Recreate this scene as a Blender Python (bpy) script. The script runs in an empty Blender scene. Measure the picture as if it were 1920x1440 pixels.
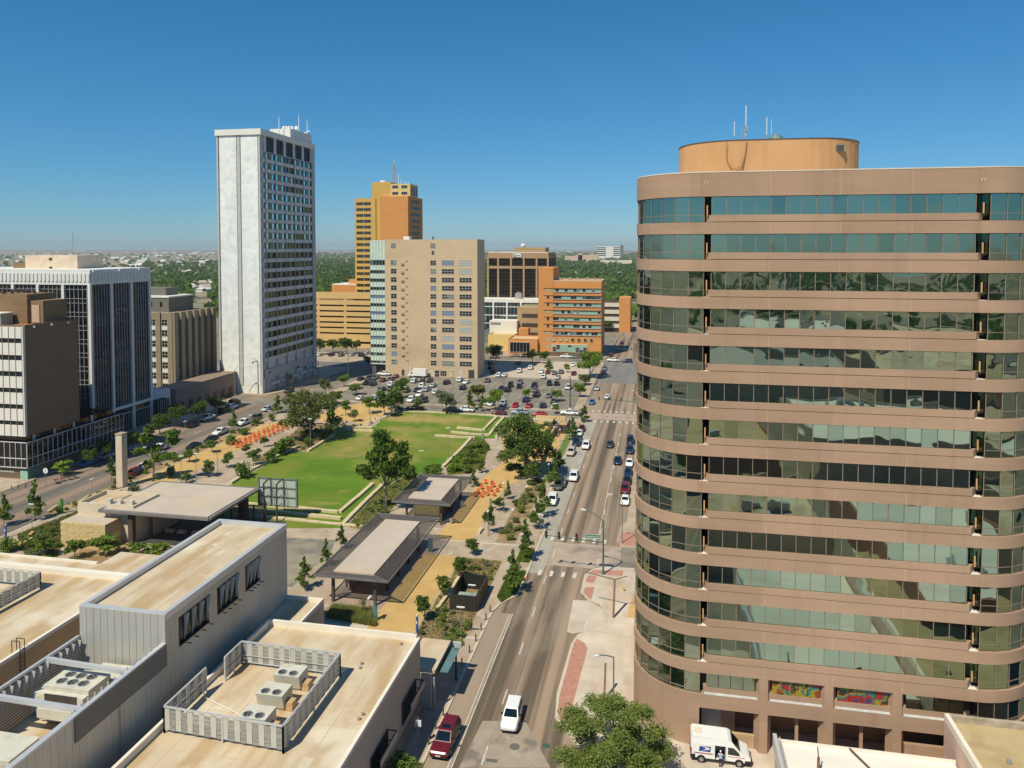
import bpy, math, random
import numpy as np
from mathutils import Matrix, Vector
R = math.radians
rnd = random.Random(7)
sc = bpy.context.scene
COL = sc.collection
# ---------------------------------------------------------------- camera
CAM_H, YAW, PITCH, FPX = 53.0, R(11.1), R(2.3), 1400.0
CX, CY = 960.0, 464 + FPX * math.tan(PITCH)
cam = bpy.data.objects.new('camera', bpy.data.cameras.new('camera'))
COL.objects.link(cam)
cam.location = (0, 0, CAM_H)
cam.rotation_euler = (R(90) - PITCH, 0, YAW)
cam.data.sensor_width = 36
cam.data.lens = 36 * FPX / 1920
cam.data.shift_y = -(720 - CY) / 1920          # rising-front lens, keeps the verticals upright
cam.data.clip_end = 30000
sc.camera = cam
# ---------------------------------------------------------------- sky and sun
SUN_EL, SUN_AZ = R(54), R(206)                 # azimuth clockwise from +Y
w = bpy.data.worlds.new('World'); sc.world = w; w.use_nodes = True
nt = w.node_tree; nt.nodes.clear()
sky = nt.nodes.new('ShaderNodeTexSky'); sky.sky_type = 'NISHITA'; sky.sun_disc = False
sky.sun_elevation = SUN_EL; sky.sun_rotation = SUN_AZ
sky.altitude = 0; sky.air_density = 1.0; sky.dust_density = 0.0; sky.ozone_density = 0.6
bg = nt.nodes.new('ShaderNodeBackground'); bg.inputs[1].default_value = 0.085
wo = nt.nodes.new('ShaderNodeOutputWorld')
sp_ = nt.nodes.new('ShaderNodeSeparateColor'); cb_ = nt.nodes.new('ShaderNodeCombineColor'); nt.links.new(sky.outputs[0], sp_.inputs[0])
for k_, (g_, a_) in enumerate(((1.31, .386), (.86, .607), (.84, .91))):   # a tone curve per channel over the whole dome: the deep clear blue of the photograph
    p1 = nt.nodes.new('ShaderNodeMath'); p1.operation = 'POWER'; p1.inputs[1].default_value = g_; nt.links.new(sp_.outputs[k_], p1.inputs[0])
    p2 = nt.nodes.new('ShaderNodeMath'); p2.operation = 'MULTIPLY'; p2.inputs[1].default_value = a_ * .085 ** (g_ - 1); nt.links.new(p1.outputs[0], p2.inputs[0]); nt.links.new(p2.outputs[0], cb_.inputs[k_])
nt.links.new(cb_.outputs[0], bg.inputs[0])
nt.links.new(bg.outputs[0], wo.inputs[0])
sl = bpy.data.lights.new('sun', 'SUN'); sl.energy = 4.5; sl.angle = R(0.5); sl.color = (1, 0.945, 0.75)
sun = bpy.data.objects.new('sun', sl); COL.objects.link(sun)
sd = Vector((math.sin(SUN_AZ) * math.cos(SUN_EL), math.cos(SUN_AZ) * math.cos(SUN_EL), math.sin(SUN_EL)))
sun.rotation_euler = sd.to_track_quat('Z', 'Y').to_euler(); sun.location = sd * 400
sc.view_settings.view_transform = 'Standard'; sc.view_settings.look = 'None'
sc.view_settings.exposure = 0.12; sc.view_settings.gamma = 1; sc.view_settings.use_curve_mapping = False
sc.render.engine = 'CYCLES'
cy = sc.cycles
cy.use_denoising = True; cy.max_bounces = 6; cy.diffuse_bounces = 4; cy.glossy_bounces = 3; cy.transmission_bounces = 4
cy.volume_bounces = 0; cy.transparent_max_bounces = 8; cy.caustics_reflective = False; cy.caustics_refractive = False
cy.sample_clamp_indirect = 6; cy.use_adaptive_sampling = True; cy.adaptive_threshold = 0.01
# ---------------------------------------------------------------- survey helpers: a sight line of the photograph meets a plane of the place
_fw = np.array([-math.sin(YAW) * math.cos(PITCH), math.cos(YAW) * math.cos(PITCH), -math.sin(PITCH)])
_rt = np.array([math.cos(YAW), math.sin(YAW), 0.0]); _up = np.cross(_rt, _fw)
def _ray(px, py): return _fw + _rt * ((px - CX) / FPX) + _up * ((CY - py) / FPX)
def at(px, py, z=0.0):
    r = _ray(px, py); t = (z - CAM_H) / r[2]; return (float(r[0] * t), float(r[1] * t))
def aty(px, py, y):
    r = _ray(px, py); t = y / r[1]; return (float(r[0] * t), float(CAM_H + r[2] * t))
def scr(x, y, z=0.0):
    v = np.array([x, y, z - CAM_H]); d = float(v @ _fw)
    return (CX + FPX * float(v @ _rt) / d, CY - FPX * float(v @ _up) / d, d)
def poly(pts, z=0.0): return [at(a, b, z) for a, b in pts]
# ---------------------------------------------------------------- materials
MATS = {}
def M(name, col, rough=0.8, var=0.12, scale=0.5, bump=0.0, metal=0.0, spec=0.3, col2=None, stretch=(1, 1, 1), detail=4, bscale=None):
    """principled surface whose colour drifts between two tones over world position"""
    if name in MATS: return MATS[name]
    m = bpy.data.materials.new(name); m.use_nodes = True; MATS[name] = m
    n = m.node_tree.nodes; L = m.node_tree.links
    b = n['Principled BSDF']
    b.inputs['Roughness'].default_value = rough; b.inputs['Metallic'].default_value = metal
    b.inputs['Specular IOR Level'].default_value = spec
    c = np.array(col, float)
    if var or col2 is not None:
        g = n.new('ShaderNodeNewGeometry')
        mp = n.new('ShaderNodeMapping'); mp.inputs['Scale'].default_value = stretch
        L.new(g.outputs['Position'], mp.inputs[0])
        t = n.new('ShaderNodeTexNoise'); t.inputs['Scale'].default_value = scale; t.inputs['Detail'].default_value = detail
        t.inputs['Roughness'].default_value = 0.62
        L.new(mp.outputs[0], t.inputs[0])
        r = n.new('ShaderNodeValToRGB')
        lo = c * (1 - var); hi = c * (1 + var) if col2 is None else np.array(col2, float)
        if col2 is not None: lo = c
        r.color_ramp.elements[0].position = 0.32; r.color_ramp.elements[1].position = 0.68
        r.color_ramp.elements[0].color = (*lo, 1); r.color_ramp.elements[1].color = (*np.clip(hi, 0, 1), 1)
        L.new(t.outputs[0], r.inputs[0]); L.new(r.outputs[0], b.inputs['Base Color'])
        if bump:
            bp = n.new('ShaderNodeBump'); bp.inputs['Strength'].default_value = bump; bp.inputs['Distance'].default_value = 0.05
            if bscale:
                t2 = n.new('ShaderNodeTexNoise'); t2.inputs['Scale'].default_value = bscale; L.new(g.outputs['Position'], t2.inputs[0])
                L.new(t2.outputs[0], bp.inputs['Height'])
            else: L.new(t.outputs[0], bp.inputs['Height'])
            L.new(bp.outputs[0], b.inputs['Normal'])
    else: b.inputs['Base Color'].default_value = (*c, 1)
    return m
def overlay(m, col, scale, lo, hi, stretch=(1, 1, 1), amount=1.0):
    """stains / wear: a second colour where another noise is high"""
    n = m.node_tree.nodes; L = m.node_tree.links; b = n['Principled BSDF']
    src = b.inputs['Base Color'].links[0].from_socket
    g = n.new('ShaderNodeNewGeometry'); mp = n.new('ShaderNodeMapping'); mp.inputs['Scale'].default_value = stretch
    mp.inputs['Location'].default_value = (scale * 3.1, 7.7, 2.2)
    L.new(g.outputs['Position'], mp.inputs[0])
    t = n.new('ShaderNodeTexNoise'); t.inputs['Scale'].default_value = scale; t.inputs['Detail'].default_value = 5
    L.new(mp.outputs[0], t.inputs[0])
    r = n.new('ShaderNodeMapRange'); r.inputs[1].default_value = lo; r.inputs[2].default_value = hi; r.inputs[4].default_value = amount
    L.new(t.outputs[0], r.inputs[0])
    mx = n.new('ShaderNodeMix'); mx.data_type = 'RGBA'; mx.inputs[7].default_value = (*col, 1)
    L.new(r.outputs[0], mx.inputs[0]); L.new(src, mx.inputs[6]); L.new(mx.outputs[2], b.inputs['Base Color'])
    return m
def cells(m, size, amount, seed=0):
    # slab by slab tone differences of a panelled wall
    n = m.node_tree.nodes; L = m.node_tree.links; b = n['Principled BSDF']; src = b.inputs['Base Color'].links[0].from_socket
    g = n.new('ShaderNodeNewGeometry'); mp = n.new('ShaderNodeMapping'); mp.inputs['Scale'].default_value = tuple(1 / s for s in size); mp.inputs['Location'].default_value = (.37 + seed, .23, .11); L.new(g.outputs['Position'], mp.inputs[0])
    fl = n.new('ShaderNodeVectorMath'); fl.operation = 'FLOOR'; L.new(mp.outputs[0], fl.inputs[0]); wn = n.new('ShaderNodeTexWhiteNoise'); L.new(fl.outputs[0], wn.inputs['Vector'])
    r = n.new('ShaderNodeMapRange'); r.inputs[3].default_value = 1 - amount; r.inputs[4].default_value = 1 + amount * .5; L.new(wn.outputs['Value'], r.inputs[0])
    mx = n.new('ShaderNodeVectorMath'); mx.operation = 'SCALE'; L.new(src, mx.inputs[0]); L.new(r.outputs[0], mx.inputs['Scale']); L.new(mx.outputs[0], b.inputs['Base Color']); return m
def glass(name, tint=(0.36, 0.45, 0.42), dark=(0.012, 0.02, 0.018), refl=0.45, wave=0.0, wscale=0.35, rough=0.015):
    """coated window glass: dark body under a tinted mirror coat, panes slightly bowed"""
    if name in MATS: return MATS[name]
    m = bpy.data.materials.new(name); m.use_nodes = True; MATS[name] = m
    n = m.node_tree.nodes; L = m.node_tree.links; n.clear()
    o = n.new('ShaderNodeOutputMaterial'); mx = n.new('ShaderNodeMixShader')
    d = n.new('ShaderNodeBsdfDiffuse'); d.inputs[0].default_value = (*dark, 1)
    g = n.new('ShaderNodeBsdfGlossy'); g.inputs[0].default_value = (*tint, 1); g.inputs['Roughness'].default_value = rough
    f = n.new('ShaderNodeFresnel'); f.inputs[0].default_value = 1.5
    a = n.new('ShaderNodeMath'); a.operation = 'MULTIPLY_ADD'; a.use_clamp = True
    a.inputs[1].default_value = 1 - refl; a.inputs[2].default_value = refl
    L.new(f.outputs[0], a.inputs[0]); L.new(a.outputs[0], mx.inputs[0]); L.new(d.outputs[0], mx.inputs[1]); L.new(g.outputs[0], mx.inputs[2])
    if wave:
        p = n.new('ShaderNodeNewGeometry'); oi = n.new('ShaderNodeObjectInfo')
        t = n.new('ShaderNodeTexNoise'); t.noise_dimensions = '4D'; t.inputs['Scale'].default_value = wscale; t.inputs['Detail'].default_value = 1.5
        L.new(p.outputs['Position'], t.inputs['Vector'])
        q = n.new('ShaderNodeMath'); q.operation = 'MULTIPLY'; q.inputs[1].default_value = 0.6
        L.new(oi.outputs['Random'], q.inputs[0]); L.new(q.outputs[0], t.inputs['W'])
        bp = n.new('ShaderNodeBump'); bp.inputs['Strength'].default_value = 1.0; bp.inputs['Distance'].default_value = wave
        L.new(t.outputs[0], bp.inputs['Height']); L.new(bp.outputs[0], g.inputs['Normal'])
    L.new(mx.outputs[0], o.inputs[0])
    return m
def leafmat(name, a, b):
    if name in MATS: return MATS[name]
    m = bpy.data.materials.new(name); m.use_nodes = True; MATS[name] = m
    n = m.node_tree.nodes; L = m.node_tree.links; n.clear()
    o = n.new('ShaderNodeOutputMaterial')
    g = n.new('ShaderNodeNewGeometry'); t = n.new('ShaderNodeTexNoise'); t.inputs['Scale'].default_value = 1.1; t.inputs['Detail'].default_value = 5
    t.inputs['Roughness'].default_value = 0.75
    L.new(g.outputs['Position'], t.inputs[0])
    oi = n.new('ShaderNodeObjectInfo'); ad = n.new('ShaderNodeMath'); ad.operation = 'MULTIPLY_ADD'; ad.inputs[1].default_value = 0.16
    L.new(oi.outputs['Random'], ad.inputs[0]); L.new(t.outputs[0], ad.inputs[2])
    r = n.new('ShaderNodeValToRGB'); r.color_ramp.elements[0].position = 0.4; r.color_ramp.elements[1].position = 0.75
    r.color_ramp.elements[0].color = (*a, 1); r.color_ramp.elements[1].color = (*b, 1)
    L.new(ad.outputs[0], r.inputs[0])
    d = n.new('ShaderNodeBsdfDiffuse'); tr = n.new('ShaderNodeBsdfTranslucent'); mx = n.new('ShaderNodeMixShader'); mx.inputs[0].default_value = 0.35
    L.new(r.outputs[0], d.inputs[0]); L.new(r.outputs[0], tr.inputs[0]); L.new(d.outputs[0], mx.inputs[1]); L.new(tr.outputs[0], mx.inputs[2])
    L.new(mx.outputs[0], o.inputs[0])
    return m
# ---------------------------------------------------------------- mesh builder
class MB:
    def __init__(s): s.v = []; s.f = []; s.mi = []; s.cur = 0
    def mat(s, i): s.cur = i; return s
    def face(s, pts):
        k = len(s.v); s.v += [tuple(p) for p in pts]; s.f.append(tuple(range(k, k + len(pts)))); s.mi.append(s.cur); return s
    def box(s, x0, y0, z0, x1, y1, z1):
        if x0 > x1: x0, x1 = x1, x0
        if y0 > y1: y0, y1 = y1, y0
        if z0 > z1: z0, z1 = z1, z0
        k = len(s.v)
        s.v += [(x0, y0, z0), (x1, y0, z0), (x1, y1, z0), (x0, y1, z0), (x0, y0, z1), (x1, y0, z1), (x1, y1, z1), (x0, y1, z1)]
        for q in ((0, 3, 2, 1), (4, 5, 6, 7), (0, 1, 5, 4), (1, 2, 6, 5), (2, 3, 7, 6), (3, 0, 4, 7)):
            s.f.append(tuple(k + i for i in q)); s.mi.append(s.cur)
        return s
    def prism(s, pts, z0, z1, cap=True):
        a = sum(pts[i][0] * pts[(i + 1) % len(pts)][1] - pts[(i + 1) % len(pts)][0] * pts[i][1] for i in range(len(pts)))
        if a < 0: pts = pts[::-1]
        k = len(s.v); n = len(pts)
        s.v += [(p[0], p[1], z0) for p in pts] + [(p[0], p[1], z1) for p in pts]
        for i in range(n):
            j = (i + 1) % n; s.f.append((k + i, k + j, k + n + j, k + n + i)); s.mi.append(s.cur)
        if cap:
            s.f.append(tuple(range(k + n, k + 2 * n))); s.mi.append(s.cur)
            s.f.append(tuple(range(k + n - 1, k - 1, -1))); s.mi.append(s.cur)
        return s
    def flat(s, pts, z):
        a = sum(pts[i][0] * pts[(i + 1) % len(pts)][1] - pts[(i + 1) % len(pts)][0] * pts[i][1] for i in range(len(pts)))
        if a < 0: pts = pts[::-1]
        return s.face([(p[0], p[1], z) for p in pts])
    def bar(s, p, q, w, h=None):
        p = Vector(p); q = Vector(q); h = h or w; d = (q - p).normalized()
        u = Vector((0, 0, 1)) if abs(d.z) < 0.95 else Vector((0, 1, 0))
        a = d.cross(u).normalized() * (w / 2); b = a.cross(d).normalized() * (h / 2)
        k = len(s.v)
        for c in (p, q): s.v += [tuple(c - a - b), tuple(c + a - b), tuple(c + a + b), tuple(c - a + b)]
        for f in ((0, 1, 2, 3), (7, 6, 5, 4), (0, 4, 5, 1), (1, 5, 6, 2), (2, 6, 7, 3), (3, 7, 4, 0)):
            s.f.append(tuple(k + i for i in f)); s.mi.append(s.cur)
        return s
    def tube(s, p, q, r0, r1=None, n=7, cap=True):
        p = Vector(p); q = Vector(q); r1 = r0 if r1 is None else r1; d = (q - p).normalized()
        u = Vector((0, 0, 1)) if abs(d.z) < 0.95 else Vector((1, 0, 0))
        a = d.cross(u).normalized(); b = d.cross(a)
        k = len(s.v)
        for c, r in ((p, r0), (q, r1)):
            for i in range(n):
                t = 2 * math.pi * i / n; s.v.append(tuple(c + a * (r * math.cos(t)) + b * (r * math.sin(t))))
        for i in range(n):
            j = (i + 1) % n; s.f.append((k + i, k + j, k + n + j, k + n + i)); s.mi.append(s.cur)
        if cap:
            s.f.append(tuple(range(k + n - 1, k - 1, -1))); s.f.append(tuple(range(k + n, k + 2 * n))); s.mi += [s.cur] * 2
        return s
    def path(s, pts, r0, r1=None, n=6):
        r1 = r0 if r1 is None else r1; m = len(pts) - 1
        for i in range(m): s.tube(pts[i], pts[i + 1], r0 + (r1 - r0) * i / m, r0 + (r1 - r0) * (i + 1) / m, n)
        return s
    def mesh(s, name, mats, smooth=False):
        me = bpy.data.meshes.new(name); me.from_pydata(s.v, [], s.f)
        for m in (mats if isinstance(mats, (list, tuple)) else [mats]): me.materials.append(m)
        if any(s.mi): me.polygons.foreach_set('material_index', s.mi)
        if smooth: me.polygons.foreach_set('use_smooth', [True] * len(s.f))
        me.update(); return me
    def build(s, name, mats, parent=None, smooth=False, **kw): return ob(name, s.mesh(name, mats, smooth), parent, **kw)
WORLD = {}
def ob(name, me, parent=None, loc=None, rz=0.0, **kw):
    o = bpy.data.objects.new(name, me); COL.objects.link(o)
    if parent is not None:
        o.parent = parent
        if loc is None and parent.name in WORLD: o.location = -Vector(WORLD[parent.name])
    if loc is not None:
        o.location = loc
        if parent is not None and parent.name in WORLD: o.location = Vector(loc) - Vector(WORLD[parent.name])
    if rz: o.rotation_euler = (0, 0, rz)
    for k, v in kw.items(): o[k] = v
    return o
def tag(o, label, cat, group=None):
    o['label'] = label; o['category'] = cat
    if group: o['group'] = group
    return o
def thing(name, label, cat, loc=(0, 0, 0), rz=0.0, group=None, world=False):
    """an empty at the base; world=True: its parts are written in place coordinates"""
    o = bpy.data.objects.new(name, None); COL.objects.link(o); o.location = loc; o.rotation_euler = (0, 0, rz); o.empty_display_size = 0.3
    if world: WORLD[o.name] = loc
    return tag(o, label, cat, group)
def struct(name, mb, mat, smooth=False):
    o = mb.build(name, mat, smooth=smooth); o['kind'] = 'structure'; return o
def copy_thing(root, loc, rz=0.0, label=None, scale=1.0, group=None):
    r = root.copy(); COL.objects.link(r); r.location = loc; r.rotation_euler = (0, 0, rz)
    r.scale = (scale,) * 3 if not isinstance(scale, tuple) else scale
    if label: r['label'] = label
    if group: r['group'] = group
    for c in root.children:
        d = c.copy(); COL.objects.link(d); d.parent = r
        for e in c.children:
            g = e.copy(); COL.objects.link(g); g.parent = d
    return r
ORD = ['first', 'second', 'third', 'fourth', 'fifth', 'sixth', 'seventh', 'eighth', 'ninth', 'tenth', 'eleventh', 'twelfth', 'thirteenth', 'fourteenth', 'fifteenth',
       'sixteenth', 'seventeenth', 'eighteenth', 'nineteenth', 'twentieth']
def ordn(i):
    if i < 20: return ORD[i]
    t = ['twenty', 'thirty', 'forty', 'fifty', 'sixty', 'seventy', 'eighty', 'ninety'][(i + 1) // 10 - 2]
    return (t + '-' + ORD[(i + 1) % 10 - 1]) if (i + 1) % 10 else t[:-1] + 'ieth'
def place_labels(items, how='left'):
    """items: (object, plain description). Things alike get their place among their equals as one sees them in the photograph"""
    d = {}
    for o, s in items: d.setdefault(s, []).append(o)
    for s, os in d.items():
        if len(os) == 1: os[0]['label'] = s; continue
        key = (lambda o: scr(*o.location)[0]) if how == 'left' else (lambda o: scr(*o.location)[2])
        os.sort(key=key); n = len(os)
        a, b, c = (('leftmost', 'rightmost', 'from the left') if how == 'left' else ('nearest', 'farthest', 'from the camera'))
        for i, o in enumerate(os):
            p = a if i == 0 else b if i == n - 1 else ordn(i) + ' ' + c
            w_ = s.split(); room = 16 - len(p.split()); o['label'] = ' '.join(w_[:room]).rstrip(',') + ', ' + p
# ================================================================ materials of the place
m_earth = overlay(M('dry_earth', (0.27, 0.2, 0.12), 0.95, col2=(0.36, 0.29, 0.19), scale=0.012), (0.1, 0.13, 0.05), 0.008, 0.5, 0.6, amount=0.7)
m_asph = overlay(M('grey_asphalt', (0.19, 0.162, 0.128), 0.9, col2=(0.275, 0.237, 0.19), scale=0.25, bump=0.15, bscale=8), (0.13, 0.12, 0.11), 0.12, 0.52, 0.68, amount=0.7)
m_street = overlay(overlay(M('brown_street', (0.29, 0.205, 0.142), 0.85, col2=(0.37, 0.27, 0.195), scale=1.0, stretch=(0.5, 0.02, 1), bump=0.1, bscale=6),
                   (0.105, 0.08, 0.056), 1.0, 0.44, 0.6, stretch=(0.62, 0.009, 1), amount=0.92), (0.34, 0.27, 0.2), 0.16, 0.54, 0.66, stretch=(1, .3, 1), amount=0.5)
m_lane = overlay(M('grey_parking_lane', (0.33, 0.295, 0.245), 0.9, col2=(0.42, 0.375, 0.31), scale=0.5, stretch=(0.7, 0.08, 1)), (0.23, 0.21, 0.18), 0.3, 0.52, 0.7, amount=0.6)
m_lstreet = overlay(M('left_street', (0.115, 0.1, 0.085), 0.85, col2=(0.19, 0.163, 0.137), scale=1.0, stretch=(0.4, 0.02, 1)), (0.31, 0.21, 0.155), 1.0, 0.48, 0.6, stretch=(0.28, 0.004, 1), amount=0.85)
m_conc = overlay(overlay(M('plaza_concrete', (0.39, 0.295, 0.21), 0.9, col2=(0.48, 0.375, 0.28), scale=0.3, bump=0.05), (0.31, 0.235, 0.17), 0.12, 0.46, 0.62, amount=0.6), (0.54, 0.44, 0.34), 0.5, .56, .66, amount=.6)
m_white_conc = overlay(M('new_concrete', (0.52, 0.43, 0.345), 0.85, col2=(0.64, 0.55, 0.455), scale=0.25), (0.42, 0.31, 0.22), 0.3, 0.48, 0.66, stretch=(1, 0.3, 1), amount=0.6)
cells(m_conc, (2.4, 2.4, 99), .07); cells(m_white_conc, (2.9, 2.9, 99), .09)
m_gold = overlay(M('gold_gravel', (0.5, 0.31, 0.11), 0.95, col2=(0.58, 0.38, 0.155), scale=0.4, bump=0.2, bscale=12), (0.42, 0.27, 0.11), 0.1, 0.5, 0.7, amount=0.6)
m_lawn = overlay(overlay(M('mown_lawn', (0.07, 0.15, 0.006), 0.95, col2=(0.125, 0.21, 0.012), scale=0.13, stretch=(.5, 1.1, 1), bump=0.4, bscale=5),
                 (0.22, 0.21, 0.03), 0.06, 0.46, 0.62, amount=0.55), (0.3, 0.22, 0.075), 0.2, 0.6, 0.7, amount=0.6)
m_grass = M('kerb_grass', (0.09, 0.15, 0.025), 0.95, col2=(0.16, 0.21, 0.05), scale=0.6, bump=0.4, bscale=6)
m_mulch = overlay(M('mulch', (0.2, 0.125, 0.065), 0.95, col2=(0.33, 0.23, 0.12), scale=0.7, bump=0.3, bscale=5), (0.42, 0.29, 0.13), 0.25, 0.52, 0.66)
m_paver = overlay(M('red_paver', (0.42, 0.2, 0.145), 0.85, col2=(0.5, 0.255, 0.19), scale=1.2), (0.36, 0.17, 0.12), 2.5, 0.5, 0.6, amount=0.5)
m_paint = M('road_paint', (0.72, 0.68, 0.6), 0.7, col2=(0.5, 0.43, 0.36), scale=1.5)
m_stone = M('limestone', (0.55, 0.42, 0.25), 0.9, col2=(0.66, 0.54, 0.36), scale=0.9, bump=0.2)
m_kerb = M('kerb_concrete', (0.55, 0.47, 0.38), 0.9, var=0.1, scale=0.6)
# ================================================================ ground, streets, pavements
g = MB(); S = 14000
g.flat([(-S, -2500), (S, -2500), (S, S), (-S, S)], -0.02); struct('ground', g, m_earth)
def sheet(name, pts, z, m): return struct(name, MB().flat(pts, z), m)
def rect(x0, y0, x1, y1): return [(x0, y0), (x1, y0), (x1, y1), (x0, y1)]
def slab(name, pts, z0, z1, m): return struct(name, MB().prism(pts, z0, z1), m)
city = rect(-420, -420, 300, 620)
sheet('town_ground', city, 0.0, m_asph)
sheet('main_street', rect(-24, -420, -6.0, 1600), 0.012, m_street)
sheet('left_street', [(-139, -420), (-118, -420), (-118, 200), (-126, 232), (-131, 262), (-131, 1500), (-150, 1500), (-148, 262), (-142, 220)], 0.010, m_lstreet)
sheet('cross_street', rect(-142, 228.4, -24.0, 238.5), 0.014, m_asph)
sheet('cross_street_crossing', rect(-24, 229, -6, 238), 0.018, M('crossing_brick', (0.36, 0.25, 0.19), 0.85, col2=(0.46, 0.35, 0.27), scale=1, stretch=(0.5, 0.06, 1)))
sheet('side_street', rect(-6.0, 122.8, 160, 131.0), 0.014, m_asph)
sheet('side_street_crossing', rect(-20.4, 121.5, -6, 131.5), 0.02, overlay(M('worn_crossing', (0.36, 0.27, 0.21), 0.85, col2=(0.46, 0.36, 0.28), scale=0.4), (0.25, 0.21, 0.18), 0.25, 0.5, 0.62))
sheet('far_cross_street', rect(-150, 346, 150, 356), 0.014, m_asph)
sheet('garage_street', rect(-300, 309, -117, 322), 0.016, M('street_dark', (0.16, 0.15, 0.14), 0.9, var=0.15, scale=0.2))
sheet('far_street_tarmac', rect(-23.5, 292, -6.5, 345), 0.018, M('street_new', (0.2, 0.185, 0.17), 0.9, var=0.15, scale=0.3, stretch=(1, 0.08, 1)))
sheet('parking_lane', rect(-22.6, 118, -18.1, 228), 0.022, m_lane)
sheet('parking_lane_near', rect(-23.4, 40, -20.4, 104), 0.022, M('pink_lane', (0.3, 0.225, 0.165), 0.85, col2=(0.36, 0.275, 0.205), scale=0.3, stretch=(1, 0.2, 1)))
sheet('road_patch', [at(905, 1352), at(985, 1352), at(1032, 1440), at(860, 1440)], 0.024, overlay(M('patched_road', (0.3, 0.245, 0.195), 0.9, col2=(0.4, 0.32, 0.25), scale=0.5), (0.2, 0.17, 0.14), 0.35, 0.52, 0.62))
# painted marks: each dash a piece
mk = thing('lane_markings', 'white dashes and edge lines painted on the main street', 'road marking', (-17.4, 130, 0.02), world=True)
dash = MB().box(-0.07, -1.5, 0, 0.07, 1.5, 0.006).mesh('lane_dash', m_paint)
for k in range(13): ob('lane_dash', dash, mk, (-17.4, 74 + k * 10.5 + rnd.uniform(-.3, .3), 0.026))
for k in range(3): ob('lane_dash', dash, mk, (-9.6, 103 + k * 10.5, 0.026))
for k in range(8): ob('lane_dash', dash, mk, (-10.2, 138 + k * 10.5, 0.026))
MB().box(-20.36, 40, 0.026, -20.24, 104, 0.032).build('edge_line', m_paint, mk)
MB().box(-20.75, 40, 0.026, -20.66, 104, 0.032).build('edge_line', m_paint, mk)
MB().box(-10.5, 134, 0.026, -10.38, 226, 0.032).build('edge_line', m_paint, mk)
xb = MB().box(-0.28, -1.0, 0, 0.28, 1.0, 0.006).mesh('crossing_bar', m_paint)
for y in (118.4, 133.2):
    for k in range(6): ob('crossing_bar', xb, mk, (-18.6 + k * 1.9, y, 0.026))
for y in (226.6, 240.6):
    for k in range(8): ob('crossing_bar', xb, mk, (-20.5 + k * 1.9, y, 0.026))
lm = thing('left_street_markings', 'white dashes painted down the street on the left', 'road marking', (-128.5, 160, 0.02), world=True)
ldash = MB().box(-0.1, -1.6, 0, 0.1, 1.6, 0.006).mesh('lane_dash', m_paint)
for k in range(8): ob('lane_dash', ldash, lm, (-129.5, 122 + k * 11.5, 0.02))
# paved blocks
park_edge = [(-23.4, 40), (-23.4, 104), (-22.8, 106.5), (-20.7, 110), (-20.5, 137), (-22.7, 141), (-22.7, 212), (-20.9, 216), (-20.9, 225), (-23, 227.6),
             (-112, 227.6), (-117, 226), (-119.3, 205), (-119.0, 160), (-117.6, 125), (-117.2, 40)]
slab('park_pavement', park_edge, 0.0, 0.14, m_conc)
kb = MB()
for i in range(len(park_edge) - 1):
    a = Vector((*park_edge[i], 0)); b = Vector((*park_edge[i + 1], 0)); kb.bar(a + Vector((0, 0, .075)), b + Vector((0, 0, .075)), 0.34, 0.158)
struct('kerb', kb, m_kerb)
rb = [(-2.4, 60), (-4.5, 70), (-8.6, 78.2), (-10.9, 81.4), (-11.3, 86), (-10.9, 97.4), (-10.3, 100.0), (-9.0, 101.2), (-6.5, 102.6), (-6.4, 106.5), (-8.2, 109.4), (-9.9, 110.4), (-11.2, 112.6),
      (-11.2, 118.4), (-10.2, 121), (-8.2, 122.4), (-2.4, 122.6), (40, 122.6), (40, 60)]
slab('tower_pavement', rb, 0.0, 0.13, m_white_conc)
rk = MB()
for i in range(1, 16):
    a = Vector((*rb[i], .07)); b = Vector((*rb[i + 1], .07)); rk.bar(a, b, 0.3, 0.146)
struct('tower_kerb', rk, m_kerb)
sheet('driveway', [(-11.2, 100.2), (-6.4, 102.7), (-6.4, 107), (-10, 110.2), (-12.2, 110), (-12, 100.5)], 0.03, m_white_conc)
sheet('tower_walk_tan', rect(-4.1, 75, -2.4, 86), 0.136, m_conc)
sheet('tower_walk_strip', [(-4, 106), (-2.4, 106), (-2.4, 113), (-3.4, 113)], 0.136, m_gold)
nb = [(-6.3, 131.3), (-6.9, 134), (-6.7, 141), (-5.6, 144), (-5.6, 228), (-2, 228), (60, 228), (60, 131.3)]
slab('far_tower_pavement', nb, 0.0, 0.13, m_conc)
pv = thing('brick_paving', 'red brick paving panels set in the pale pavement of the tower corner', 'paving', (-9, 95, .13), world=True)
for pts in ([(1079, 1196), (1096, 1205), (1102, 1215), (1066, 1350), (1060, 1356), (1050, 1345), (1042, 1330)], [(1103, 1078), (1119, 1080), (1113, 1093), (1098, 1091)],
            [(1098, 1101), (1115, 1100), (1108, 1127), (1092, 1115)], [(1109, 1068), (1169, 1070), (1167, 1080), (1122, 1076), (1105, 1074)]):
    MB().flat(poly(pts, .137), .137).build('paving_panel', m_paver, pv)
MB().flat([(-6.6, 132.2), (-6.6, 138), (-3, 138), (-3, 132.2)], .137).build('paving_panel', m_paver, pv)
for bx, by in ((963, 990), (980, 1081)):
    x, y = at(bx, by, .14); MB().box(x - .7, y - .7, .14, x + .7, y + .7, .15).build('paving_panel', M('tactile_red', (0.5, 0.1, 0.08), 0.8), pv)
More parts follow.
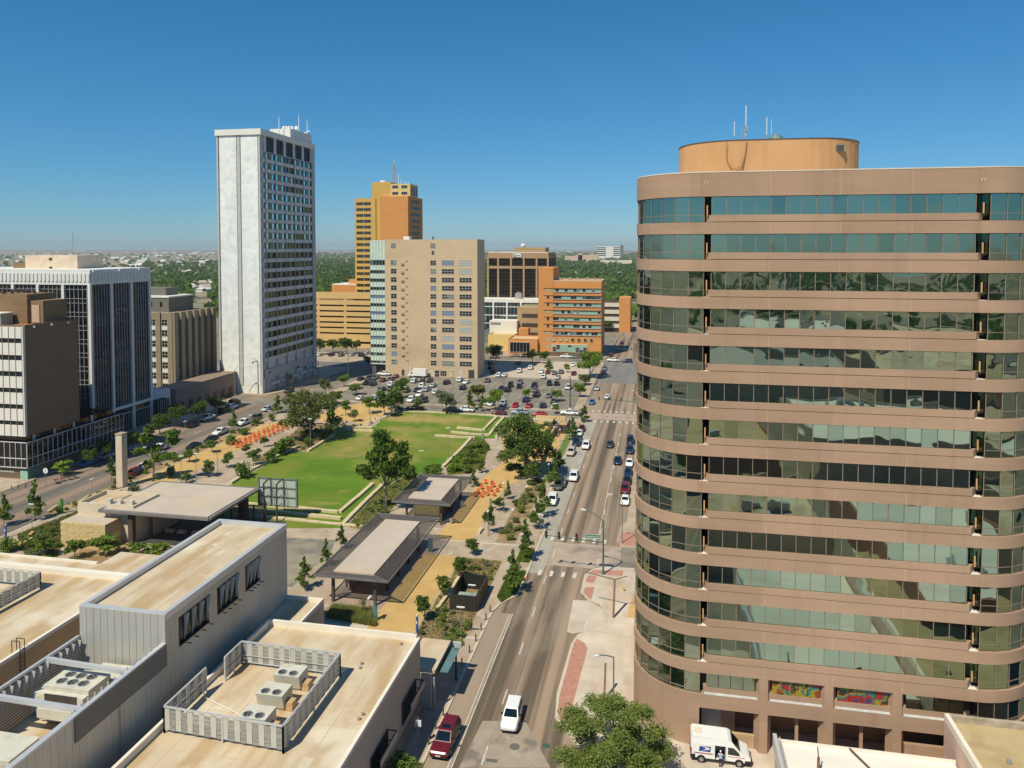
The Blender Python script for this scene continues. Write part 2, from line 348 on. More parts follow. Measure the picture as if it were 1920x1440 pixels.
# ------------------------------------------------ park surfaces
def worn(m, spots, col):
    # bare patches of trodden grass, each with its own place and size
    n = m.node_tree.nodes; L = m.node_tree.links; b = n['Principled BSDF']; g = n.new('ShaderNodeNewGeometry'); t = n.new('ShaderNodeTexNoise'); t.inputs['Scale'].default_value = .22; t.inputs['Detail'].default_value = 6; L.new(g.outputs['Position'], t.inputs[0])
    for x, y, rx, ry, am in spots:
        mp = n.new('ShaderNodeMapping'); mp.vector_type = 'POINT'; mp.inputs['Scale'].default_value = (1 / rx, 1 / ry, 0); mp.inputs['Location'].default_value = (-x / rx, -y / ry, 0); L.new(g.outputs['Position'], mp.inputs[0])
        ln = n.new('ShaderNodeVectorMath'); ln.operation = 'LENGTH'; L.new(mp.outputs[0], ln.inputs[0]); ad = n.new('ShaderNodeMath'); ad.operation = 'MULTIPLY_ADD'; ad.inputs[1].default_value = -2.4; L.new(t.outputs[0], ad.inputs[0]); L.new(ln.outputs['Value'], ad.inputs[2])
        r = n.new('ShaderNodeMapRange'); r.inputs[1].default_value = -.75; r.inputs[2].default_value = .15; r.inputs[3].default_value = am; r.inputs[4].default_value = 0; L.new(ad.outputs[0], r.inputs[0])
        src = b.inputs['Base Color'].links[0].from_socket; mx = n.new('ShaderNodeMix'); mx.data_type = 'RGBA'; mx.inputs[7].default_value = (*col, 1); L.new(r.outputs[0], mx.inputs[0]); L.new(src, mx.inputs[6]); L.new(mx.outputs[2], b.inputs['Base Color'])
worn(m_lawn, [(*at(a, c), rx, ry, am) for a, c, rx, ry, am in ((760, 785, 10, 5, .75), (830, 788, 12, 5, .7), (760, 806, 8, 4, .5), (700, 830, 9, 8, .45), (730, 860, 8, 6, .45), (800, 830, 10, 8, .3), (640, 850, 10, 5, .35), (612, 945, 3, 1.4, .5), (680, 812, 5, 3, .5))], (.4, .27, .1))
def gp(name, pts, z, m): return sheet(name, poly(pts, z), z, m)
sheet('gold_path', rect(-39.4, 92, -32.7, 121.6), 0.150, m_gold)
sheet('gold_path_far', [(-39.4, 128.6), (-32.7, 128.6), (-32.7, 160), (-30, 166), (-26, 170), (-26, 184), (-36.5, 184), (-38.6, 170), (-39.4, 160)], 0.150, m_gold)
sheet('promenade_gold', [(-115.4, 148), (-107.4, 148), (-107.2, 205), (-115.4, 205)], 0.150, m_gold)
gp('play_gravel', [(598, 792), (640, 786), (690, 797), (742, 770), (700, 752), (640, 762), (600, 776)], 0.152, m_gold)
sheet('oak_gravel', [(-38, 184), (-26, 184), (-25.5, 204), (-25.8, 222), (-42, 222), (-42, 200)], 0.152, m_gold)
lawn_px = [(395, 990), (643, 990), (712, 915), (757, 893), (800, 893), (832, 877), (886, 822), (928, 822), (962, 784), (850, 775), (747, 772), (722, 782), (700, 801), (640, 802), (577, 847), (537, 847), (505, 868), (430, 910)]
lawn = poly(lawn_px, .154)
# gently mounded grass surface
def inside(p, pl):
    c = False; n = len(pl); x, y = p
    for i in range(n):
        x1, y1 = pl[i]; x2, y2 = pl[(i + 1) % n]
        if (y1 > y) != (y2 > y) and x < (x2 - x1) * (y - y1) / (y2 - y1) + x1: c = not c
    return c
struct('lawn', MB().flat(lawn, .154), m_lawn)
beds = [('oak_bed', [(492, 872), (537, 845), (577, 846), (632, 812), (645, 801), (600, 796), (560, 803), (520, 838), (480, 862)]),
        ('tree_bed', [(650, 988), (714, 918), (760, 895), (802, 895), (760, 925), (742, 948), (692, 996)]),
        ('shrub_bed', [(836, 880), (890, 823), (906, 824), (918, 838), (906, 872), (882, 888), (840, 892)]),
        ('street_bed', [(31, 1004), (137, 963), (215, 926), (262, 925), (190, 962), (122, 1000), (108, 1046), (50, 1050)]),
        ('corner_bed', [(120, 1050), (200, 1000), (260, 1030), (300, 1060), (150, 1062)])]
for k, (nm, pts) in enumerate(beds): gp(nm, pts, .156 + .002 * k, m_mulch)
sheet('strip_bed', rect(-32.4, 92, -25.4, 121.6), .156, m_mulch)
sheet('strip_bed_far', rect(-28.4, 129, -24.8, 166), .158, m_mulch)
sheet('kerb_bed', [(-119, 125), (-116.4, 125), (-116, 200), (-117.5, 212), (-119.1, 205)], .158, m_mulch)
sheet('kerb_grass_plot', [(-22.6, 106.8), (-20.9, 110.2), (-20.8, 118), (-23.4, 118), (-23.6, 108.5)], .158, m_grass)
sheet('kerb_grass_plot_far', rect(-23.2, 121.5, -20.9, 127), .158, m_grass)
sheet('wall_grass', rect(-25.2, 166, -23.4, 208), .160, m_grass)
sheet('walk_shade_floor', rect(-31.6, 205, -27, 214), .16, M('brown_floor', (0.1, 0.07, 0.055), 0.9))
gp('worn_slab', [(541, 1008), (630, 1012), (618, 1040), (590, 1062), (548, 1100), (500, 1100), (500, 1010)], .146, overlay(M('worn_slab_grey', (.22, .19, .14), .9, col2=(.34, .285, .21), scale=.3), (.17, .165, .14), .2, .48, .62))
for k, y in enumerate((96, 128, 133.2)): sheet('paving_band', rect(-60, y, -23.8, y + .5), .147, m_white_conc)
# ------------------------------------------------ parking lot
lot_px = [(600, 742), (1098, 748), (1134, 690), (1120, 668), (925, 668), (905, 705), (893, 714), (694, 703), (640, 735)]
sheet('parking_lot', [(-113, 239), (-27.4, 239), (-27.4, 344), (-77, 344), (-77, 292), (-70, 290), (-112, 290)], .018, m_asph)
slab('lot_kerb_walk', [(-113, 238.5), (-27, 238.5), (-27, 241), (-113, 241)], 0, .13, m_conc)
slab('lot_side_walk', [(-27, 238.5), (-24, 240), (-24, 344), (-27, 344)], 0, .135, m_conc)
slab('lot_front_walk', [(-118, 241), (-113, 241), (-113, 290), (-118, 290)], 0, .13, m_conc)
sheet('lot_upper_paving', rect(-76, 297, -28, 343), .022, M('lot_concrete', (0.46, 0.37, 0.28), 0.9, col2=(0.53, 0.44, 0.34), scale=0.15))
ll = thing('lot_markings', 'thin white bay lines painted on the car park', 'road marking', (-70, 265, .02), world=True)
lmb = MB().box(-0.06, -2.6, 0, 0.06, 2.6, 0.006).mesh('bay_line', m_paint)
for y in (247, 259, 264.2, 276, 281.2):
    for k in range(28): ob('bay_line', lmb, ll, (-110 + k * 2.8, y, .026))
for y in (305, 320):
    for k in range(15): ob('bay_line', lmb, ll, (-72 + k * 2.8, y, .03))
# left-hand pavements under the towers
slab('left_pavement', [(-190, 60), (-139.2, 60), (-139.2, 190), (-142, 215), (-148, 243), (-190, 243)], 0, .14, m_conc)
slab('white_tower_pavement', [(-175, 244), (-137.5, 244), (-132, 262), (-132, 309), (-175, 309)], 0, .14, m_conc)
slab('orange_pavement', [(-82, 356.5), (-24.5, 356.5), (-24.5, 392), (-82, 392)], 0, .13, m_conc)
sheet('hotel_lot', rect(-170, 322, -118, 352), .02, m_conc)
# ================================================================ curved brown office tower
m_tbrown = M('tower_cladding', (0.365, 0.236, 0.157), 0.85, col2=(0.41, 0.268, 0.182), scale=0.5, stretch=(0.35, 0.35, 2.6), bump=0.03)
overlay(m_tbrown, (0.45, 0.285, 0.2), 0.09, 0.46, 0.62, amount=0.7); overlay(m_tbrown, (0.29, 0.18, 0.115), 0.9, 0.55, 0.75, stretch=(1, 1, .05), amount=0.45)
cells(m_tbrown, (6.6, 99, 3.86), .07)
m_tjoint = M('tower_joint', (0.5, 0.34, 0.22), 0.85, var=0.05)
m_tdark = M('tower_recess', (0.07, 0.05, 0.04), 0.9, var=0.2, scale=1)
m_coping = M('pale_coping', (0.68, 0.58, 0.46), 0.8, var=0.08)
m_ledge = M('white_ledge', (0.72, 0.68, 0.62), 0.8, var=0.06)
m_pent = overlay(M('penthouse_stucco', (0.56, 0.3, 0.135), 0.9, col2=(0.64, 0.36, 0.17), scale=0.35, stretch=(1, 1, 0.3)), (0.48, 0.27, 0.14), 0.5, 0.55, 0.75, stretch=(2, 2, .15), amount=0.5)
m_mull = M('bronze_mullion', (0.3, 0.225, 0.165), 0.5, var=0.1, metal=0.3)
g_tower = glass('tower_glass', (0.5, 0.62, 0.51), (0.008, 0.016, 0.013), 0.6, wave=0.06, wscale=0.17)
g_tower_b = glass('tower_glass_bowed', (0.44, 0.57, 0.48), (0.006, 0.012, 0.011), 0.56, wave=0.08, wscale=0.22)
g_tower_c = glass('tower_glass_dark', (0.42, 0.55, 0.46), (0.006, 0.012, 0.011), 0.54, wave=0.035, wscale=0.3)
TW = thing('office_tower', 'brown banded office tower with rounded corners and mirror glass ribbons beside the main street', 'building', (16, 95, 0), world=True)
Y0, XL, XR, RC, YB = 79.6, 4.6, 31.4, 7.06, 112.0
def arc(cx, cy, r, a0, a1, n): return [(cx + r * math.cos(a0 + (a1 - a0) * i / n), cy + r * math.sin(a0 + (a1 - a0) * i / n)) for i in range(n + 1)]
def outline(ins):
    r = RC - ins
    return (arc(XL, Y0 + RC, r, R(180), R(270), 21) + arc(XR, Y0 + RC, r, R(270), R(360), 21)
            + [(XR + r, YB - 4), (XR + r - 4, YB), (XL - r + 4, YB), (XL - r, YB - 4)])
PITCHZ = 3.86
def zt(k): return 58.25 - PITCHZ * k
MB().prism(outline(0), 58.25, 60.7).build('parapet_band', m_tbrown, TW)
cp = MB(); o1 = outline(0.1); n = len(o1)
for i in range(n): cp.bar((*o1[i], 60.75), (*o1[(i + 1) % n], 60.75), 0.26, 0.12)
cp.build('coping', m_coping, TW)
MB().prism(outline(.6), 60.62, 60.72).build('roof', M('tower_roof', (0.5, 0.42, 0.33), 0.9), TW)
band = MB().prism(outline(0), -PITCHZ, -2.65).mesh('spandrel_band', m_tbrown)
PW = (30.1 - 5.35) / 17
fl = MB()   # front sill panel of the flat run, ends chamfered back into the notches
c0, c1 = 4.95, 30.75
fl.prism([(c0 - .15, Y0 + .75), (c0 + .4, Y0), (c1 - .4, Y0), (c1 + .15, Y0 + .75)], -2.59, -1.9)
sill = fl.mesh('sill_panel', m_tbrown)
led = [MB().face([(4.35, Y0 + .02, -2.644), (5.35, Y0 + .02, -2.644), (5.0, Y0 + 1.0, -2.644), (4.6, Y0 + 1.0, -2.644)]).mesh('notch_ledge', m_ledge), MB().face([(30.4, Y0 + .02, -2.644), (31.3, Y0 + .02, -2.644), (31.1, Y0 + 1.0, -2.644), (30.75, Y0 + 1.0, -2.644)]).mesh('notch_ledge', m_ledge)]
core = outline(1.35)
MB().prism(core, 8.12, 58.2).build('glass_core', m_tdark, TW)
pane_f = MB().box(-PW / 2 + .035, 0, -1.9, PW / 2 - .035, .03, -0.05).mesh('pane', g_tower)
pane_f2 = pane_f.copy(); pane_f2.materials[0] = g_tower_b
pane_f3 = pane_f.copy(); pane_f3.materials[0] = g_tower_c
AW = 2 * (RC - .2) * math.sin(R(90 / 7) / 2)
pane_a = MB().box(-AW / 2 + .03, 0, -2.62, AW / 2 - .03, .03, -0.05).mesh('pane', g_tower)
pane_a2 = pane_a.copy(); pane_a2.materials[0] = g_tower_b
mull_f = MB().box(-.035, -.04, -1.9, .035, .02, -.05).mesh('mullion', m_mull)
mull_a = MB().box(-.03, -.04, -2.62, .03, .02, -.05).mesh('mullion', m_mull)
npane = 0; rest = MB()
for k in range(14):
    z = zt(k)
    if k < 13: ob('spandrel_band', band, TW, (0, 0, z), label='brown cladding band')
    if k < 13:
        ob('sill_panel', sill, TW, (0, 0, z)); ob('notch_ledge', led[0], TW, (0, 0, z)); ob('notch_ledge', led[1], TW, (0, 0, z))
        for i in range(17):
            x = 5.35 + PW * (i + .5)
            rz = rnd.gauss(0, .006)
            ob('pane', (pane_f, pane_f, pane_f2, pane_f3)[rnd.randrange(4)], TW, (x, Y0 + .16, z), rz)
            npane += 1
    # left rounded bay: seven panes on the quarter circle
    for i in range(7):
        a = R(180 + 90 / 7 * (i + .5)); r = (RC - .2) * math.cos(R(90 / 14))
        ob('pane', (pane_a, pane_a2)[rnd.randrange(2)], TW, (XL + r * math.cos(a), Y0 + RC + r * math.sin(a), z), a + R(90) + rnd.gauss(0, .006)); npane += 1
fr = MB()   # frames of the curved bays, joined: nearly a thousand slim bars
for k in range(14):
    z = zt(k)
    if k < 13:
        for i in range(18):
            x = 5.35 + PW * i; fr.box(x - .035, Y0 + .11, z - 1.9, x + .035, Y0 + .19, z - .03)
    for (cx, a0) in ((XL, 180), (XR, 270)):
        r = RC - .17
        P = arc(cx, Y0 + RC, r, R(a0), R(a0 + 90), 7)
        for p in P: fr.bar((*p, z - 2.64), (*p, z - .02), .07)
        for i in range(7): fr.bar((*P[i], z - 1.92), (*P[i + 1], z - 1.92), .05)
    for i in range(5):                       # right rounded bay glass
        a = R(270 + 90 / 7 * (i + .5)); r = (RC - .2) * math.cos(R(90 / 14)); t = (-math.sin(a), math.cos(a)); c = (XR + r * math.cos(a), Y0 + RC + r * math.sin(a)); h = AW / 2 - .03
        rest.face([(c[0] - t[0] * h, c[1] - t[1] * h, z - 2.62), (c[0] + t[0] * h, c[1] + t[1] * h, z - 2.62), (c[0] + t[0] * h, c[1] + t[1] * h, z - .05), (c[0] - t[0] * h, c[1] - t[1] * h, z - .05)])
    # notch cheeks: dark glass running back to a post
    if k < 13:
        for xs in ((4.6, 4.95, 5.3), (30.2, 30.7, 31.25)):
            rest.face([(xs[0], Y0 + .12, z - 2.6), (xs[1], Y0 + 1.1, z - 2.6), (xs[1], Y0 + 1.1, z - .04), (xs[0], Y0 + .12, z - .04)])
            rest.face([(xs[1], Y0 + 1.1, z - 2.6), (xs[2], Y0 + .12, z - 1.95), (xs[2], Y0 + .12, z - .04), (xs[1], Y0 + 1.1, z - .04)])
fr.build('window_framing', m_mull, TW, kind='stuff')
rest.build('corner_glazing', g_tower_b, TW, kind='stuff')
post = MB().box(-.06, -.06, -1.95, .06, .06, -.9).mesh('notch_post', m_pent)
for k in range(13):
    for x in (4.9, 30.8): ob('notch_post', post, TW, (x, Y0 + .22, zt(k)))
for x in (-0.6, 11.1, 17.8, 24.4):
    if x > 0: MB().box(x - .035, Y0 - .012, 58.27, x + .035, Y0, 60.68).build('panel_joint', m_tjoint, TW)
jm = MB().box(-.035, -.012, -PITCHZ + .01, .035, 0, -2.66).mesh('panel_joint', m_tjoint)
for k in range(1, 14):
    for x in (11.1, 17.8, 24.4): ob('panel_joint', jm, TW, (x, Y0, zt(k - 1) - .0))
for q_ in (arc(XL, Y0 + RC, RC - 1.35, R(180), R(270), 21) + [(XL, YB - 1), (XL - RC + .4, YB - 1)], arc(XR, Y0 + RC, RC - 1.35, R(270), R(360), 21) + [(XR + RC - .4, YB - 1), (XR, YB - 1)]): MB().prism(q_, 5.8, 8.12).build('glass_core', m_tdark, TW)
# base: piers, mezzanine openings with mural panels, loading bays
MB().prism(outline(0), 4.32, 5.78).build('base_band', m_tbrown, TW)
left = arc(XL, Y0 + RC, RC, R(180), R(270), 21) + [(4.62, Y0 + 4.2), (4.62, YB), (XL - RC, YB)]
MB().prism(left, 0, 4.32).build('base_wall', m_tbrown, TW)
MB().prism([(30.4, Y0)] + arc(XR, Y0 + RC, RC, R(270), R(360), 12) + [(XR + RC, YB), (30.4, YB)], 0, 4.32).build('base_wall', m_tbrown, TW)
MB().box(4.62, Y0 + 4.2, 0, 30.4, Y0 + 5, 4.32).build('loading_bay_wall', M('bay_wall', (0.2, 0.12, 0.07), 0.9, var=0.15), TW)
MB().box(4.3, Y0 + 1.0, 5.78, 31, Y0 + 1.4, 8.05).build('mezzanine_wall', m_tdark, TW)
pier = MB().prism([(-.42, 0), (.42, 0), (.86, .9), (-.86, .9)], 0, 4.32)
pier.prism([(-.42, 0), (.42, 0), (.86, .9), (-.86, .9)], 5.78, zt(13) - .003)
pm = pier.mesh('pier', m_tbrown)
for x in (11.1, 17.5, 24.0): ob('pier', pm, TW, (x, Y0 + .001, 0))
m_mural = bpy.data.materials.new('mural_paint'); m_mural.use_nodes = True
n_ = m_mural.node_tree.nodes; L_ = m_mural.node_tree.links
g_ = n_.new('ShaderNodeNewGeometry'); v_ = n_.new('ShaderNodeTexVoronoi'); v_.inputs['Scale'].default_value = 1.0; v_.feature = 'SMOOTH_F1'
nz = n_.new('ShaderNodeTexNoise'); nz.inputs['Scale'].default_value = 0.9; mxv = n_.new('ShaderNodeVectorMath'); mxv.operation = 'MULTIPLY_ADD'; mxv.inputs[1].default_value = (1.6, 1.6, 1.6)
L_.new(g_.outputs['Position'], nz.inputs[0]); L_.new(nz.outputs['Color'], mxv.inputs[0]); L_.new(g_.outputs['Position'], mxv.inputs[2]); L_.new(mxv.outputs[0], v_.inputs['Vector'])
cr = n_.new('ShaderNodeValToRGB'); cr.color_ramp.interpolation = 'CONSTANT'
for i, (p, c) in enumerate([(0, (.02, .05, .16)), (.14, (.3, .02, .02)), (.28, (.02, .16, .12)), (.42, (.3, .22, .02)), (.56, (.24, .06, .015)), (.68, (.02, .03, .02)), (.8, (.1, .2, .03)), (.92, (.3, .28, .22))]):
    e = cr.color_ramp.elements[i] if i < 2 else cr.color_ramp.elements.new(p)
    e.position = p; e.color = (*c, 1)
sp = n_.new('ShaderNodeSeparateColor'); L_.new(v_.outputs['Color'], sp.inputs[0]); L_.new(sp.outputs[0], cr.inputs[0]); L_.new(cr.outputs[0], n_['Principled BSDF'].inputs['Base Color'])
for i, (x0, x1) in enumerate(((5.3, 10.3), (11.95, 16.65), (18.35, 23.15), (24.85, 30.2))):
    if i in (1, 2):
        for q in range(4):
            d = (x1 - x0) / 4; MB().box(x0 + d * q + .02, Y0 + .36, 6.45, x0 + d * (q + 1) - .02, Y0 + .42, 8.05).build('mural_panel', m_mural, TW, label='window panel covered with a colourful abstract mural')
    else:
        for q in range(4):
            d = (x1 - x0) / 4; MB().box(x0 + d * q + .03, Y0 + .36, 6.45, x0 + d * (q + 1) - .03, Y0 + .42, 8.05).build('pane', g_tower_b if i == 0 else g_tower_c, TW)
    MB().box(x0 - .3, Y0 + .27, 5.8, x1 + .3, Y0 + .98, 6.44).build('mezzanine_sill', m_tbrown, TW)
    MB().face([(x0 - .2, Y0 + .02, 5.80), (x1 + .2, Y0 + .02, 5.80), (x1 + .2, Y0 + .26, 5.92), (x0 - .2, Y0 + .26, 5.92)]).build('sloping_ledge', M('lead_ledge', (0.45, 0.44, 0.42), 0.7, var=0.15, scale=2), TW)
MB().box(5.0, Y0 + 2.6, 0.0, 7.1, Y0 + 2.7, 4.3).build('roller_door', M('grey_door', (0.5, 0.5, 0.47), 0.6, var=0.06), TW)
MB().box(7.1, Y0 + 2.5, 0.0, 8.5, Y0 + 4.2, 4.3).build('bay_partition', m_tbrown, TW)
MB().prism([(7.0, Y0 + .6), (10.3, Y0 + .6), (10.3, Y0 + 1.0), (7.0, Y0 + 1.0)], 0, 1.5).build('ramp_wall', M('ramp_stucco', (0.5, 0.34, 0.19), 0.9), TW)
MB().box(14.4, Y0 + .8, 0, 14.7, Y0 + 1.1, 4.3).build('bay_post', m_tbrown, TW)
MB().box(20.7, Y0 + .8, 0, 21.0, Y0 + 1.1, 4.3).build('bay_post', m_tbrown, TW)
MB().box(24.9, Y0 + .6, 0, 30.2, Y0 + 1.0, 2.6).build('bay_screen_wall', m_tbrown, TW)
for px, py in ((1324, 343), (1844, 337)):
    x, z = aty(px, py, Y0); s_ = MB().box(x - .16, Y0 - .03, z - .13, x + .16, Y0, z + .13); s_.build('vent_surround', m_coping, TW)
    MB().box(x - .09, Y0 - .04, z - .07, x + .09, Y0 - .028, z + .07).build('vent_hole', m_tdark, TW)
# penthouse drum on the roof
ph = thing('rooftop_drum', 'orange stucco oval plant room standing on the tower roof', 'rooftop room', (12.6, 96, 60.7), world=True)
def oval(e): return arc(9.0, 96, 6.6 + e, R(90), R(270), 20) + arc(16.6, 96, 6.6 + e, R(-90), R(90), 20)
MB().prism(oval(0), 60.72, 65.25).build('drum_wall', m_pent, ph)
MB().prism(oval(.06), 65.25, 65.34).build('drum_coping', M('dark_coping', (0.1, 0.085, 0.075), 0.7), ph)
MB().prism(oval(.03), 61.7, 61.76).build('drum_joint', M('drum_joint', (0.45, 0.25, 0.11), 0.9), ph)
x, z = aty(1572, 277, 90.0)
MB().box(x - .75, 90.15, z - .42, x + .75, 90.4, z + .42).build('louvre_frame', M('louvre_frame', (0.3, 0.27, 0.24), 0.6), ph)
for q in range(5): MB().box(x - .62, 90.08, z - .34 + q * .15, x + .62, 90.2, z - .27 + q * .15).build('louvre_blade', M('louvre', (0.12, 0.11, 0.1), 0.6), ph)
cb = MB(); cb.path([(7.6, 89.25, 65.2), (7.5, 89.25, 63.2), (8.2, 89.25, 61.9), (9.2, 89.25, 62.2), (9.6, 89.25, 63.5), (9.8, 89.25, 65.2)], .035, n=5); cb.path([(9.7, 89.25, 64.2), (9.2, 89.25, 61.0)], .035, n=5)
cb.build('loose_cable', M('cable', (0.25, 0.13, 0.07), 0.9), ph)
m_ant = M('antenna_white', (0.75, 0.75, 0.75), 0.5, var=0)
m_steel = M('galvanised', (0.42, 0.43, 0.44), 0.5, var=0.1, metal=0.5)
def whip(px, y, ptop, zb, r=.055, lbl='', grp='whip antennas on the tower roof'):
    x, z1 = aty(px, ptop, y)
    a = thing('whip_antenna', lbl, 'antenna', (x, y, zb), world=True, group=grp)
    MB().tube((x, y, zb), (x, y, zb + .8), r * .8, n=6).build('mount', m_steel, a)
    MB().tube((x, y, zb + .75), (x, y, z1), r, r * .8, n=6).build('rod', m_ant, a)
whip(1377, 92, 228, 65.4, lbl='short white whip antenna at the left end of the drum roof')
whip(1399, 92, 198, 65.4, .07, lbl='tallest white whip antenna on the drum roof, beside a small mast')
whip(1438, 92, 219, 65.4, .06, lbl='white whip antenna right of the tallest, next to the thin one')
whip(1446.5, 92, 223, 65.4, .03, lbl='thinnest white whip antenna, beside the green rooftop unit')
x, z1 = aty(1393, 240, 92); a = thing('antenna_mast', 'small lattice mast with equipment box beside the tallest whip antenna', 'mast', (x, 92, 65.4), world=True)
m_ = MB()
for s_ in (-.15, .15): m_.bar((x + s_ * 2, 92, 65.4), (x + s_, 92, z1), .06)
for q in range(5): m_.bar((x - .2, 92, 65.6 + q * .35), (x + .2, 92, 65.9 + q * .35), .04)
m_.build('mast_frame', m_steel, a); MB().box(x + .25, 91.8, 66.6, x + .55, 92.1, 67.3).build('equipment_box', m_steel, a)
x, _ = aty(1455, 255, 93); a = thing('rooftop_unit', 'green domed fan unit on the drum roof', 'vent', (x, 93, 65.4), world=True)
MB().prism(arc(x, 93, .75, 0, R(345), 12), 65.4, 66.1).build('housing', M('green_unit', (0.3, 0.42, 0.36), 0.5), a); MB().prism(arc(x, 93, .4, 0, R(345), 12), 66.1, 66.35).build('cap', m_steel, a)
# ================================================================ generic facade pieces
g_dark = glass('dark_glass', (0.35, 0.4, 0.45), (0.012, 0.012, 0.014), 0.12, rough=0.03)
g_black = glass('smoked_glass', (0.22, 0.2, 0.19), (0.008, 0.007, 0.007), 0.22, wave=0.02, wscale=0.3)
g_blind = M('window_blinds', (0.42, 0.46, 0.42), 0.5, var=0.15, scale=2)
g_blue = M('blue_blinds', (0.16, 0.22, 0.38), 0.35, var=0.15, scale=2)
g_olive = M('olive_curtain', (0.16, 0.15, 0.04), 0.4, col2=(0.27, 0.24, 0.07), scale=1.2)
g_sky = glass('sky_glass', (0.62, 0.82, 0.85), (0.03, 0.06, 0.06), 0.7, rough=0.03)
g_green = M('green_blinds', (0.27, 0.48, 0.36), 0.4, var=0.15, scale=2)
m_wframe = M('window_frame', (0.45, 0.42, 0.38), 0.6, var=0)
m_wdark = M('dark_frame', (0.06, 0.055, 0.05), 0.5, var=0)
def window_mesh(w, h, nx, ny, gl, fm=None, t=.12, name='window', fw=.1):
    """frame, glazing bars and glass of one window, facing -Y, base centre at the origin"""
    b = MB(); b.mat(1).face([(-w / 2, -.01, 0), (w / 2, -.01, 0), (w / 2, -.01, h), (-w / 2, -.01, h)])
    b.mat(0)
    for i in range(nx + 1):
        x = -w / 2 + w * i / nx; b.box(x - fw / 2, -t, 0, x + fw / 2, 0, h)
    for j in range(ny + 1):
        z = h * j / ny; b.box(-w / 2, -t * .9, z - fw / 2, w / 2, 0, z + fw / 2)
    return b.mesh(name, [fm or m_wframe, gl])
def on_face(me, parent, x, y, z, side='front', name='window', **kw):
    return ob(name, me, parent, (x, y, z), 0 if side == 'front' else R(90), **kw)
def bldg(name, label, x, y, cat='building', group=None): return thing(name, label, cat, (x, y, 0), world=True, group=group)
def roofbox(b, x0, y0, x1, y1, zr, zp, t=.3):
    """parapet ring standing on a roof"""
    b.box(x0, y0, zr, x1, y0 + t, zp).box(x0, y1 - t, zr, x1, y1, zp).box(x0, y0 + t, zr, x0 + t, y1 - t, zp).box(x1 - t, y0 + t, zr, x1, y1 - t, zp)
    return b
# ================================================================ white marble tower
m_marble = overlay(M('white_marble', (0.78, 0.78, 0.75), 0.7, col2=(0.86, 0.86, 0.83), scale=0.13, stretch=(1, 1, .6)), (0.5, 0.52, 0.54), 0.35, 0.5, 0.66, stretch=(1.2, 1.2, .8), amount=0.3)
cells(m_marble, (2.1, 9, 1.55), .07); cells(m_marble, (1.05, 9, .78), .06, 3)
m_wcon = M('white_concrete', (0.7, 0.68, 0.62), 0.8, col2=(0.76, 0.74, 0.68), scale=0.3)
m_wgrey = M('grey_pier', (0.48, 0.48, 0.46), 0.8, var=0.08)
X0, X1, YF, YR = -157.0, -139.9, 246.0, 288.6
WT = bldg('marble_tower', 'tall white marble-faced office tower with a banded window side', -148, 267)
MB().box(X0 + .5, YF + .5, 0, X1 - .6, YR - .5, 93.6).build('tower_body', M('tower_body', (0.42, 0.41, 0.4), 0.8, var=0.1), WT)
xa = [X0 + .9, -149.4, -147.6, X1 - 1.1]
for k in range(2):
    a, b_ = xa[2 * k], xa[2 * k + 1]
    MB().box(a, YF, 3, b_, YF + .5, 93.3).build('marble_panel', m_marble, WT)
MB().box(xa[1] + .3, YF - .1, 3, xa[2] - .3, YF + .4, 93.3).build('front_pilaster', m_wgrey, WT)
MB().box(X0 - .1, YF - .2, 0, X0 + .5, YF + .6, 93.3).build('front_pilaster', m_wgrey, WT)
MB().box(X1 - .75, YF - .2, 0, X1 - .1, YF + .6, 93.3).build('front_pilaster', m_wgrey, WT)
MB().box(X0 + .5, YF + .05, 0, X1 - .75, YF + .5, 3).build('base_wall', m_wcon, WT)
MB().box(X0 - .5, YF - .5, 93.3, X1 + .5, YR + .2, 95.4).build('cornice', m_wcon, WT)
MB().box(X0, YF, 95.4, X1, YR, 95.5).build('roof', M('grey_roof', (0.4, 0.38, 0.35), 0.9), WT)
# right-hand window side: five bays by twenty-one storeys
m_band = M('shaded_spandrel', (0.62, 0.6, 0.59), 0.8, var=0.1, scale=.4)
NB, BY0 = 5, YF + 3.2; BW = (YR - 2.6 - BY0) / NB
wv = [window_mesh(BW - .5, 2.15, 3, 1, gl, m_wdark, .15, fw=.14) for gl in (g_sky, g_dark, g_olive)]
for k in range(21):
    z = 85.1 - k * 3.62
    MB().box(X1 - .35, YF + 1.2, z - 1.35, X1 + .0, YR - 2.2, z).build('spandrel', m_band, WT)
    for i in range(NB):
        y = BY0 + BW * (i + .5)
        ob('window', wv[0 if k < 9 + (i < 2) and rnd.random() < .93 else rnd.choice((1, 1, 2))], WT, (X1 - .32, y, z + .04), R(90))
        MB().box(X1 - .33, y - .9, z + .1, X1 - .2, y + .9, z + 2.1).build('curtain', g_olive, WT) if k % 1 == 0 else None
for i in range(NB + 1):
    y = BY0 + BW * i
    MB().box(X1 - .3, y - .14, 8, X1 + .18, y + .14, 87.4).build('mullion_fin', M('fin', (0.4, 0.37, 0.34), 0.7), WT)
MB().box(X1 - .5, YR - 2.5, 0, X1 + .25, YR, 95.3).build('end_pier', m_wgrey, WT)
MB().box(X1 - .6, YF + 1.2, 0, X1 - .5, YR - 2.5, 93.3).build('side_wall', m_band, WT)
for k in range(21):   # white sill ends showing on the front corner
    z = 85.1 - k * 3.62; MB().box(X1 - .1, YF + .9, z - 1.3, X1 + .3, YF + 2.0, z + .1).build('sill_end', m_wcon, WT); MB().box(X0 - .5, YF + .9, z - 1.3, X0 - .1, YF + 2.0, z + .1).build('sill_end', m_wcon, WT)
wt = window_mesh(BW - 2.2, 5.2, 4, 1, g_dark, m_wdark, .2, fw=.16)
for i in range(NB): ob('top_window', wt, WT, (X1 - .45, BY0 + BW * (i + .5), 87.9), R(90))
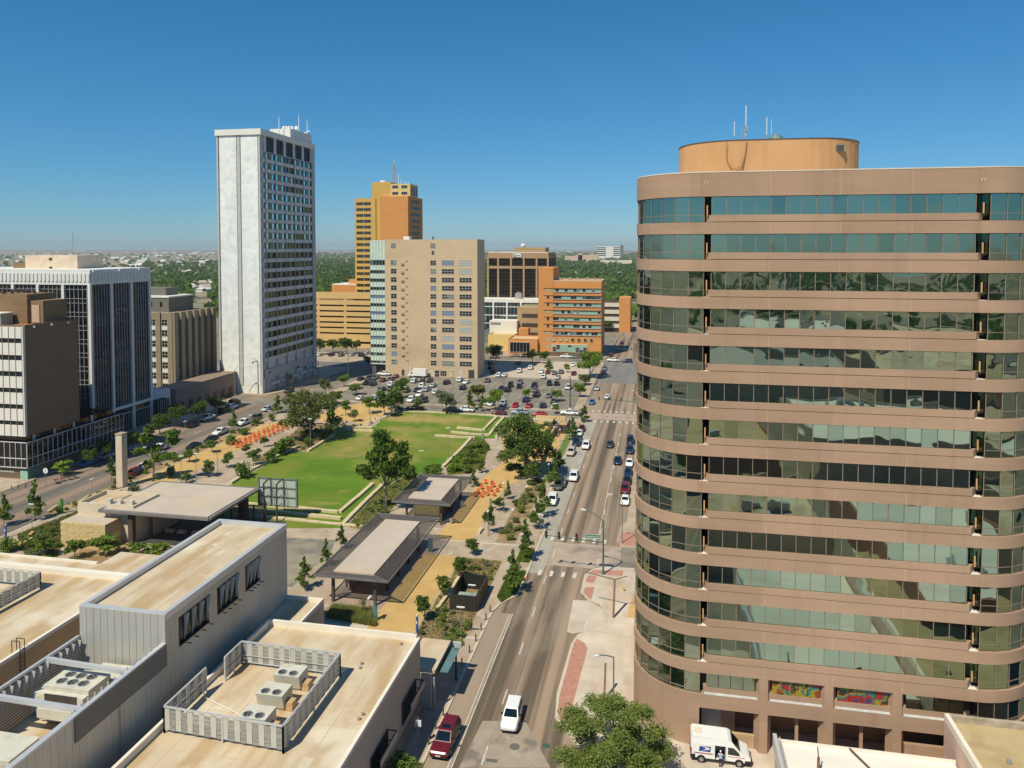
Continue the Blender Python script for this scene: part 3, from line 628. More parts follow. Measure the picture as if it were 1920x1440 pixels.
for i in range(NB + 1): MB().box(X1 - .5, BY0 + BW * i - .8, 87.5, X1 + .05, BY0 + BW * i + .8, 93.3).build('top_pier', m_band, WT)
MB().box(X1 - .45, YF + 1.2, 5.4, X1 + .15, YR - 2.4, 8.4).build('base_fascia', M('base_fascia', (0.5, 0.46, 0.42), .8, var=.08), WT)
fs = MB().box(X1 + .16, YF + 3.5, 6.0, X1 + .22, YF + 5.2, 7.9).build('wall_sign', M('sign_pale', (0.5, 0.46, 0.45), .6), WT)
MB().box(X1 + .22, YF + 3.7, 6.5, X1 + .25, YF + 4.2, 7.6).build('sign_mark', M('sign_blue', (0.05, 0.07, 0.2), .6), fs); MB().box(X1 + .22, YF + 4.25, 6.9, X1 + .25, YF + 5.0, 7.5).build('sign_mark', M('sign_red', (0.4, 0.03, 0.04), .6), fs)
for i in range(NB + 1): MB().box(X1 - .6, BY0 + BW * i - .5, 0, X1 + .3, BY0 + BW * i + .5, 5.4).build('arcade_pier', m_wgrey, WT)
for i in range(NB): MB().box(X1 - .1, BY0 + BW * i + 1, 2.6, X1 + 1.3, BY0 + BW * (i + 1) - 1, 3.5).build('shop_canopy', M('canopy_white', (.6, .58, .55), .7), WT)
# rooftop block and aerials
MB().box(X1 - 9.5, 270, 95.5, X1 - .8, 288, 99.2).build('plant_room', m_wcon, WT)
for px, pt, y, lb in ((523, 219, 268, 'slim white aerial standing alone on the marble tower roof'), (560, 216, 280, 'tall aerial above the plant room of the marble tower'), (576, 226, 285, 'short aerial with a cross arm at the right end of the marble tower roof')):
    x, z1 = aty(px, pt, y); zb = 95.5 if y < 270 else 99.2
    a = thing('aerial', lb, 'antenna', (x, y, zb), world=True, group='aerials on the marble tower')
    MB().tube((x, y, zb), (x, y, z1), .2, .12, 6).build('rod', m_ant, a); MB().box(x - .5, y - .5, zb, x + .5, y + .5, zb + .5).build('mount', m_steel, a)
    if px == 576: MB().bar((x - 1.3, y, z1 - 5), (x + 1.3, y, z1 - 4.2), .35).build('cross_arm', m_ant, a)
for i, px in enumerate((533, 537.5, 543, 547, 556)):
    x, z1 = aty(px, 240, 278); a = thing('dish_antenna', 'small pale microwave dish on the marble tower plant room', 'antenna', (x, 278, 99.2), world=True, group='dishes on the marble tower')
    MB().tube((x, 278, 99.2), (x, 278, z1), .1, n=5).build('post', m_steel, a); MB().tube((x, 277.6, z1), (x, 277.9, z1), .75, .5, 10).build('dish', m_ant, a)
    a['label'] = ('leftmost', 'second from the left', 'middle', 'fourth from the left', 'rightmost')[i] + ' of the five small microwave dishes on the marble tower roof'
# ================================================================ tan slab building
m_tan = overlay(M('tan_brick', (0.56, 0.415, 0.265), 0.9, col2=(0.61, 0.46, 0.3), scale=0.12), (0.45, 0.325, 0.21), .06, .52, .7, stretch=(.3, .3, 1.5), amount=.6)
m_tan_d = M('tan_side', (0.47, 0.35, 0.23), .9, var=.05, scale=.2)
TB = bldg('tan_slab_block', 'tan thirteen-storey slab block with white glazed left bay behind the car park', -93, 298)
TX0, TX1, TXG, TY0, TY1, TZ = -117.2, -71.5, -110.7, 292.0, 304.6, 56.0
MB().box(TXG, TY0, 0, TX1, TY1, TZ).build('wall', m_tan, TB)
roofbox(MB(), TXG, TY0, TX1, TY1, TZ, TZ + .25).build('coping', M('tan_coping', (.55, .45, .33), .8), TB)
MB().box(TX0, TY0 + .4, 5, TXG, TY1, TZ - .1).build('bay_wall', M('bay_core', (.3, .34, .3), .8), TB)
MB().box(TX0 + .4, TY0 + 1.8, 0, TXG, TY1, 5).build('bay_base', m_wdark, TB)
MB().box(TX0 + .4, TY0 + .6, 0, TX0 + 2.2, TY0 + 2.2, 5).build('bay_pier', M('dark_pier', (.1, .09, .09), .8), TB)
m_gpanel = M('pale_green_panel', (.58, .68, .6), .4, var=.08, scale=.8)
FH = (459 - 450)
def tz(py): return aty(800, py, TY0)[1]
rows = [tz(p) for p in (493, 509, 525, 540.5, 556, 571.5, 587, 602.5, 618, 634, 649.5, 665, 680.5)]
wb = [window_mesh(1.9 * .62, 2.0, 1, 1, gl, m_gpanel, .1, fw=.12) for gl in (g_dark, g_dark, g_sky, g_blue)]
def tx(px): return aty(px, 560, TY0)[0]
for k, z in enumerate(rows):
    for i in range(5):
        d = (TXG - TX0) / 5; ob('bay_window', wb[rnd.choice((0, 0, 1, 2)) if k not in (4, 6, 9) else 3], TB, (TX0 + d * (i + .5), TY0 + .38, z - 1.0))
    MB().box(TX0, TY0 + .1, z - 3.05 if k < 12 else 5, TXG - .02, TY0 + .39, z - 1.15).build('bay_panel', m_gpanel, TB)
MB().box(TX0, TY0 + .1, rows[0] + 1.15, TXG - .02, TY0 + .39, TZ).build('bay_panel', m_gpanel, TB)
for i in range(6):
    d = (TXG - TX0) / 5; MB().box(TX0 + d * i - .07, TY0 + .02, 5, TX0 + d * i + .07, TY0 + .3, TZ).build('bay_mullion', M('bay_mullion', (.3, .36, .3), .5), TB)
cols = [(738.5, 10, 2, 2), (812.5, 10, 2, 2), (840, 21, 4, 2), (873, 21, 4, 2)]
wm = {}
for px, w_, nx, ny in cols:
    ww = w_ * 292 / 1400 * 1.16
    wm[px] = [window_mesh(ww, 1.95, nx, ny, gl, m_wframe, .1, fw=.13) for gl in (g_dark, g_dark, g_blind, g_sky, g_blue)]
lint = MB().box(-.5, -.1, -.25, .5, 0, .25).mesh('wall_vent', M('vent_tan', (.3, .22, .15), .8))
acu = MB().box(-.62, -.45, -.4, .62, 0, .35).mesh('window_cooler', M('cooler', (.4, .32, .24), .7))
for k, z in enumerate(rows):
    for px, w_, nx, ny in cols:
        ob('window', wm[px][rnd.choice((0, 0, 1, 2, 3, 4) if w_ > 12 else (0, 0, 1, 3, 4))], TB, (tx(px), TY0, z - .9))
    if k < 12: ob('window_cooler', acu, TB, (tx(755), TY0, z - .35))
    ob('wall_vent', lint, TB, (tx(763), TY0, z + .7), 0)
lou = window_mesh(2.1, 1.9, 1, 5, M('louvre_grey', (.22, .2, .18), .7), m_wframe, .1)
for px, py in ((738, 461), (812, 461)): ob('louvre', lou, TB, (tx(px), TY0, tz(py + 4)))
ob('louvre', window_mesh(1.1, 1.5, 1, 2, g_dark), TB, (tx(812), TY0, tz(477)))
dm = window_mesh(2.2, 3.2, 1, 1, M('pale_door', (.58, .5, .4), .6), m_wframe, .1)
for px, w_ in ((808, 0), (864, 0)): ob('door', dm, TB, (tx(px), TY0, .2))
ob('door', window_mesh(1.8, 2.6, 2, 2, g_dark), TB, (tx(819), TY0, .2)); ob('shop_window', window_mesh(2.6, 2.1, 3, 2, g_dark), TB, (tx(831), TY0, .6)); ob('door', window_mesh(1.6, 2.4, 1, 1, M('cream_door', (.55, .5, .35), .6)), TB, (tx(845), TY0, .2))
ob('door', window_mesh(1.2, 2.6, 1, 1, m_wdark), TB, (tx(755), TY0, .1)); ob('door', window_mesh(1.6, 4.6, 1, 1, M('pale_door', (.5, .45, .38), .6)), TB, (tx(768), TY0, .2))
MB().box(tx(878), TY0 - .05, 0, tx(889), TY0 + .3, 3.4).build('entrance_recess', m_wdark, TB)
x, y = -107, 298; MB().box(-104, 296, TZ, -101.5, 299, TZ + 1.6).build('rooftop_box', m_ant, TB)
for px in (790, 812): x, z = aty(px, 444, 298); MB().box(x - .3, 297.8, TZ, x + .3, 298.2, z).build('roof_vent', m_wdark, TB)
# ================================================================ gold and orange tower
m_goldb = M('gold_brick', (.56, .34, .085), .9, col2=(.61, .38, .1), scale=.2)
m_orange = M('orange_brick', (.58, .25, .075), .9, col2=(.63, .28, .09), scale=.2, stretch=(.5, .5, 2))
m_cream = M('yellow_stucco', (.68, .5, .2), .9, var=.06)
GT = bldg('gold_tower', 'tall gold and orange brick tower with a lattice mast on its roof', -150, 420)
GY = 400.0
MB().box(-169.5, GY, 0, -157, GY + 22, 80.8).build('gold_wing', m_goldb, GT)
MB().box(-159.2, GY + .6, 0, -148, GY + 22, 89.8).build('stair_core', m_goldb, GT)
MB().box(-154.0, GY - 1.0, 0, -137.4, GY + 25, 81.7).build('orange_wing', m_orange, GT)
MB().box(-148.2, GY + .4, 81.7, -136.6, GY + 14, 88.6).build('crown_block', m_cream, GT)
w1 = window_mesh(4.1, 1.55, 4, 1, g_dark, M('bronze', (.2, .16, .09), .6), .1, fw=.12)
for k in range(22):
    for x in (-166.4, -161.9): ob('window', w1, GT, (x, GY, 77.0 - k * 3.3))
w2 = window_mesh(15, 1.55, 6, 1, g_dark, M('bronze', (.2, .16, .09), .6), .1, fw=.12)
for k in range(8): ob('window', w2, GT, (-137.4, GY + 12, 78.2 - k * 3.6), R(90))
w3 = window_mesh(3.4, 1.6, 3, 1, g_dark, m_wframe, .12)
for z in (82.6, 86.2):
    for x in (-145.4, -140): ob('window', w3, GT, (x, GY + .4, z))
for q in range(3): ob('crown_window', window_mesh(2.4, 5, 1, 1, g_dark, m_wframe, .12), GT, (-136.6, GY + 3 + q * 4, 82.2), R(90))
a = thing('water_tank', 'white round tank on the gold tower roof', 'tank', (-156.5, 412, 89.8), world=True); MB().prism(arc(-156.5, 412, 2.2, 0, R(350), 16), 89.8, 91.6).build('tank_shell', m_ant, a)
x, z1 = aty(738.5, 300, 410); a = thing('lattice_mast', 'tall lattice radio mast on the gold tower', 'mast', (x, 410, 88.6), world=True)
m_ = MB()
for sx, sy in ((-.7, -.5), (.7, -.5), (0, .7)): m_.bar((x + sx, 410 + sy, 88.6), (x + sx * .7, 410 + sy * .7, z1 - 2), .22)
for q in range(9):
    z = 89 + q * 1.35; m_.bar((x - .65, 409.6, z), (x + .65, 409.6, z + 1.3), .16); m_.bar((x + .65, 409.6, z), (x - .65, 409.6, z + 1.3), .16)
m_.build('lattice', M('mast_grey', (.3, .3, .31), .6), a); MB().tube((x, 410, z1 - 2.5), (x, 410, z1), .14, n=5).build('rod', m_ant, a)
for i, (px, pt) in enumerate(((747, 326), (752, 337), (760, 340), (766, 341), (725, 340))):
    x, z1 = aty(px, pt, 408); a = thing('whip_antenna', '', 'antenna', (x, 408, 88.6), world=True, group='small aerials on the gold tower'); MB().tube((x, 408, 88), (x, 408, z1), .16, n=5).build('rod', m_ant, a)
    a['label'] = ('tallest small aerial right of the lattice mast', 'short aerial in the middle of the gold tower crown', 'short aerial right of the middle of the gold tower crown', 'aerial at the right corner of the gold tower crown', 'short dark stub aerial left of the lattice mast')[i]
# ================================================================ parking garage and the blocks round it
m_gar = M('garage_concrete', (.62, .4, .155), .9, col2=(.68, .45, .19), scale=.15)
GA = bldg('parking_garage', 'yellow stucco multi-storey car park with long dark openings', -165, 385)
gx0, gx1, gy = -200.0, -139.0, 370.0
MB().box(gx0, gy + 3, 0, gx1, gy + 40, 20.5).build('garage_core', M('garage_dark', (.07, .055, .04), .95), GA)
gz = [aty(650, p, gy)[1] for p in (552, 563, 574.5, 585, 595.5, 606, 616, 626.5, 640)]
for k in range(8):
    z1 = gz[k] if k else gz[0] - .2; z0 = gz[k + 1] + .85 if k < 7 else gz[8]
    if k == 0: z1 = gz[0] + 1.2
    MB().box(gx0, gy, z0 if k else gz[1] + .8, gx1, gy + .5, (gz[k] - .05) if k else z1).build('deck_parapet', m_gar, GA)
MB().box(gx0, gy, 0, gx1, gy + .5, gz[8] - 1.2).build('ground_wall', m_gar, GA)
for px in (597, 647): x = aty(px, 600, gy)[0]; MB().box(x - .7, gy + .06, 0, x + .7, gy + .48, gz[0]).build('column', m_gar, GA)
MB().box(gx0, gy + .5, gz[1] + .9, gx1, gy + 40, gz[1] + 1.2).build('roof_deck', M('roof_deck', (.4, .31, .22), .95, var=.1, scale=.1), GA)
HB = bldg('brick_hotel', 'orange brick building with mint green window bays above the car park roof', -170, 450)
MB().box(-206, 448, 0, -158, 470, 29).build('wall', m_orange, HB)
for x0 in (-186.5, -165.4):
    MB().box(x0, 447.8, 8, x0 + (9.5 if x0 < -180 else 4.2), 448, 28.2).build('window_bay', M('mint_panel', (.42, .62, .5), .6), HB)
    for k in range(4): MB().box(x0 + .4, 447.68, 26 - k * 3.6 - 1.5, x0 + (9.1 if x0 < -180 else 3.8), 447.8, 26 - k * 3.6).build('window', g_dark, HB)
MB().box(-206, 448.4, 29, -158, 469, 29.6).build('coping', m_ledge, HB)
MB().box(-196, 452, 29.6, -190, 458, 32.5).build('stair_head', m_orange, HB)
BX = bldg('brown_annex', 'low brown ribbed block beside the mint and brick building', -208, 440); MB().box(-222, 438, 0, -187.5, 447, 23.4).build('wall', M('ribbed_brown', (.25, .13, .08), .9, var=.15, scale=1, stretch=(1, 1, .05)), BX)
YB_ = bldg('yellow_annex', 'yellow stucco stair block on the roof of the car park', -150, 408); MB().box(-159, 410, 0, -153.5, 425, 27.5).build('wall', m_gar, YB_); MB().box(-153.5, 414, 0, -140, 425, 27.0).build('wing', m_cream, YB_)
GB = bldg('grey_block', 'plain grey windowless block left of the gold tower', -178, 470); MB().box(-199, 500, 0, -178, 520, 42).build('wall', M('grey_brown', (.3, .25, .2), .9), GB)
SP = bldg('pale_slab', 'narrow pale stucco slab seen left of the marble tower', -196, 330); MB().box(-205, 322, 0, -183, 326, 33).build('wall', M('pale_pink', (.6, .45, .33), .9), SP)
# ================================================================ bronze glass block behind
BG = bldg('bronze_glass_block', 'brown framed office block with dark bronze glass and a sign on its parapet', -78, 440)
bx0, bx1, by, bz = -96.5, -61.4, 420.0, 50.0
m_bz = M('bronze_stone', (.4, .255, .15), .9, var=.06, scale=.2)
MB().box(bx0 + .3, by + .4, 0, bx1 - .3, by + 31, bz - .3).build('glass_wall', g_black, BG)
MB().box(bx0, by, 46.8, bx1, by + 31.4, bz).build('parapet', m_bz, BG)
roofbox(MB(), bx0, by, bx1, by + 31.4, bz, bz + .4, .5).build('coping', m_ledge, BG)
MB().box(bx0, by, 40.9, bx1, by + .5, 42.4).build('belt', m_bz, BG); MB().box(bx1 - .5, by, 40.9, bx1, by + 31, 42.4).build('belt', m_bz, BG)
for px in (915, 934, 958, 982, 1006, 1027): x = aty(px, 560, by)[0]; MB().box(x - .5, by - .1, 0, x + .5, by + .5, bz - 2).build('pier', m_bz, BG)
for y in (by + 10, by + 20, by + 31): MB().box(bx1 - .4, y - .5, 0, bx1 + .1, y + .5, bz - 2).build('pier', m_bz, BG)
mb_ = MB()
for q in range(36): x = bx0 + q * (bx1 - bx0) / 36; mb_.box(x - .05, by + .3, 8, x + .05, by + .42, 46.8)
for q in range(19): z = 8 + q * 2.05; mb_.box(bx0, by + .3, z - .05, bx1, by + .42, z + .05)
mb_.build('glazing_grid', M('grid_brown', (.1, .075, .055), .5), BG, kind='stuff')
MB().box(-82, by + 6, bz, -64, by + 20, 53).build('plant_room', M('plant_tan', (.42, .29, .14), .9, var=.06), BG)
sx0, sz1 = aty(962, 476, by - .3); sx1, sz0 = aty(977, 482, by - .3)
sg = MB().box(sx0, by - .5, sz0, sx1, by - .15, sz1 + .2).build('sign_board', m_ant, BG, label='white sign board with a dark ring mark and lettering')
rg = MB(); P = arc(sx0 + .95, (sz0 + sz1) / 2, .55, 0, R(360), 14)
for i in range(14): rg.bar((P[i][0], by - .55, P[i][1]), (P[i + 1][0], by - .55, P[i + 1][1]), .26)
rg.build('ring_mark', M('ink', (.01, .012, .03), .6), sg)
def text(body, size, loc, rot, mat, parent, name='lettering', world_parent=None, ext=.01, align='CENTER', sx=1.0):
    c = bpy.data.curves.new(name, 'FONT'); c.body = body; c.size = size; c.align_x = align; c.align_y = 'CENTER'; c.extrude = ext
    t = bpy.data.objects.new(name, c); COL.objects.link(t); dg = bpy.context.evaluated_depsgraph_get()
    me = bpy.data.meshes.new_from_object(t.evaluated_get(dg)); bpy.data.objects.remove(t); me.materials.clear(); me.materials.append(mat)
    o = ob(name, me, parent, loc); o.rotation_euler = rot; o.scale = (sx, 1, 1); return o
def strokes(x0, x1, y, z, h, mat, parent, n):
    # lettering too small to read in the photograph: a row of letter-like strokes
    b = MB(); d = (x1 - x0) / n; q = random.Random(n)
    for i in range(n):
        x = x0 + d * i; b.box(x, y - .03, z - h / 2, x + d * .22, y + .03, z + h / 2 * q.choice((1, .5, .5)))
        b.box(x + d * .22, y - .025, z - h / 2, x + d * .75, y + .025, z - h / 2 + h * .16); b.box(x + d * .5, y - .028, z - h / 2 + h * .16, x + d * .72, y + .028, z + h * q.choice((.1, .25)))
    return b.build('lettering', mat, parent)
def text_on(body, size, pos, rz, mat, root, parent=None, sx=1.0):
    """upright lettering at a place position"""
    o = text(body, size, pos, (R(90), 0, rz), mat, root, sx=sx)
    return o
strokes(sx0 + 2.0, sx1 - .4, by - .56, (sz0 + sz1) / 2, .75, MATS['ink'], sg, 7)
# low white building and plaza in front of it
LW = bldg('white_podium_block', 'white framed low block with blue-green glass in front of the bronze tower', -80, 410)
MB().box(-112, 404, 0, -62, 418, 24).build('glass_wall', g_sky, LW)
MB().box(-112.3, 403.6, 22.6, -61.6, 418.2, 24.4).build('roof_edge', m_wcon, LW)
for px in (925, 950.5, 976.5): x = aty(px, 580, 403.5)[0]; MB().box(x - .45, 403.3, 0, x + .45, 404, 22.6).build('column', m_ant, LW)
for z in (20.2, 15.5, 11): MB().box(-112, 403.8, z - .2, -62, 404, z + .2).build('glazing_rail', m_wcon, LW)
for q in range(26): MB().box(-112 + q * 2 - .06, 403.85, 8, -112 + q * 2 + .06, 404, 22).build('glazing_bar', m_wframe, LW)
cool = thing('cooling_tower', 'grey cooling tower on the white podium roof', 'rooftop unit', (-76, 408, 24.4), world=True); MB().box(-78, 406.5, 24.4, -74.5, 410, 27.6).build('housing', M('cooler_grey', (.38, .34, .3), .7), cool); MB().prism(arc(-76.2, 408.2, 1.2, 0, R(340), 12), 27.6, 28.2).build('fan_ring', m_steel, cool)
SW = bldg('sign_wall_building', 'low white building with a dark sign on its wall', -88, 388)
sy = 386.0; x0, z1 = aty(918, 601, sy); x1, z0 = aty(969, 618, sy)
MB().box(x0, sy, 0, x1, sy + 10, z1).build('wall', M('white_wall', (.72, .68, .6), .85, var=.06), SW)
a0, c1 = aty(920, 604.5, sy - .05); a1, c0 = aty(938.5, 608.7, sy - .05); MB().box(a0, sy - .12, c0, a1, sy, c1).build('sign_board', M('sign_dark', (.1, .13, .16), .5), SW)
strokes(a0 + .4, a1 - .4, sy - .13, (c0 + c1) / 2, .6, M('sign_letters', (.55, .6, .65), .5), SW, 9)
# ================================================================ orange office building
OB = bldg('orange_office', 'orange brick seven-storey office with green window bands at the far street corner', -42, 370)
oy = 360.0
def oz(py): return aty(1080, py, oy)[1]
def ox(px): return aty(px, 600, oy)[0]
MB().box(-57.5, oy, 0, -50.2, oy + 20, oz(502.5)).build('stair_wing', m_orange, OB)
MB().box(-50.2, oy + .25, 0, -26.8, oy + 22, oz(527)).build('wall', m_orange, OB)
roofbox(MB(), -50.2, oy + .25, -26.8, oy + 22, oz(527), oz(526)).build('coping', m_coping, OB)
zs = [oz(p) for p in (541.5, 555, 568.5, 582.5, 595.5, 609, 622.5)]
m_lil = M('lilac_frame', (.42, .38, .46), .6)
ww = ox(1126) - ox(1036)
bw = [window_mesh(ww / 16, 1.55, 1, 1, gl, m_lil, .12, fw=.1) for gl in (g_green, g_sky, g_dark)]
sw_ = [window_mesh(1.2, 1.55, 1, 1, gl, m_lil, .12) for gl in (g_green, g_dark)]
for z in zs:
    for i in range(16): ob('window', bw[rnd.choice((0, 0, 1, 2))], OB, (ox(1036) + ww / 16 * (i + .5), oy + .25, z - 1.5))
    ob('window', sw_[rnd.randrange(2)], OB, (ox(1027.5), oy, z - 1.5))
    MB().box(ox(1019), oy - .25, z + .12, -26.7, oy + .25, z + .3).build('sun_ledge', M('rust_ledge', (.35, .15, .06), .8), OB)
    MB().box(ox(1036), oy - .1, z - 1.85, ox(1126), oy + .25, z - 1.62).build('sill', m_wframe, OB)
sq = window_mesh(1.25, 1.35, 1, 1, g_blind, m_wframe, .12); sq2 = window_mesh(1.25, 1.35, 1, 1, g_dark, m_wframe, .12)
for i in range(8): ob('window', sq if i < 4 else sq2, OB, (ox(1027 + i * 11.7), oy, oz(640)))
ob('window', sq, OB, (ox(1027), oy, oz(653.5)))
gw = [window_mesh((ox(1101) - ox(1036)) / 9, (oz(647) - oz(664)) / 4, 1, 1, gl, m_wframe, .14, fw=.14, name='pane') for gl in (g_green, g_dark)]
MB().box(ox(1035), oy - .2, oz(665), ox(1102), oy + .24, oz(646)).build('lobby_frame', m_coping, OB)
for j in range(4):
    for i in range(9): ob('pane', gw[rnd.random() < .35], OB, (ox(1036) + (ox(1101) - ox(1036)) / 9 * (i + .5), oy - .2, oz(664) + j * (oz(647) - oz(664)) / 4))
MB().box(-57.4, oy - .4, 0, -27, oy - .05, 2.0).build('planter_wall', M('dark_brick', (.16, .1, .06), .9), OB)
for q in range(5): MB().box(-48 + q * 4.2, oy + 6 + (q % 2) * 4, oz(527), -46.6 + q * 4.2, oy + 7.5 + (q % 2) * 4, oz(527) + 1.3).build('roof_unit', m_steel, OB)
ON = bldg('orange_annex', 'low orange brick annex with a wide dark grid window', -66, 365)
ax0, ax1 = aty(953, 650, 358)[0], -57.6
MB().box(ax0, 358, 0, ax1, 372, 7.6).build('wall', m_orange, ON); MB().box(ax0, 358.3, 7.6, ax1, 372, 7.8).build('roof', M('tan_roof', (.6, .46, .28), .9), ON); roofbox(MB(), ax0, 358, ax1, 372.2, 7.6, 8.4, .25).build('parapet', m_orange, ON)
px0, px1 = aty(956.5, 650, 358)[0], aty(993.5, 650, 358)[0]
MB().box(px0 - .2, 357.8, 1.6, px1 + .2, 358, 6.8).build('window_frame', m_coping, ON)
gm = window_mesh((px1 - px0) / 6, 1.62, 1, 1, g_dark, m_wframe, .1, fw=.12, name='pane')
for j in range(3):
    for i in range(6): ob('pane', gm, ON, (px0 + (px1 - px0) / 6 * (i + .5), 357.8, 1.8 + j * 1.62))
LY = bldg('yellow_low_block', 'low yellow building with an L-shaped roof beside the orange annex', -78, 376)
MB().box(-86, 374, 0, ax0 - .2, 395, 7.5).build('wall', m_cream, LY); MB().box(-85.6, 374.4, 7.5, ax0 - .6, 394.6, 7.6).build('roof', MATS['tan_roof'], LY); roofbox(MB(), -86, 374, ax0 - .2, 395, 7.5, 8.2).build('parapet', m_cream, LY); MB().box(-71, 380, 7.6, -66, 386, 11).build('stair_head', m_orange, LY)
OG = bldg('tan_garage', 'small tan car park block with three dark slots left of the orange office', -62, 392)
MB().box(-74.0, 392, 0, -60.8, 408, 21).build('wall', M('tan_garage_wall', (.42, .29, .16), .9), OG)
for k in range(3): MB().box(-71.5, 391.85, 5.6 + k * 5, -63, 392, 7.6 + k * 5).build('opening', m_tdark, OG)
SG = bldg('striped_garage', 'cream striped car park with an orange stair tower behind the orange office', -10, 560)
MB().box(-37, 470, 0, -24, 490, 18.5).build('core', m_tdark, SG)
for k in range(4): MB().box(-38, 469.6, 18.2 - k * 4.4 - 2.3, -23.8, 490, 18.4 - k * 4.4).build('deck', m_coping, SG)
MB().box(-23.9, 469.4, 0, -17.0, 490, 21.5).build('stair_tower', m_orange, SG)
# ================================================================ far white and pink buildings
FW = bldg('white_hospital', 'long white mid-rise on the horizon beyond the trees', -150, 1900)
hy = 3200.0; hx0, hz1 = aty(1120, 462, hy); hx1, _ = aty(1166, 462, hy); hk = hz1 / 7.2
MB().box(hx0, hy, 0, hx1, hy + 30, hz1).build('wall', m_wcon, FW)
for k in range(5): MB().box(hx0 - .1, hy - .6, hz1 - hk * (k + .95), aty(1136, 470, hy)[0], hy, hz1 - hk * (k + .5)).build('window_band', g_dark, FW); MB().box(aty(1150, 470, hy)[0], hy - .6, hz1 - hk * (k + .95), hx1 - 8, hy, hz1 - hk * (k + .5)).build('window_band', g_dark, FW)
MB().box(hx1 - 7, hy - 1, 0, hx1 + 5, hy + 31, hz1 + 5).build('end_tower', M('slate', (.13, .15, .17), .7), FW)
FP = bldg('pink_apartments', 'stepped pink low-rise among the far trees', -180, 1330)
py_ = 2500.0
for a, b_, t in ((1059, 1078, 480), (1078, 1104, 478), (1084, 1092, 475), (1104, 1122, 477)):
    x0, z1 = aty(a, t, py_); x1, _ = aty(b_, t, py_); MB().box(x0, py_, 0, x1, py_ + 20, z1).build('wing', M('pink_stucco', (.6, .42, .31), .9), FP)
LP_ = bldg('pale_long_roof', 'long pale flat-roofed shed before the far white building', -100, 1200)
x0, z1 = aty(1125, 488, 2200); x1, _ = aty(1185, 486, 2200); MB().box(x0, 2200, 0, x1, 2230, z1).build('wall', m_coping, LP_)
WTK = thing('water_tower', 'white ball-topped water tower on the horizon behind the bronze block', 'water tower', (*at(981, 470, 20), 0), world=True)
x, z1 = aty(981, 459, 2600); MB().tube((x, 2600, 0), (x, 2600, z1), 2.5, n=8).build('stem', m_ant, WTK)
bm = bpy.data.meshes.new('tank'); import bmesh
b2 = bmesh.new(); bmesh.ops.create_uvsphere(b2, u_segments=12, v_segments=8, radius=9); b2.to_mesh(bm); b2.free(); bm.materials.append(m_ant)
WORLD[WTK.name] = (x, 2600, 0); WTK.location = (x, 2600, 0); 
for c in WTK.children: c.location = (-x, -2600, 0)
ob('tank', bm, WTK, (x, 2600, z1 - 4))
# ================================================================ left side of the park: street wall of towers
m_brown = M('dark_brown_brick', (.19, .118, .07), .9, col2=(.225, .142, .086), scale=.6, stretch=(.3, .3, 2))
m_brown_lit = M('brown_brick', (.2, .125, .065), .9, col2=(.25, .16, .085), scale=.6, stretch=(.3, .3, 2))
m_wpanel = M('white_panel', (.7, .66, .6), .7, var=.06, scale=.3)
BR = bldg('brown_white_block', 'brown brick and white panelled office block at the left street corner', -150, 150)
bxr, byf, bt, bb = -140.2, 143.3, 35.0, 10.2
MB().box(-200, byf + .3, bb, bxr, 159.2, bt).build('brick_wall', m_brown, BR)
MB().box(-200, byf + .05, bb, bxr - .35, byf + .28, bt - .1).build('slot_glass', g_dark, BR)
lv = [(bt + .1, 32.5), (31.4, 28.7), (27.5, 25.0), (23.8, 21.2), (20.1, 17.5), (16.4, 13.7), (12.7, bb)]
for z1, z0 in lv:
    for q in range(16): MB().box(bxr - .4 - 1.72 * (q + 1) + .1, byf - .25, z0, bxr - .4 - 1.72 * q - .02, byf + .06, z1).build('white_panel', m_wpanel, BR)
for q in range(17): MB().box(bxr - .43 - 1.72 * q - .03, byf - .34, bb, bxr - .43 - 1.72 * q + .05, byf - .26, bt).build('panel_rib', M('rib', (.3, .27, .23), .6), BR)
MB().box(bxr - .34, byf - .3, bb, bxr - .05, byf + .3, bt + .15).build('corner_trim', m_wpanel, BR)
for y in (147.6, 154.5): MB().box(bxr, y - .05, bb, bxr + .03, y + .05, bt).build('wall_joint', m_brown_lit, BR)
roofbox(MB(), -200, byf + .3, bxr, 159.2, bt, bt + .5, .3).build('parapet', m_brown, BR)
MB().box(-199.7, byf + .6, bt, bxr - .3, 158.9, bt + .05).build('roof', M('orange_roof', (.42, .19, .07), .9), BR)
for y in (146, 151, 156): MB().prism(arc(bxr + .15, y, .28, 0, R(320), 8), bt - .35, bt + .1).build('wall_lamp', m_ant, BR)
MB().box(-176, 149.5, bt, -139.7 - 5.5, 158, 42.0).build('penthouse', m_brown_lit, BR)
MB().box(-145.3, 150.2, bt, -141.5, 157.5, 40.5).build('penthouse_bay', m_brown_lit, BR)
MB().box(-144.4, 150.0, bt + .4, -142.4, 150.2, 39.5).build('pink_panel', M('pink_panel', (.5, .36, .27), .8), BR)
q_ = MB()
for k in range(60): x = -176 + rnd.random() * 30; y = 150 + rnd.random() * 7; q_.box(x, y, 42, x + .5, y + .4, 42.2 + rnd.random() * .7)
q_.build('roof_clutter', m_tdark, BR, kind='stuff')
MB().box(-157, 145.5, bt, -148.5, 148.8, bt + 2.6).build('cooling_unit', M('grey_green', (.3, .34, .3), .6), BR)
MB().box(-157.2, 145.3, bt + 2.6, -148.3, 149, bt + 2.9).build('unit_lid', m_wcon, BR)
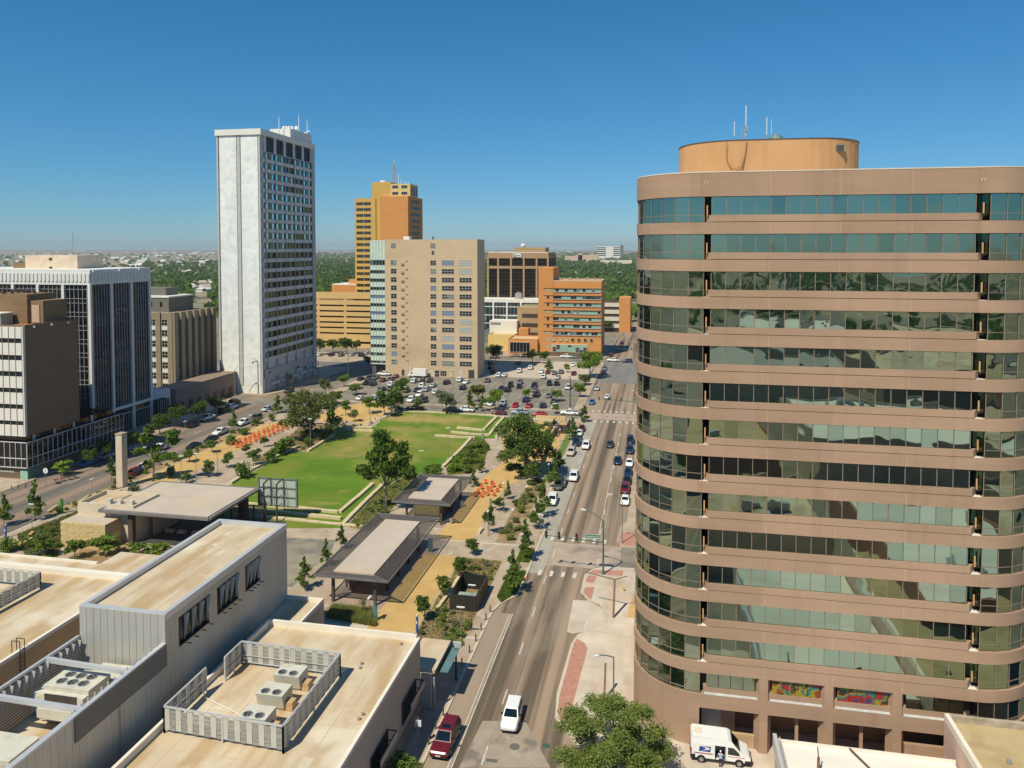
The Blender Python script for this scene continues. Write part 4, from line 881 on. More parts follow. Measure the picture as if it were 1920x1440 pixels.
# glazed podium
m_alu = M('aluminium_bar', (.55, .55, .55), .5, var=.05)
MB().box(-200, byf + .2, 2.8, bxr - .2, 174.5, 8.7).build('podium_glass', g_black, BR)
pg = MB()
for q in range(34): x = bxr - .1 - q * 1.5; pg.box(x - .05, byf + .02, 2.8, x + .05, byf + .2, 8.7)
for q in range(22): y = byf + .1 + q * 1.48; pg.box(bxr - .2, y - .05, 2.8, bxr - .02, y + .05, 8.7)
for z in (2.8, 4.9, 8.6): pg.box(-200, byf, z, bxr, byf + .2, z + .16); pg.box(bxr - .2, byf, z, bxr + .02, 174.5, z + .16)
pg.build('podium_grid', m_alu, BR, kind='stuff')
MB().box(-200, byf + 1.0, 8.7, bxr - 1.2, 172, 10.2).build('clerestory', g_black, BR)
for y in (146, 152, 158, 164): MB().box(bxr - 1.25, y, 8.7, bxr - .8, y + .5, 10.3).build('podium_post', m_wpanel, BR)
MB().box(-200, byf + .7, 0, bxr - .6, 174, 2.8).build('shopfront', M('brown_shopfront', (.13, .085, .06), .8, col2=(.2, .14, .1), scale=1.2, stretch=(.2, .2, 3)), BR)
MB().box(bxr - 2.4, byf + .5, .1, bxr - .5, byf + .7, 2.2).build('green_glass', g_green, BR); MB().box(bxr - .6, byf + .7, .1, bxr - .45, byf + 5, 2.4).build('green_glass', M('teal_glass', (.12, .22, .19), .3), BR)
strokes(-150.5, -144.2, byf + .6, 1.75, .45, m_wpanel, BR, 14)
# dark glass block with white frame
DG = bldg('dark_glass_block', 'dark glass office block with white concrete frame and fins along the left street', -165, 190)
dx1, dy0, dy1, dz = -150.0, 175.0, 199.4, 47.0
MB().box(-200, dy0 + .6, 0, dx1 - .6, dy1 - .3, 46.6).build('glass_wall', g_black, DG)
MB().box(-200, dy0, 42.9, dx1, dy1, dz).build('parapet', M('white_frame', (.72, .7, .66), .75, var=.06, scale=.3), DG)
for q in range(38): MB().box(dx1 - .7 - q * 1.25, dy0 - .22, 43.8, dx1 - .1 - q * 1.25, dy0, 46.0).build('parapet_panel', MATS['white_frame'], DG)
for q in range(19): MB().box(dx1, dy0 + .5 + q * 1.26, 43.8, dx1 + .2, dy0 + 1.1 + q * 1.26, 46.0).build('parapet_panel', MATS['white_frame'], DG)
for x in (dx1 - .35, -158.5, -166.5, -174.5, -182.5): MB().box(x - .45, dy0 - .05, 0, x + .35, dy0 + .7, 42.9).build('front_pier', MATS['white_frame'], DG)
for y in (183.1, 191.2, 199.0): MB().box(dx1 - .5, y - .4, 0, dx1 + .05, y + .4, 42.9).build('side_pier', MATS['white_frame'], DG)
MB().box(dx1 - .4, dy0, 6.9, dx1 + .08, dy1, 7.7).build('side_beam', MATS['white_frame'], DG); MB().box(-200, dy0 - .04, 6.9, dx1, dy0 + .4, 7.7).build('front_beam', MATS['white_frame'], DG)
fm = MB()
for q in range(30):
    x = dx1 - 1.4 - q * 1.33; fm.box(x - .05, dy0 + .35, 7.5, x + .05, dy0 + .62, 42.9)
for z in range(9): fm.box(-200, dy0 + .5, 12 + z * 3.7, dx1, dy0 + .58, 12.1 + z * 3.7); fm.box(-200, dy0 + .5, 13.2 + z * 3.7, dx1, dy0 + .58, 13.3 + z * 3.7)
for b0 in (175.9, 183.6, 191.7):
    for q in range(7): y = b0 + .6 + q * 1.05; fm.box(dx1 - .62, y - .04, 7.7, dx1 - .35, y + .04, 42.9); fm.box(dx1 - .62, y - .04, 0, dx1 - .4, y + .04, 5.2)
fm.box(dx1 - .62, dy0, 5.1, dx1 - .35, dy1, 5.4)
fm.build('fins', M('fin_silver', (.42, .42, .42), .5), DG, kind='stuff')
MB().box(-178, 183, dz, -160.8, 193, 50.8).build('plant_room', M('pink_render', (.64, .5, .38), .9), DG)
for x, z in ((-169.5, 49.7), (-169.5, 47.2)): MB().box(x - .5, 182.9, z - .35, x + .5, 183, z + .35).build('vent', m_tdark, DG)
MB().box(-185, 186, dz, -178, 192, 48.6).build('roof_screen', m_brown_lit, DG)
for y in (176, 186, 194): MB().prism(arc(dx1 + .25, y, .3, 0, R(320), 8), 46.3, 46.9).build('wall_lamp', m_ant, DG)
# art deco block
DC = bldg('art_deco_block', 'grey-tan art deco block with fluted piers behind the dark glass office', -168, 230)
ex1, ey0, ey1, ez = -163.0, 227.6, 252.5, 30.4
m_deco = M('deco_stone', (.3, .24, .165), .9, var=.06, scale=.3); m_deco_g = M('deco_grey', (.17, .16, .135), .9, var=.06)
MB().box(-200, ey0 + .5, 0, ex1 - .5, ey1, ez).build('wall', m_deco, DC)
for x in (-164.2, -168.8, -173.4, -178): MB().box(x - .9, ey0, 0, x + .9, ey0 + .5, ez + .3).build('pier', m_deco, DC)
dw = [window_mesh(2.2, 2.1, 2, 2, g_dark, m_wframe, .08, fw=.14), window_mesh(2.2, 2.1, 2, 2, g_olive, m_wframe, .08, fw=.14)]
for k in range(7):
    for x in (-166.5, -171.1, -175.7): ob('window', dw[0], DC, (x, ey0 + .48, 26.2 - k * 3.7)); MB().box(x - 1.1, ey0 + .4, 24.7 - k * 3.7, x + 1.1, ey0 + .5, 26.0 - k * 3.7).build('spandrel', m_wcon, DC)
for i in range(7):
    y = ey0 + 1.2 + i * 3.75; MB().box(ex1 - .5, y - 1.0, 0, ex1 + .6, y + 1.0, ez + .3).build('side_pier', m_deco, DC)
    if i < 6:
        for k in range(7): ob('window', dw[rnd.random() < .5], DC, (ex1 - .49, y + 1.87, 26.2 - k * 3.7), R(90))
MB().box(-200, ey0 + 5, ez, -168, ey1 - 6, 35.6).build('setback', m_deco_g, DC); MB().box(-200, ey0 + 9, 35.6, -172, ey1 - 9, 38.6).build('setback', m_deco_g, DC); MB().box(-200, ey0 + 4.8, 35.4, -167.8, ey1 - 5.8, 35.9).build('setback_coping', m_wcon, DC)
for x in (-175, -171): ob('window', window_mesh(.8, 1.6, 1, 1, g_dark, m_wdark), DC, (x, ey0 + 5, 32.3))
# low street-front blocks
WB = bldg('white_corner_shop', 'low white box building next to the dark glass block', -152, 204); MB().box(-175, 200.5, 0, -151.0, 209, 8.6).build('wall', M('bluish_white', (.6, .62, .62), .8), WB); MB().box(-174.6, 200.9, 8.6, -151.4, 208.6, 8.7).build('roof', M('white_roof', (.55, .54, .52), .9), WB)
for q in range(4): MB().box(-151, 201.4 + q * 1.9, .3, -150.93, 202.5 + q * 1.9, 2.6).build('window', g_dark, WB)
SB = bldg('pink_shop_row', 'long low pinkish shop building below the art deco block', -154, 226); MB().box(-158, 211, 0, -150.5, 246, 7.2).build('wall', M('pink_wall', (.27, .2, .16), .9, var=.1, scale=.3), SB); MB().box(-158.2, 210.9, 7.2, -150.3, 246.2, 7.9).build('parapet', M('pink_coping', (.25, .185, .14), .9), SB)
for q in range(7): MB().box(-150.5, 213 + q * 4.6, .4, -150.42, 215.2 + q * 4.6, 3.2).build('window', M('maroon_window', (.1, .03, .03), .4), SB)
DP = bldg('glazed_wing', 'dark glazed ground-floor wing between the tower and the white box', -149, 200); MB().box(-151, 199.5, 0, -148.4, 205, 6.4).build('glass_wall', g_black, DP)
for q in range(6): MB().box(-148.45, 199.6 + q, 0, -148.3, 199.7 + q, 6.4).build('glazing_bar', m_alu, DP)
BBD = thing('billboard', 'dark pole sign standing at the end of the pink shop row', 'sign', (-148.5, 247, .1), world=True)
MB().box(-148.8, 246.8, .1, -148.5, 247.1, 9.6).build('post', m_wdark, BBD); MB().box(-147.6, 246.8, .1, -147.3, 247.1, 9.6).build('post', m_wdark, BBD); MB().box(-149, 246.7, 7.2, -147, 247.2, 9.8).build('panel', m_brown, BBD)
# ================================================================ foreground convention centre
m_troof = overlay(overlay(M('tan_membrane', (.53, .42, .29), .9, col2=(.62, .505, .365), scale=.25, bump=.03), (.43, .275, .13), .3, .45, .62, stretch=(1.3, .3, 1), amount=.75), (.72, .63, .5), .14, .54, .66, amount=.7)
m_metal = M('grey_metal', (.44, .42, .385), .5, col2=(.5, .48, .445), scale=.6, stretch=(1.5, 1.5, .04), metal=.25)
m_metal_d = M('dark_metal_panel', (.175, .158, .14), .55, var=.06, scale=.5)
m_silver = M('silver_coping', (.62, .62, .63), .4, var=.05, metal=.35)
m_stucco = overlay(M('warm_stucco', (.5, .4, .31), .9, col2=(.56, .45, .35), scale=.3), (.43, .34, .26), .4, .52, .7, stretch=(1, 1, .2), amount=.5)
m_parap = M('white_parapet', (.74, .68, .58), .8, var=.06, scale=.4)
m_blk = M('black_steel', (.025, .024, .022), .5, var=0)
CT = bldg('metal_hall', 'tall grey metal-clad hall with a tan roof and recessed triangular louvre windows', -52, 76, 'building')
cx0, cx1, cy0, cy1, cz = -57.0, -47.3, 64.1, 88.5, 17.0
MB().box(cx0, cy0, 0, cx1 - .5, cy1, 16.3).build('hall_core', m_metal, CT)
MB().box(cx0 + .5, cy0 + .5, 16.3, cx1 - .5, cy1 - .5, 16.4).build('roof', m_troof, CT)
for (a, b, c, d) in ((cx0, cy0, cx1, cy0 + .5), (cx0, cy1 - .5, cx1, cy1), (cx0, cy0 + .5, cx0 + .5, cy1 - .5), (cx1 - .5, cy0 + .5, cx1, cy1 - .5)): MB().box(a, b, 16.3, c, d, 17.0).build('parapet', m_silver, CT)
for q in range(12): d = (cx1 - cx0) / 12; MB().box(cx0 + d * q + .02, cy0 - .06, 8, cx0 + d * (q + 1) - .02, cy0, 16.9).build('front_panel', m_metal, CT)
# right-hand wall in upright sheets, with three window groups
zb, wtop = 7.0, 14.25
wins = []
for pa, pb in (((335, 1157), (392, 1116)), ((407, 1101), (446, 1075)), ((460, 1060), (487, 1044))):
    def yx(px, py):
        r = _ray(px, py); t = cx1 / r[0]; return float(r[1] * t), float(CAM_H + r[2] * t)
    (ya, za), (yb, zb2) = yx(*pa), yx(*pb); wins.append((ya, yb, (za + zb2) / 2))
WH = 3.0
m_side = overlay(M('metal_bounce_lit', (.56, .5, .42), .5, col2=(.63, .57, .48), scale=.6, stretch=(1.5, 1.5, .04), metal=.1), (.5, .4, .28), .12, .5, .62, stretch=(1, 1, .8), amount=.5)  # grey cladding, warm bounce light off the sunlit roofs put into its colour
ys = sorted([cy0, cy1] + [v for w_ in wins for v in w_[:2]])
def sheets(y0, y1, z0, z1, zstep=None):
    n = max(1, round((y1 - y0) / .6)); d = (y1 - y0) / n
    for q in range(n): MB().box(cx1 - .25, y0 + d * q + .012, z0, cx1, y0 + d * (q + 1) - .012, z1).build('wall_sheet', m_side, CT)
for i in range(len(ys) - 1):
    y0, y1 = ys[i], ys[i + 1]
    w_ = [k for k in wins if abs(k[0] - y0) < .01]
    if w_:
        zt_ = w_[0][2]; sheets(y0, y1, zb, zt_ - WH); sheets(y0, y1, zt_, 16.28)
        MB().box(cx1 - .4, y0, zt_ - WH, cx1 - .3, y1, zt_).build('pane', M('hall_pane', (.02, .022, .022), .25, var=0), CT)
        fr_ = MB().box(cx1 - .3, y0, zt_ - .08, cx1 + .06, y1, zt_).box(cx1 - .3, y0, zt_ - WH, cx1 + .06, y1, zt_ - WH + .08).box(cx1 - .3, y0, zt_ - WH, cx1 + .06, y0 + .08, zt_)
        fr_.build('window_frame', m_blk, CT)
        nf = 4 if y1 - y0 > 3.2 else 3; d = (y1 - y0) / nf
        for q in range(nf):
            y = y0 + d * (q + 1); MB().face([(cx1 + .3, y - .03, zt_ - .06), (cx1 - .3, y - .03, zt_ - .06), (cx1 - .3, y - .03, zt_ - WH + .1)]).face([(cx1 + .3, y + .03, zt_ - .06), (cx1 - .3, y + .03, zt_ - WH + .1), (cx1 - .3, y + .03, zt_ - .06)]).face([(cx1 + .3, y - .03, zt_ - .06), (cx1 - .3, y - .03, zt_ - WH + .1), (cx1 - .3, y + .03, zt_ - WH + .1), (cx1 + .3, y + .03, zt_ - .06)]).build('louvre_fin', M('fin_pale', (.62, .6, .55), .5), CT)
            MB().box(cx1, y - .06, zt_ - WH - .25, cx1 + .5, y + .06, zt_ - WH - .19).build('fin_bracket', m_blk, CT)
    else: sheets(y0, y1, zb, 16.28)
# lower wall running towards the camera beside the plant well
LWL = bldg('plant_well_wall', 'long grey metal parapet wall with a dark screen panel beside the roof plant well', -47, 54, 'wall')
d = .75
for q in range(26):
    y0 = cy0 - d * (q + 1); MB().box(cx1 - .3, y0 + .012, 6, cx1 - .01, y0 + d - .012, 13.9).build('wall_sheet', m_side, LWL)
MB().box(cx1 - .45, 44.5, 13.9, cx1 + .05, cy0, 14.1).build('coping', m_silver, LWL)
MB().box(cx1 + .02, 52.3, 11.85, cx1 + .14, cy0 - .05, 14.02).build('screen_panel', m_metal_d, LWL)
for q in range(14): MB().box(cx1 - .55, 52.8 + q * .8, 14.1, cx1 - .45, 52.9 + q * .8, 14.35).build('clip', m_silver, LWL)
MB().tube((cx1 + .06, 57.6, 6.5), (cx1 + .06, 57.6, 11.8), .05, n=6).build('downpipe', m_stucco, LWL)
WF = thing('plant_well_floor', 'sunken tan roof deck of the plant well', 'roof', (-52, 54, 9.6), world=True); MB().box(-57, 40, 9.4, cx1 - .3, cy0, 9.7).build('deck', m_troof, WF)
SF = thing('slatted_screen', 'silver fin fence along the left edge of the plant well', 'fence', (-57, 55, 9.7), world=True)
for q in range(24):
    y = cy0 - .5 - q * .8; MB().face([(-57.0, y, 13.7), (-56.45, y, 13.7), (-57.0, y, 11.4)]).face([(-57.0, y + .03, 13.7), (-57.0, y + .03, 11.4), (-56.45, y + .03, 13.7)]).face([(-57.0, y, 13.7), (-57, y + .03, 13.7), (-56.45, y + .03, 13.7), (-56.45, y, 13.7)]).build('fin', m_silver, SF)
MB().box(-57.2, 44, 13.7, -56.95, cy0 - .1, 13.95).build('top_rail', m_silver, SF)
for q in range(14): MB().box(-57.1, 44, 9.9 + q * .27, -57.0, cy0 - .1, 10.02 + q * .27).build('louvre_slat', m_metal_d, SF)
for px0, py0, px1, py1, lb in ((100, 1235, 245, 1258, 'silver steel beam spanning the plant well behind the big cooling unit'), (0, 1304, 152, 1328, 'silver steel beam spanning the plant well in front of the big cooling unit')):
    a, b = at(px0, py0, 13.9), at(px1, py1, 13.9)
    tag(MB().bar((-56.9, a[1], 13.75), (cx1 - .3, b[1], 13.75), .34, .42).build('i_beam', m_silver), lb, 'beam', 'beams across the plant well')
def fan(root, x, y, z, r):
    P = arc(x, y, r, 0, R(360), 14); rim = MB()
    for i in range(14): rim.bar((*P[i], z + .03), (*P[i + 1], z + .03), .07, .06)
    f_ = MB().flat(arc(x, y, r, 0, R(340), 14), z + .012).build('fan_opening', m_blk, root)
    rim.build('fan_rim', m_steel, root)
    bl = MB()
    for k in range(4):
        a = R(90 * k + 20); bl.face([(x, y, z + .02), (x + r * .85 * math.cos(a - .3), y + r * .85 * math.sin(a - .3), z + .024), (x + r * .85 * math.cos(a + .3), y + r * .85 * math.sin(a + .3), z + .06)])
    bl.build('fan_blade', M('blade_grey', (.16, .16, .16), .5), root)
m_unit = overlay(M('unit_beige', (.55, .52, .44), .6, col2=(.62, .59, .5), scale=.6), (.42, .33, .22), .9, .56, .75, amount=.5)
BU = thing('cooling_unit', 'big pale cooling unit with six fans in the plant well', 'air conditioner', (-53.5, 58.5, 9.7), world=True)
u = MB().box(-55.2, 57.0, 9.9, -50.6, 60.3, 12.3); u.build('cabinet', m_unit, BU)
MB().box(-55.3, 57.6, 12.3, -50.5, 60.4, 12.75).build('fan_deck', m_unit, BU); MB().box(-54.6, 56.98, 11.5, -51.2, 57.05, 12.4).build('intake_hood', m_tdark, BU); MB().prism([(-54.7, 56.2), (-51.1, 56.2), (-51.1, 57.2), (-54.7, 57.2)], 10.6, 11.5).build('hood', m_unit, BU)
MB().prism([(-56.6, 57.6), (-55.25, 57.2), (-55.25, 60), (-56.6, 59.6)], 10.2, 11.9).build('duct_end', m_unit, BU)
for i in range(3):
    for j in range(2): fan(BU, -54.1 + i * 1.15, 58.5 + j * 1.05, 12.75, .46)
def boxunit(lb, x0, y0, x1, y1, z0, z1, cat='air conditioner', nm='rooftop_unit', mat=None):
    t = thing(nm, lb, cat, ((x0 + x1) / 2, (y0 + y1) / 2, z0), world=True); MB().box(x0, y0, z0 + .25, x1, y1, z1).build('cabinet', mat or m_unit, t)
    MB().box(x0 - .05, y0 - .05, z1, x1 + .05, y1 + .05, z1 + .08).build('lid', mat or m_unit, t); MB().box(x0 + .2, y0 + .2, z0, x1 - .2, y1 - .2, z0 + .25).build('base', m_steel, t); return t
boxunit('flat beige unit between the grey hall and the big cooling unit', -53.8, 61.2, -50.4, 63.4, 9.7, 11.7)
boxunit('beige roof unit nearest the camera in the plant well', -55.0, 49.6, -51.0, 52.6, 9.7, 11.6)
boxunit('low beige box under the rear steel beam', -55.6, 60.8, -54.2, 63.0, 9.7, 11.0)
for x, y, h, lb in ((-49.6, 62.6, 1.7, 'short fat green vent pipe by the grey hall'), (-48.7, 63.5, 2.6, 'taller slim green vent pipe by the grey hall')):
    t = thing('vent_pipe', lb, 'pipe', (x, y, 9.7), world=True); MB().tube((x, y, 9.7), (x, y, 9.7 + h), .42 if h < 2 else .28, n=12, cap=False).build('pipe', M('grey_green_pipe', (.14, .17, .16), .5), t); MB().tube((x, y, 9.65 + h), (x, y, 9.66 + h), .4 if h < 2 else .26, n=12).build('mouth', m_blk, t)
t = thing('duct_elbow', 'curved silver duct elbow against the well wall', 'duct', (-48.4, 60, 9.7), world=True); MB().path([(-48.6, 60.6, 9.8), (-48.6, 60.4, 11.4), (-48.4, 59.8, 12.2), (-48.2, 58.9, 12.4)], .5, n=10).build('duct', m_silver, t)
# deck of the near plant roof
t = bldg('near_plant_roof', 'tan roof slab at the lower left corner of the plant well', -54, 46, 'roof'); MB().box(-57, 38, 9.7, -49.6, 49.2, 11.2).build('slab', m_troof, t); MB().box(-49.75, 38, 11.2, -49.5, 49.3, 11.35).build('edge', m_parap, t)
# left low roof
LR = bldg('left_low_hall', 'low tan roofed hall with white parapet on the left of the grey hall', -80, 70)
MB().box(-130, 30, 0, -66.4, 84.4, 9.7).build('wall', M('tan_render', (.52, .36, .2), .9, var=.08, scale=.3), LR)
MB().box(-130, 30, 9.7, -66.8, 84, 9.8).build('roof', m_troof, LR)
MB().box(-66.8, 30, 9.7, -66.4, 84, 10.1).build('parapet', m_parap, LR); MB().box(-130, 83.6, 9.7, -66.4, 84.5, 10.5).build('parapet', m_parap, LR)
MB().box(-130, 84.5, 0, -58, 89, 9.2).build('rear_wing', m_troof, LR); MB().box(-76, 89, 0, -58, 93.5, 9.0).build('rear_wing', m_troof, LR); MB().box(-130, 88.7, 9.2, -76, 89, 9.45).build('parapet', m_parap, LR)
MB().box(-57.0, 84, 0, -50, 88, 9).build('link', m_stucco, LR)
ld = thing('roof_ladder', 'dark steel ladder with hoop rails on the tan wall', 'ladder', (-66, 66.5, 9), world=True)
l_ = MB()
for y in (66.1, 66.7): l_.bar((-66.2, y, 5), (-66.2, y, 11.2), .06).bar((-66.2, y, 11.2), (-67.2, y, 11.2), .06).bar((-67.2, y, 11.2), (-67.2, y, 9.8), .06)
l_.build('rails', m_blk, ld)
for q in range(12): MB().bar((-66.2, 66.1, 5.3 + q * .45), (-66.2, 66.7, 5.3 + q * .45), .045).build('rung', m_blk, ld)
def panel_screen(name, lb, pts, z0, z1, open_i=()):
    """rectangular roof screen: posts, rails and alternating solid and mesh panels"""
    t = thing(name, lb, 'screen', (*pts[0], z0), world=True)
    m_a = M('screen_panel_solid', (.5, .48, .43), .6, var=.05); m_b = M('screen_panel_mesh', (.25, .25, .235), .6, col2=(.33, .32, .3), scale=3)
    for i in range(len(pts) - 1):
        a = Vector((*pts[i], 0)); b = Vector((*pts[i + 1], 0)); L = (b - a).length; dv = (b - a) / L; n = max(2, round(L / .62)); nx = Vector((dv.y, -dv.x, 0))
        MB().bar(a + Vector((0, 0, z1)), b + Vector((0, 0, z1)), .16, .14).build('top_rail', m_silver, t)
        MB().bar(a + Vector((0, 0, z0 + .35)) - nx * .08, b + Vector((0, 0, z0 + .35)) - nx * .08, .08).build('lower_rail', m_silver, t); MB().bar(a + Vector((0, 0, z0 + 1.1)) - nx * .1, b + Vector((0, 0, z0 + 1.1)) - nx * .1, .07).build('mid_rail', m_silver, t)
        for q in range(n):
            p = a + dv * (L * q / n + .02); r = a + dv * (L * (q + 1) / n - .02)
            if q % 2 == 0: MB().bar(p + Vector((0, 0, (z0 + z1) / 2 + .15)), r + Vector((0, 0, (z0 + z1) / 2 + .15)), .05, z1 - z0 - .45).build('panel', m_a, t)
            else: 
                s_ = MB()
                for v in range(5): s_.bar(p + Vector((0, 0, z0 + .47 + v * (z1 - z0 - .5) / 5)), r + Vector((0, 0, z0 + .47 + v * (z1 - z0 - .5) / 5)), .03, (z1 - z0 - .5) / 5 * .86)
                s_.build('mesh_panel', m_b, t)
        for p in (a, (a + b) / 2, b): MB().box(p.x - .07, p.y - .07, z0, p.x + .07, p.y + .07, z1).build('post', m_silver, t)
    return t
panel_screen('roof_screen', 'silver panelled screen on the left low roof, cut by the photo edge', [(-92, 79.8), (-76.6, 79.8), (-76.6, 62)], 9.8, 11.9)
# right low roof
RL = bldg('right_low_hall', 'low tan roofed hall with stucco street wall and steel-framed bay windows', -36, 65)
rx0, rx1, ry1, rz = -45.4, -26.45, 80.2, 8.75
MB().box(rx0, 25, 0, rx1, ry1, rz - .75).build('wall', m_stucco, RL)
MB().box(rx0 + .35, 25, rz - .75, rx1 - .35, ry1 - .35, rz - .7).build('roof', m_troof, RL)
MB().box(rx0, 25, rz - .75, rx0 + .35, ry1, rz).build('parapet', m_parap, RL); MB().box(rx1 - .35, 25, rz - .75, rx1, ry1, rz - .35).build('parapet', m_parap, RL); MB().box(rx0 + .35, ry1 - .35, rz - .75, rx1 - .35, ry1, rz).build('parapet', m_parap, RL)
MB().box(-47.3, ry1, 0, -42.2, 88.5, 7.1).build('rear_wing', m_stucco, RL); MB().box(-47.2, ry1, 7.1, -42.5, 88.2, 7.15).build('roof', m_troof, RL)
MB().box(-42.5, ry1, 7.1, -42.2, 88.5, 7.6).build('parapet', m_parap, RL); MB().box(-47.3, 88.2, 7.1, -42.5, 88.5, 7.6).build('parapet', m_parap, RL)
MB().box(-47.3, 25, 0, -45.5, 80, 6.5).build('gutter_roof', m_stucco, RL)
wvt = MB()
for px, py in ((675, 1253), (678, 1245), (673, 1349), (680, 1340), (752, 1208)): x, y = at(px, py, 8.1); wvt.prism(arc(x, y, .16, 0, R(320), 8), 8.05, 8.3)
wvt.build('roof_drain', M('drain', (.32, .26, .2), .8), RL)
def framed_bay(y0, y1, z0, z1):
    MB().box(rx1 + .01, y0, z0 - 1.9, rx1 + .12, y1, z1 - .1).build('pane', g_dark, RL)
    f = MB()
    for x in (rx1 + .1, rx1 + 1.0): f.bar((x, y0, z1), (x, y1, z1), .1, .12)
    n = 3
    for q in range(n + 1): y = y0 + (y1 - y0) * q / n; f.bar((rx1, y, z1), (rx1 + 1.05, y, z1), .08)
    f.bar((rx1 + .1, y0, z1), (rx1 + .1, y0, z0 - 1.9), .1); f.build('bay_frame', m_blk, RL)
    MB().box(rx1 + 1.0, y0, z0 - .1, rx1 + 1.1, y1, z1 + .05).build('bay_shade', m_stucco, RL)
framed_bay(73.9, 78.4, 4.0, 4.5); framed_bay(65.0, 69.5, 4.0, 4.5); framed_bay(56.0, 60.5, 4.0, 4.5)
MB().box(rx1 + .02, 25, 0, rx1 + .2, 80, 1.1).build('base_course', M('brown_base', (.4, .28, .17), .9), RL)
panel_screen('plant_screen', 'silver panelled screen round the three small cooling units on the right low roof', [(-44.6, 66.5), (-44.6, 60.0), (-32.4, 59.5), (-32.4, 71.6), (-43.8, 71.8), (-43.8, 68.6)], 8.05, 10.55)
for i, (px, py) in enumerate(((484, 1337), (516, 1294), (547, 1259))):
    x, y = at(px, py, 9.6)
    t = thing('fan_unit', ('two-fan cooling unit nearest the camera inside the panelled screen', 'middle two-fan cooling unit of the three inside the panelled screen', 'two-fan cooling unit farthest from the camera inside the panelled screen')[i], 'air conditioner', (x, y, 8.05), world=True, group='small cooling units on the right low roof')
    P = [(x - 1.5, 8.5), (x + 1.3, 8.5)]
    b = MB(); yy0, yy1 = y - 1.1, y + 1.0
    b.face([(x - 1.45, yy0 + .35, 8.35), (x + 1.3, yy0 + .35, 8.35), (x + 1.3, yy0, 9.75), (x - 1.45, yy0, 9.75)]).box(x - 1.45, yy0 + .36, 8.35, x + 1.3, yy1, 9.72).face([(x - 1.45, yy0, 9.75), (x + 1.3, yy0, 9.75), (x + 1.3, yy1, 9.75), (x - 1.45, yy1, 9.75)]).face([(x + 1.3, yy0 + .35, 8.35), (x + 1.3, yy0 + .36, 9.74), (x + 1.3, yy0, 9.75)])
    b.build('cabinet', m_unit, t); fan(t, x - .75, yy0 + .55, 9.76, .42); fan(t, x + .45, yy0 + .55, 9.76, .42)
    MB().box(x + 1.3, y - .6, 8.1, x + 2.1, y + .3, 8.9).build('duct', M('duct_tan', (.5, .33, .17), .8), t); MB().box(x - 1.3, yy0 + .5, 8.05, x + 1.2, yy1 - .1, 8.35).build('base', m_steel, t)
pl = thing('roof_pipe', 'pale pipe lying across the roof inside the panelled screen', 'pipe', (-42, 66, 8.1), world=True); MB().path([(-44.4, 65.6, 9.0), (-44.0, 65.4, 8.2), (-38.6, 63.4, 8.2)], .05).build('pipe', m_parap, pl)
# welded seams and patches of the roof membranes
m_seam = M('membrane_seam', (.44, .33, .21), .9, col2=(.56, .45, .32), scale=2)
for root, xs, y0, y1, z in ((RL, (-42.6, -39.4, -36.2, -33.0, -29.8), 40, 79.8, 8.052), (CT, (-54.4, -51.9, -49.6), 64.7, 88, 16.403), (LR, (-120, -112, -104, -96, -88, -80, -73), 45, 83.6, 9.803)):
    for x in xs: MB().box(x - .035, y0, z - .002, x + .035, y1, z + .006).build('membrane_seam', m_seam, root)
    for q in range(6):
        x = rnd.uniform(xs[0], xs[-1]); y = rnd.uniform(max(y0, 52), y1 - 2); a = rnd.uniform(.3, 1.1); MB().box(x, y, z - .002, x + a, y + a * rnd.uniform(.6, 1.6), z + .009).build('membrane_patch', M('patch_pale', (.6, .5, .37), .85, var=.1) if q % 2 else m_seam, root)
for y in (52, 58, 63.9, 70, 75.5): MB().box(-45, y, 8.05, -26.85, y + .05, 8.057).build('membrane_seam', m_seam, RL)
# entrance canopy at the street corner
CN = thing('entrance_canopy', 'tan roofed entrance canopy with teal glass edge on slim posts at the street corner', 'canopy', (-25, 84, 0), world=True)
MB().box(-28.4, 80.6, 4.1, -24.75, 87.2, 4.5).build('canopy_roof', m_troof, CN); MB().box(-24.75, 80.3, 3.9, -24.62, 87.3, 4.55).build('fascia', m_blk, CN); MB().box(-24.6, 81.3, 3.9, -23.5, 86.6, 4.0).build('glass_edge', M('teal_canopy', (.12, .2, .21), .25), CN)
for x, y in ((-24.75, 80.0), (-23.9, 86.3)): MB().box(x - .1, y - .1, 0.14, x + .1, y + .1, 4.0).build('post', m_steel if y < 82 else m_blk, CN)
MB().box(-26.4, 80.2, .14, -25.2, 80.5, 4.1).build('cladding', m_stucco, CN); MB().box(-27.5, 87.2, 3.6, -23.5, 87.5, 4.3).build('rear_glass', M('grey_glass_edge', (.42, .45, .44), .4), CN)
# white roof and tan block at the lower right
WR = bldg('white_roof_hall', 'white membrane roof with a grey metal edge at the lower right', 20, 70)
MB().box(11.6, 40, 0, 27.8, 75.2, 4.4).build('wall', m_stucco, WR); MB().box(11.9, 40, 4.4, 27.6, 75.0, 4.5).build('roof', overlay(M('white_membrane', (.72, .68, .6), .8, col2=(.8, .77, .7), scale=.2, stretch=(.3, 1.2, 1)), (.6, .54, .45), .2, .52, .68, stretch=(.4, 1.4, 1), amount=.5), WR)
MB().box(11.4, 40, 3.8, 11.75, 75.3, 5.2).build('metal_edge', m_silver, WR); MB().box(12.0, 40, 3.4, 12.1, 75.3, 4.9).build('metal_edge', m_silver, WR); MB().box(11.75, 75.0, 4.4, 27.8, 75.25, 4.75).build('parapet', m_parap, WR)
MB().path([(18.4, 74.9, 4.85), (20.4, 71.0, 4.6), (23, 69.4, 4.6)], .09).build('conduit', M('brown_pipe', (.12, .07, .04), .6), WR)
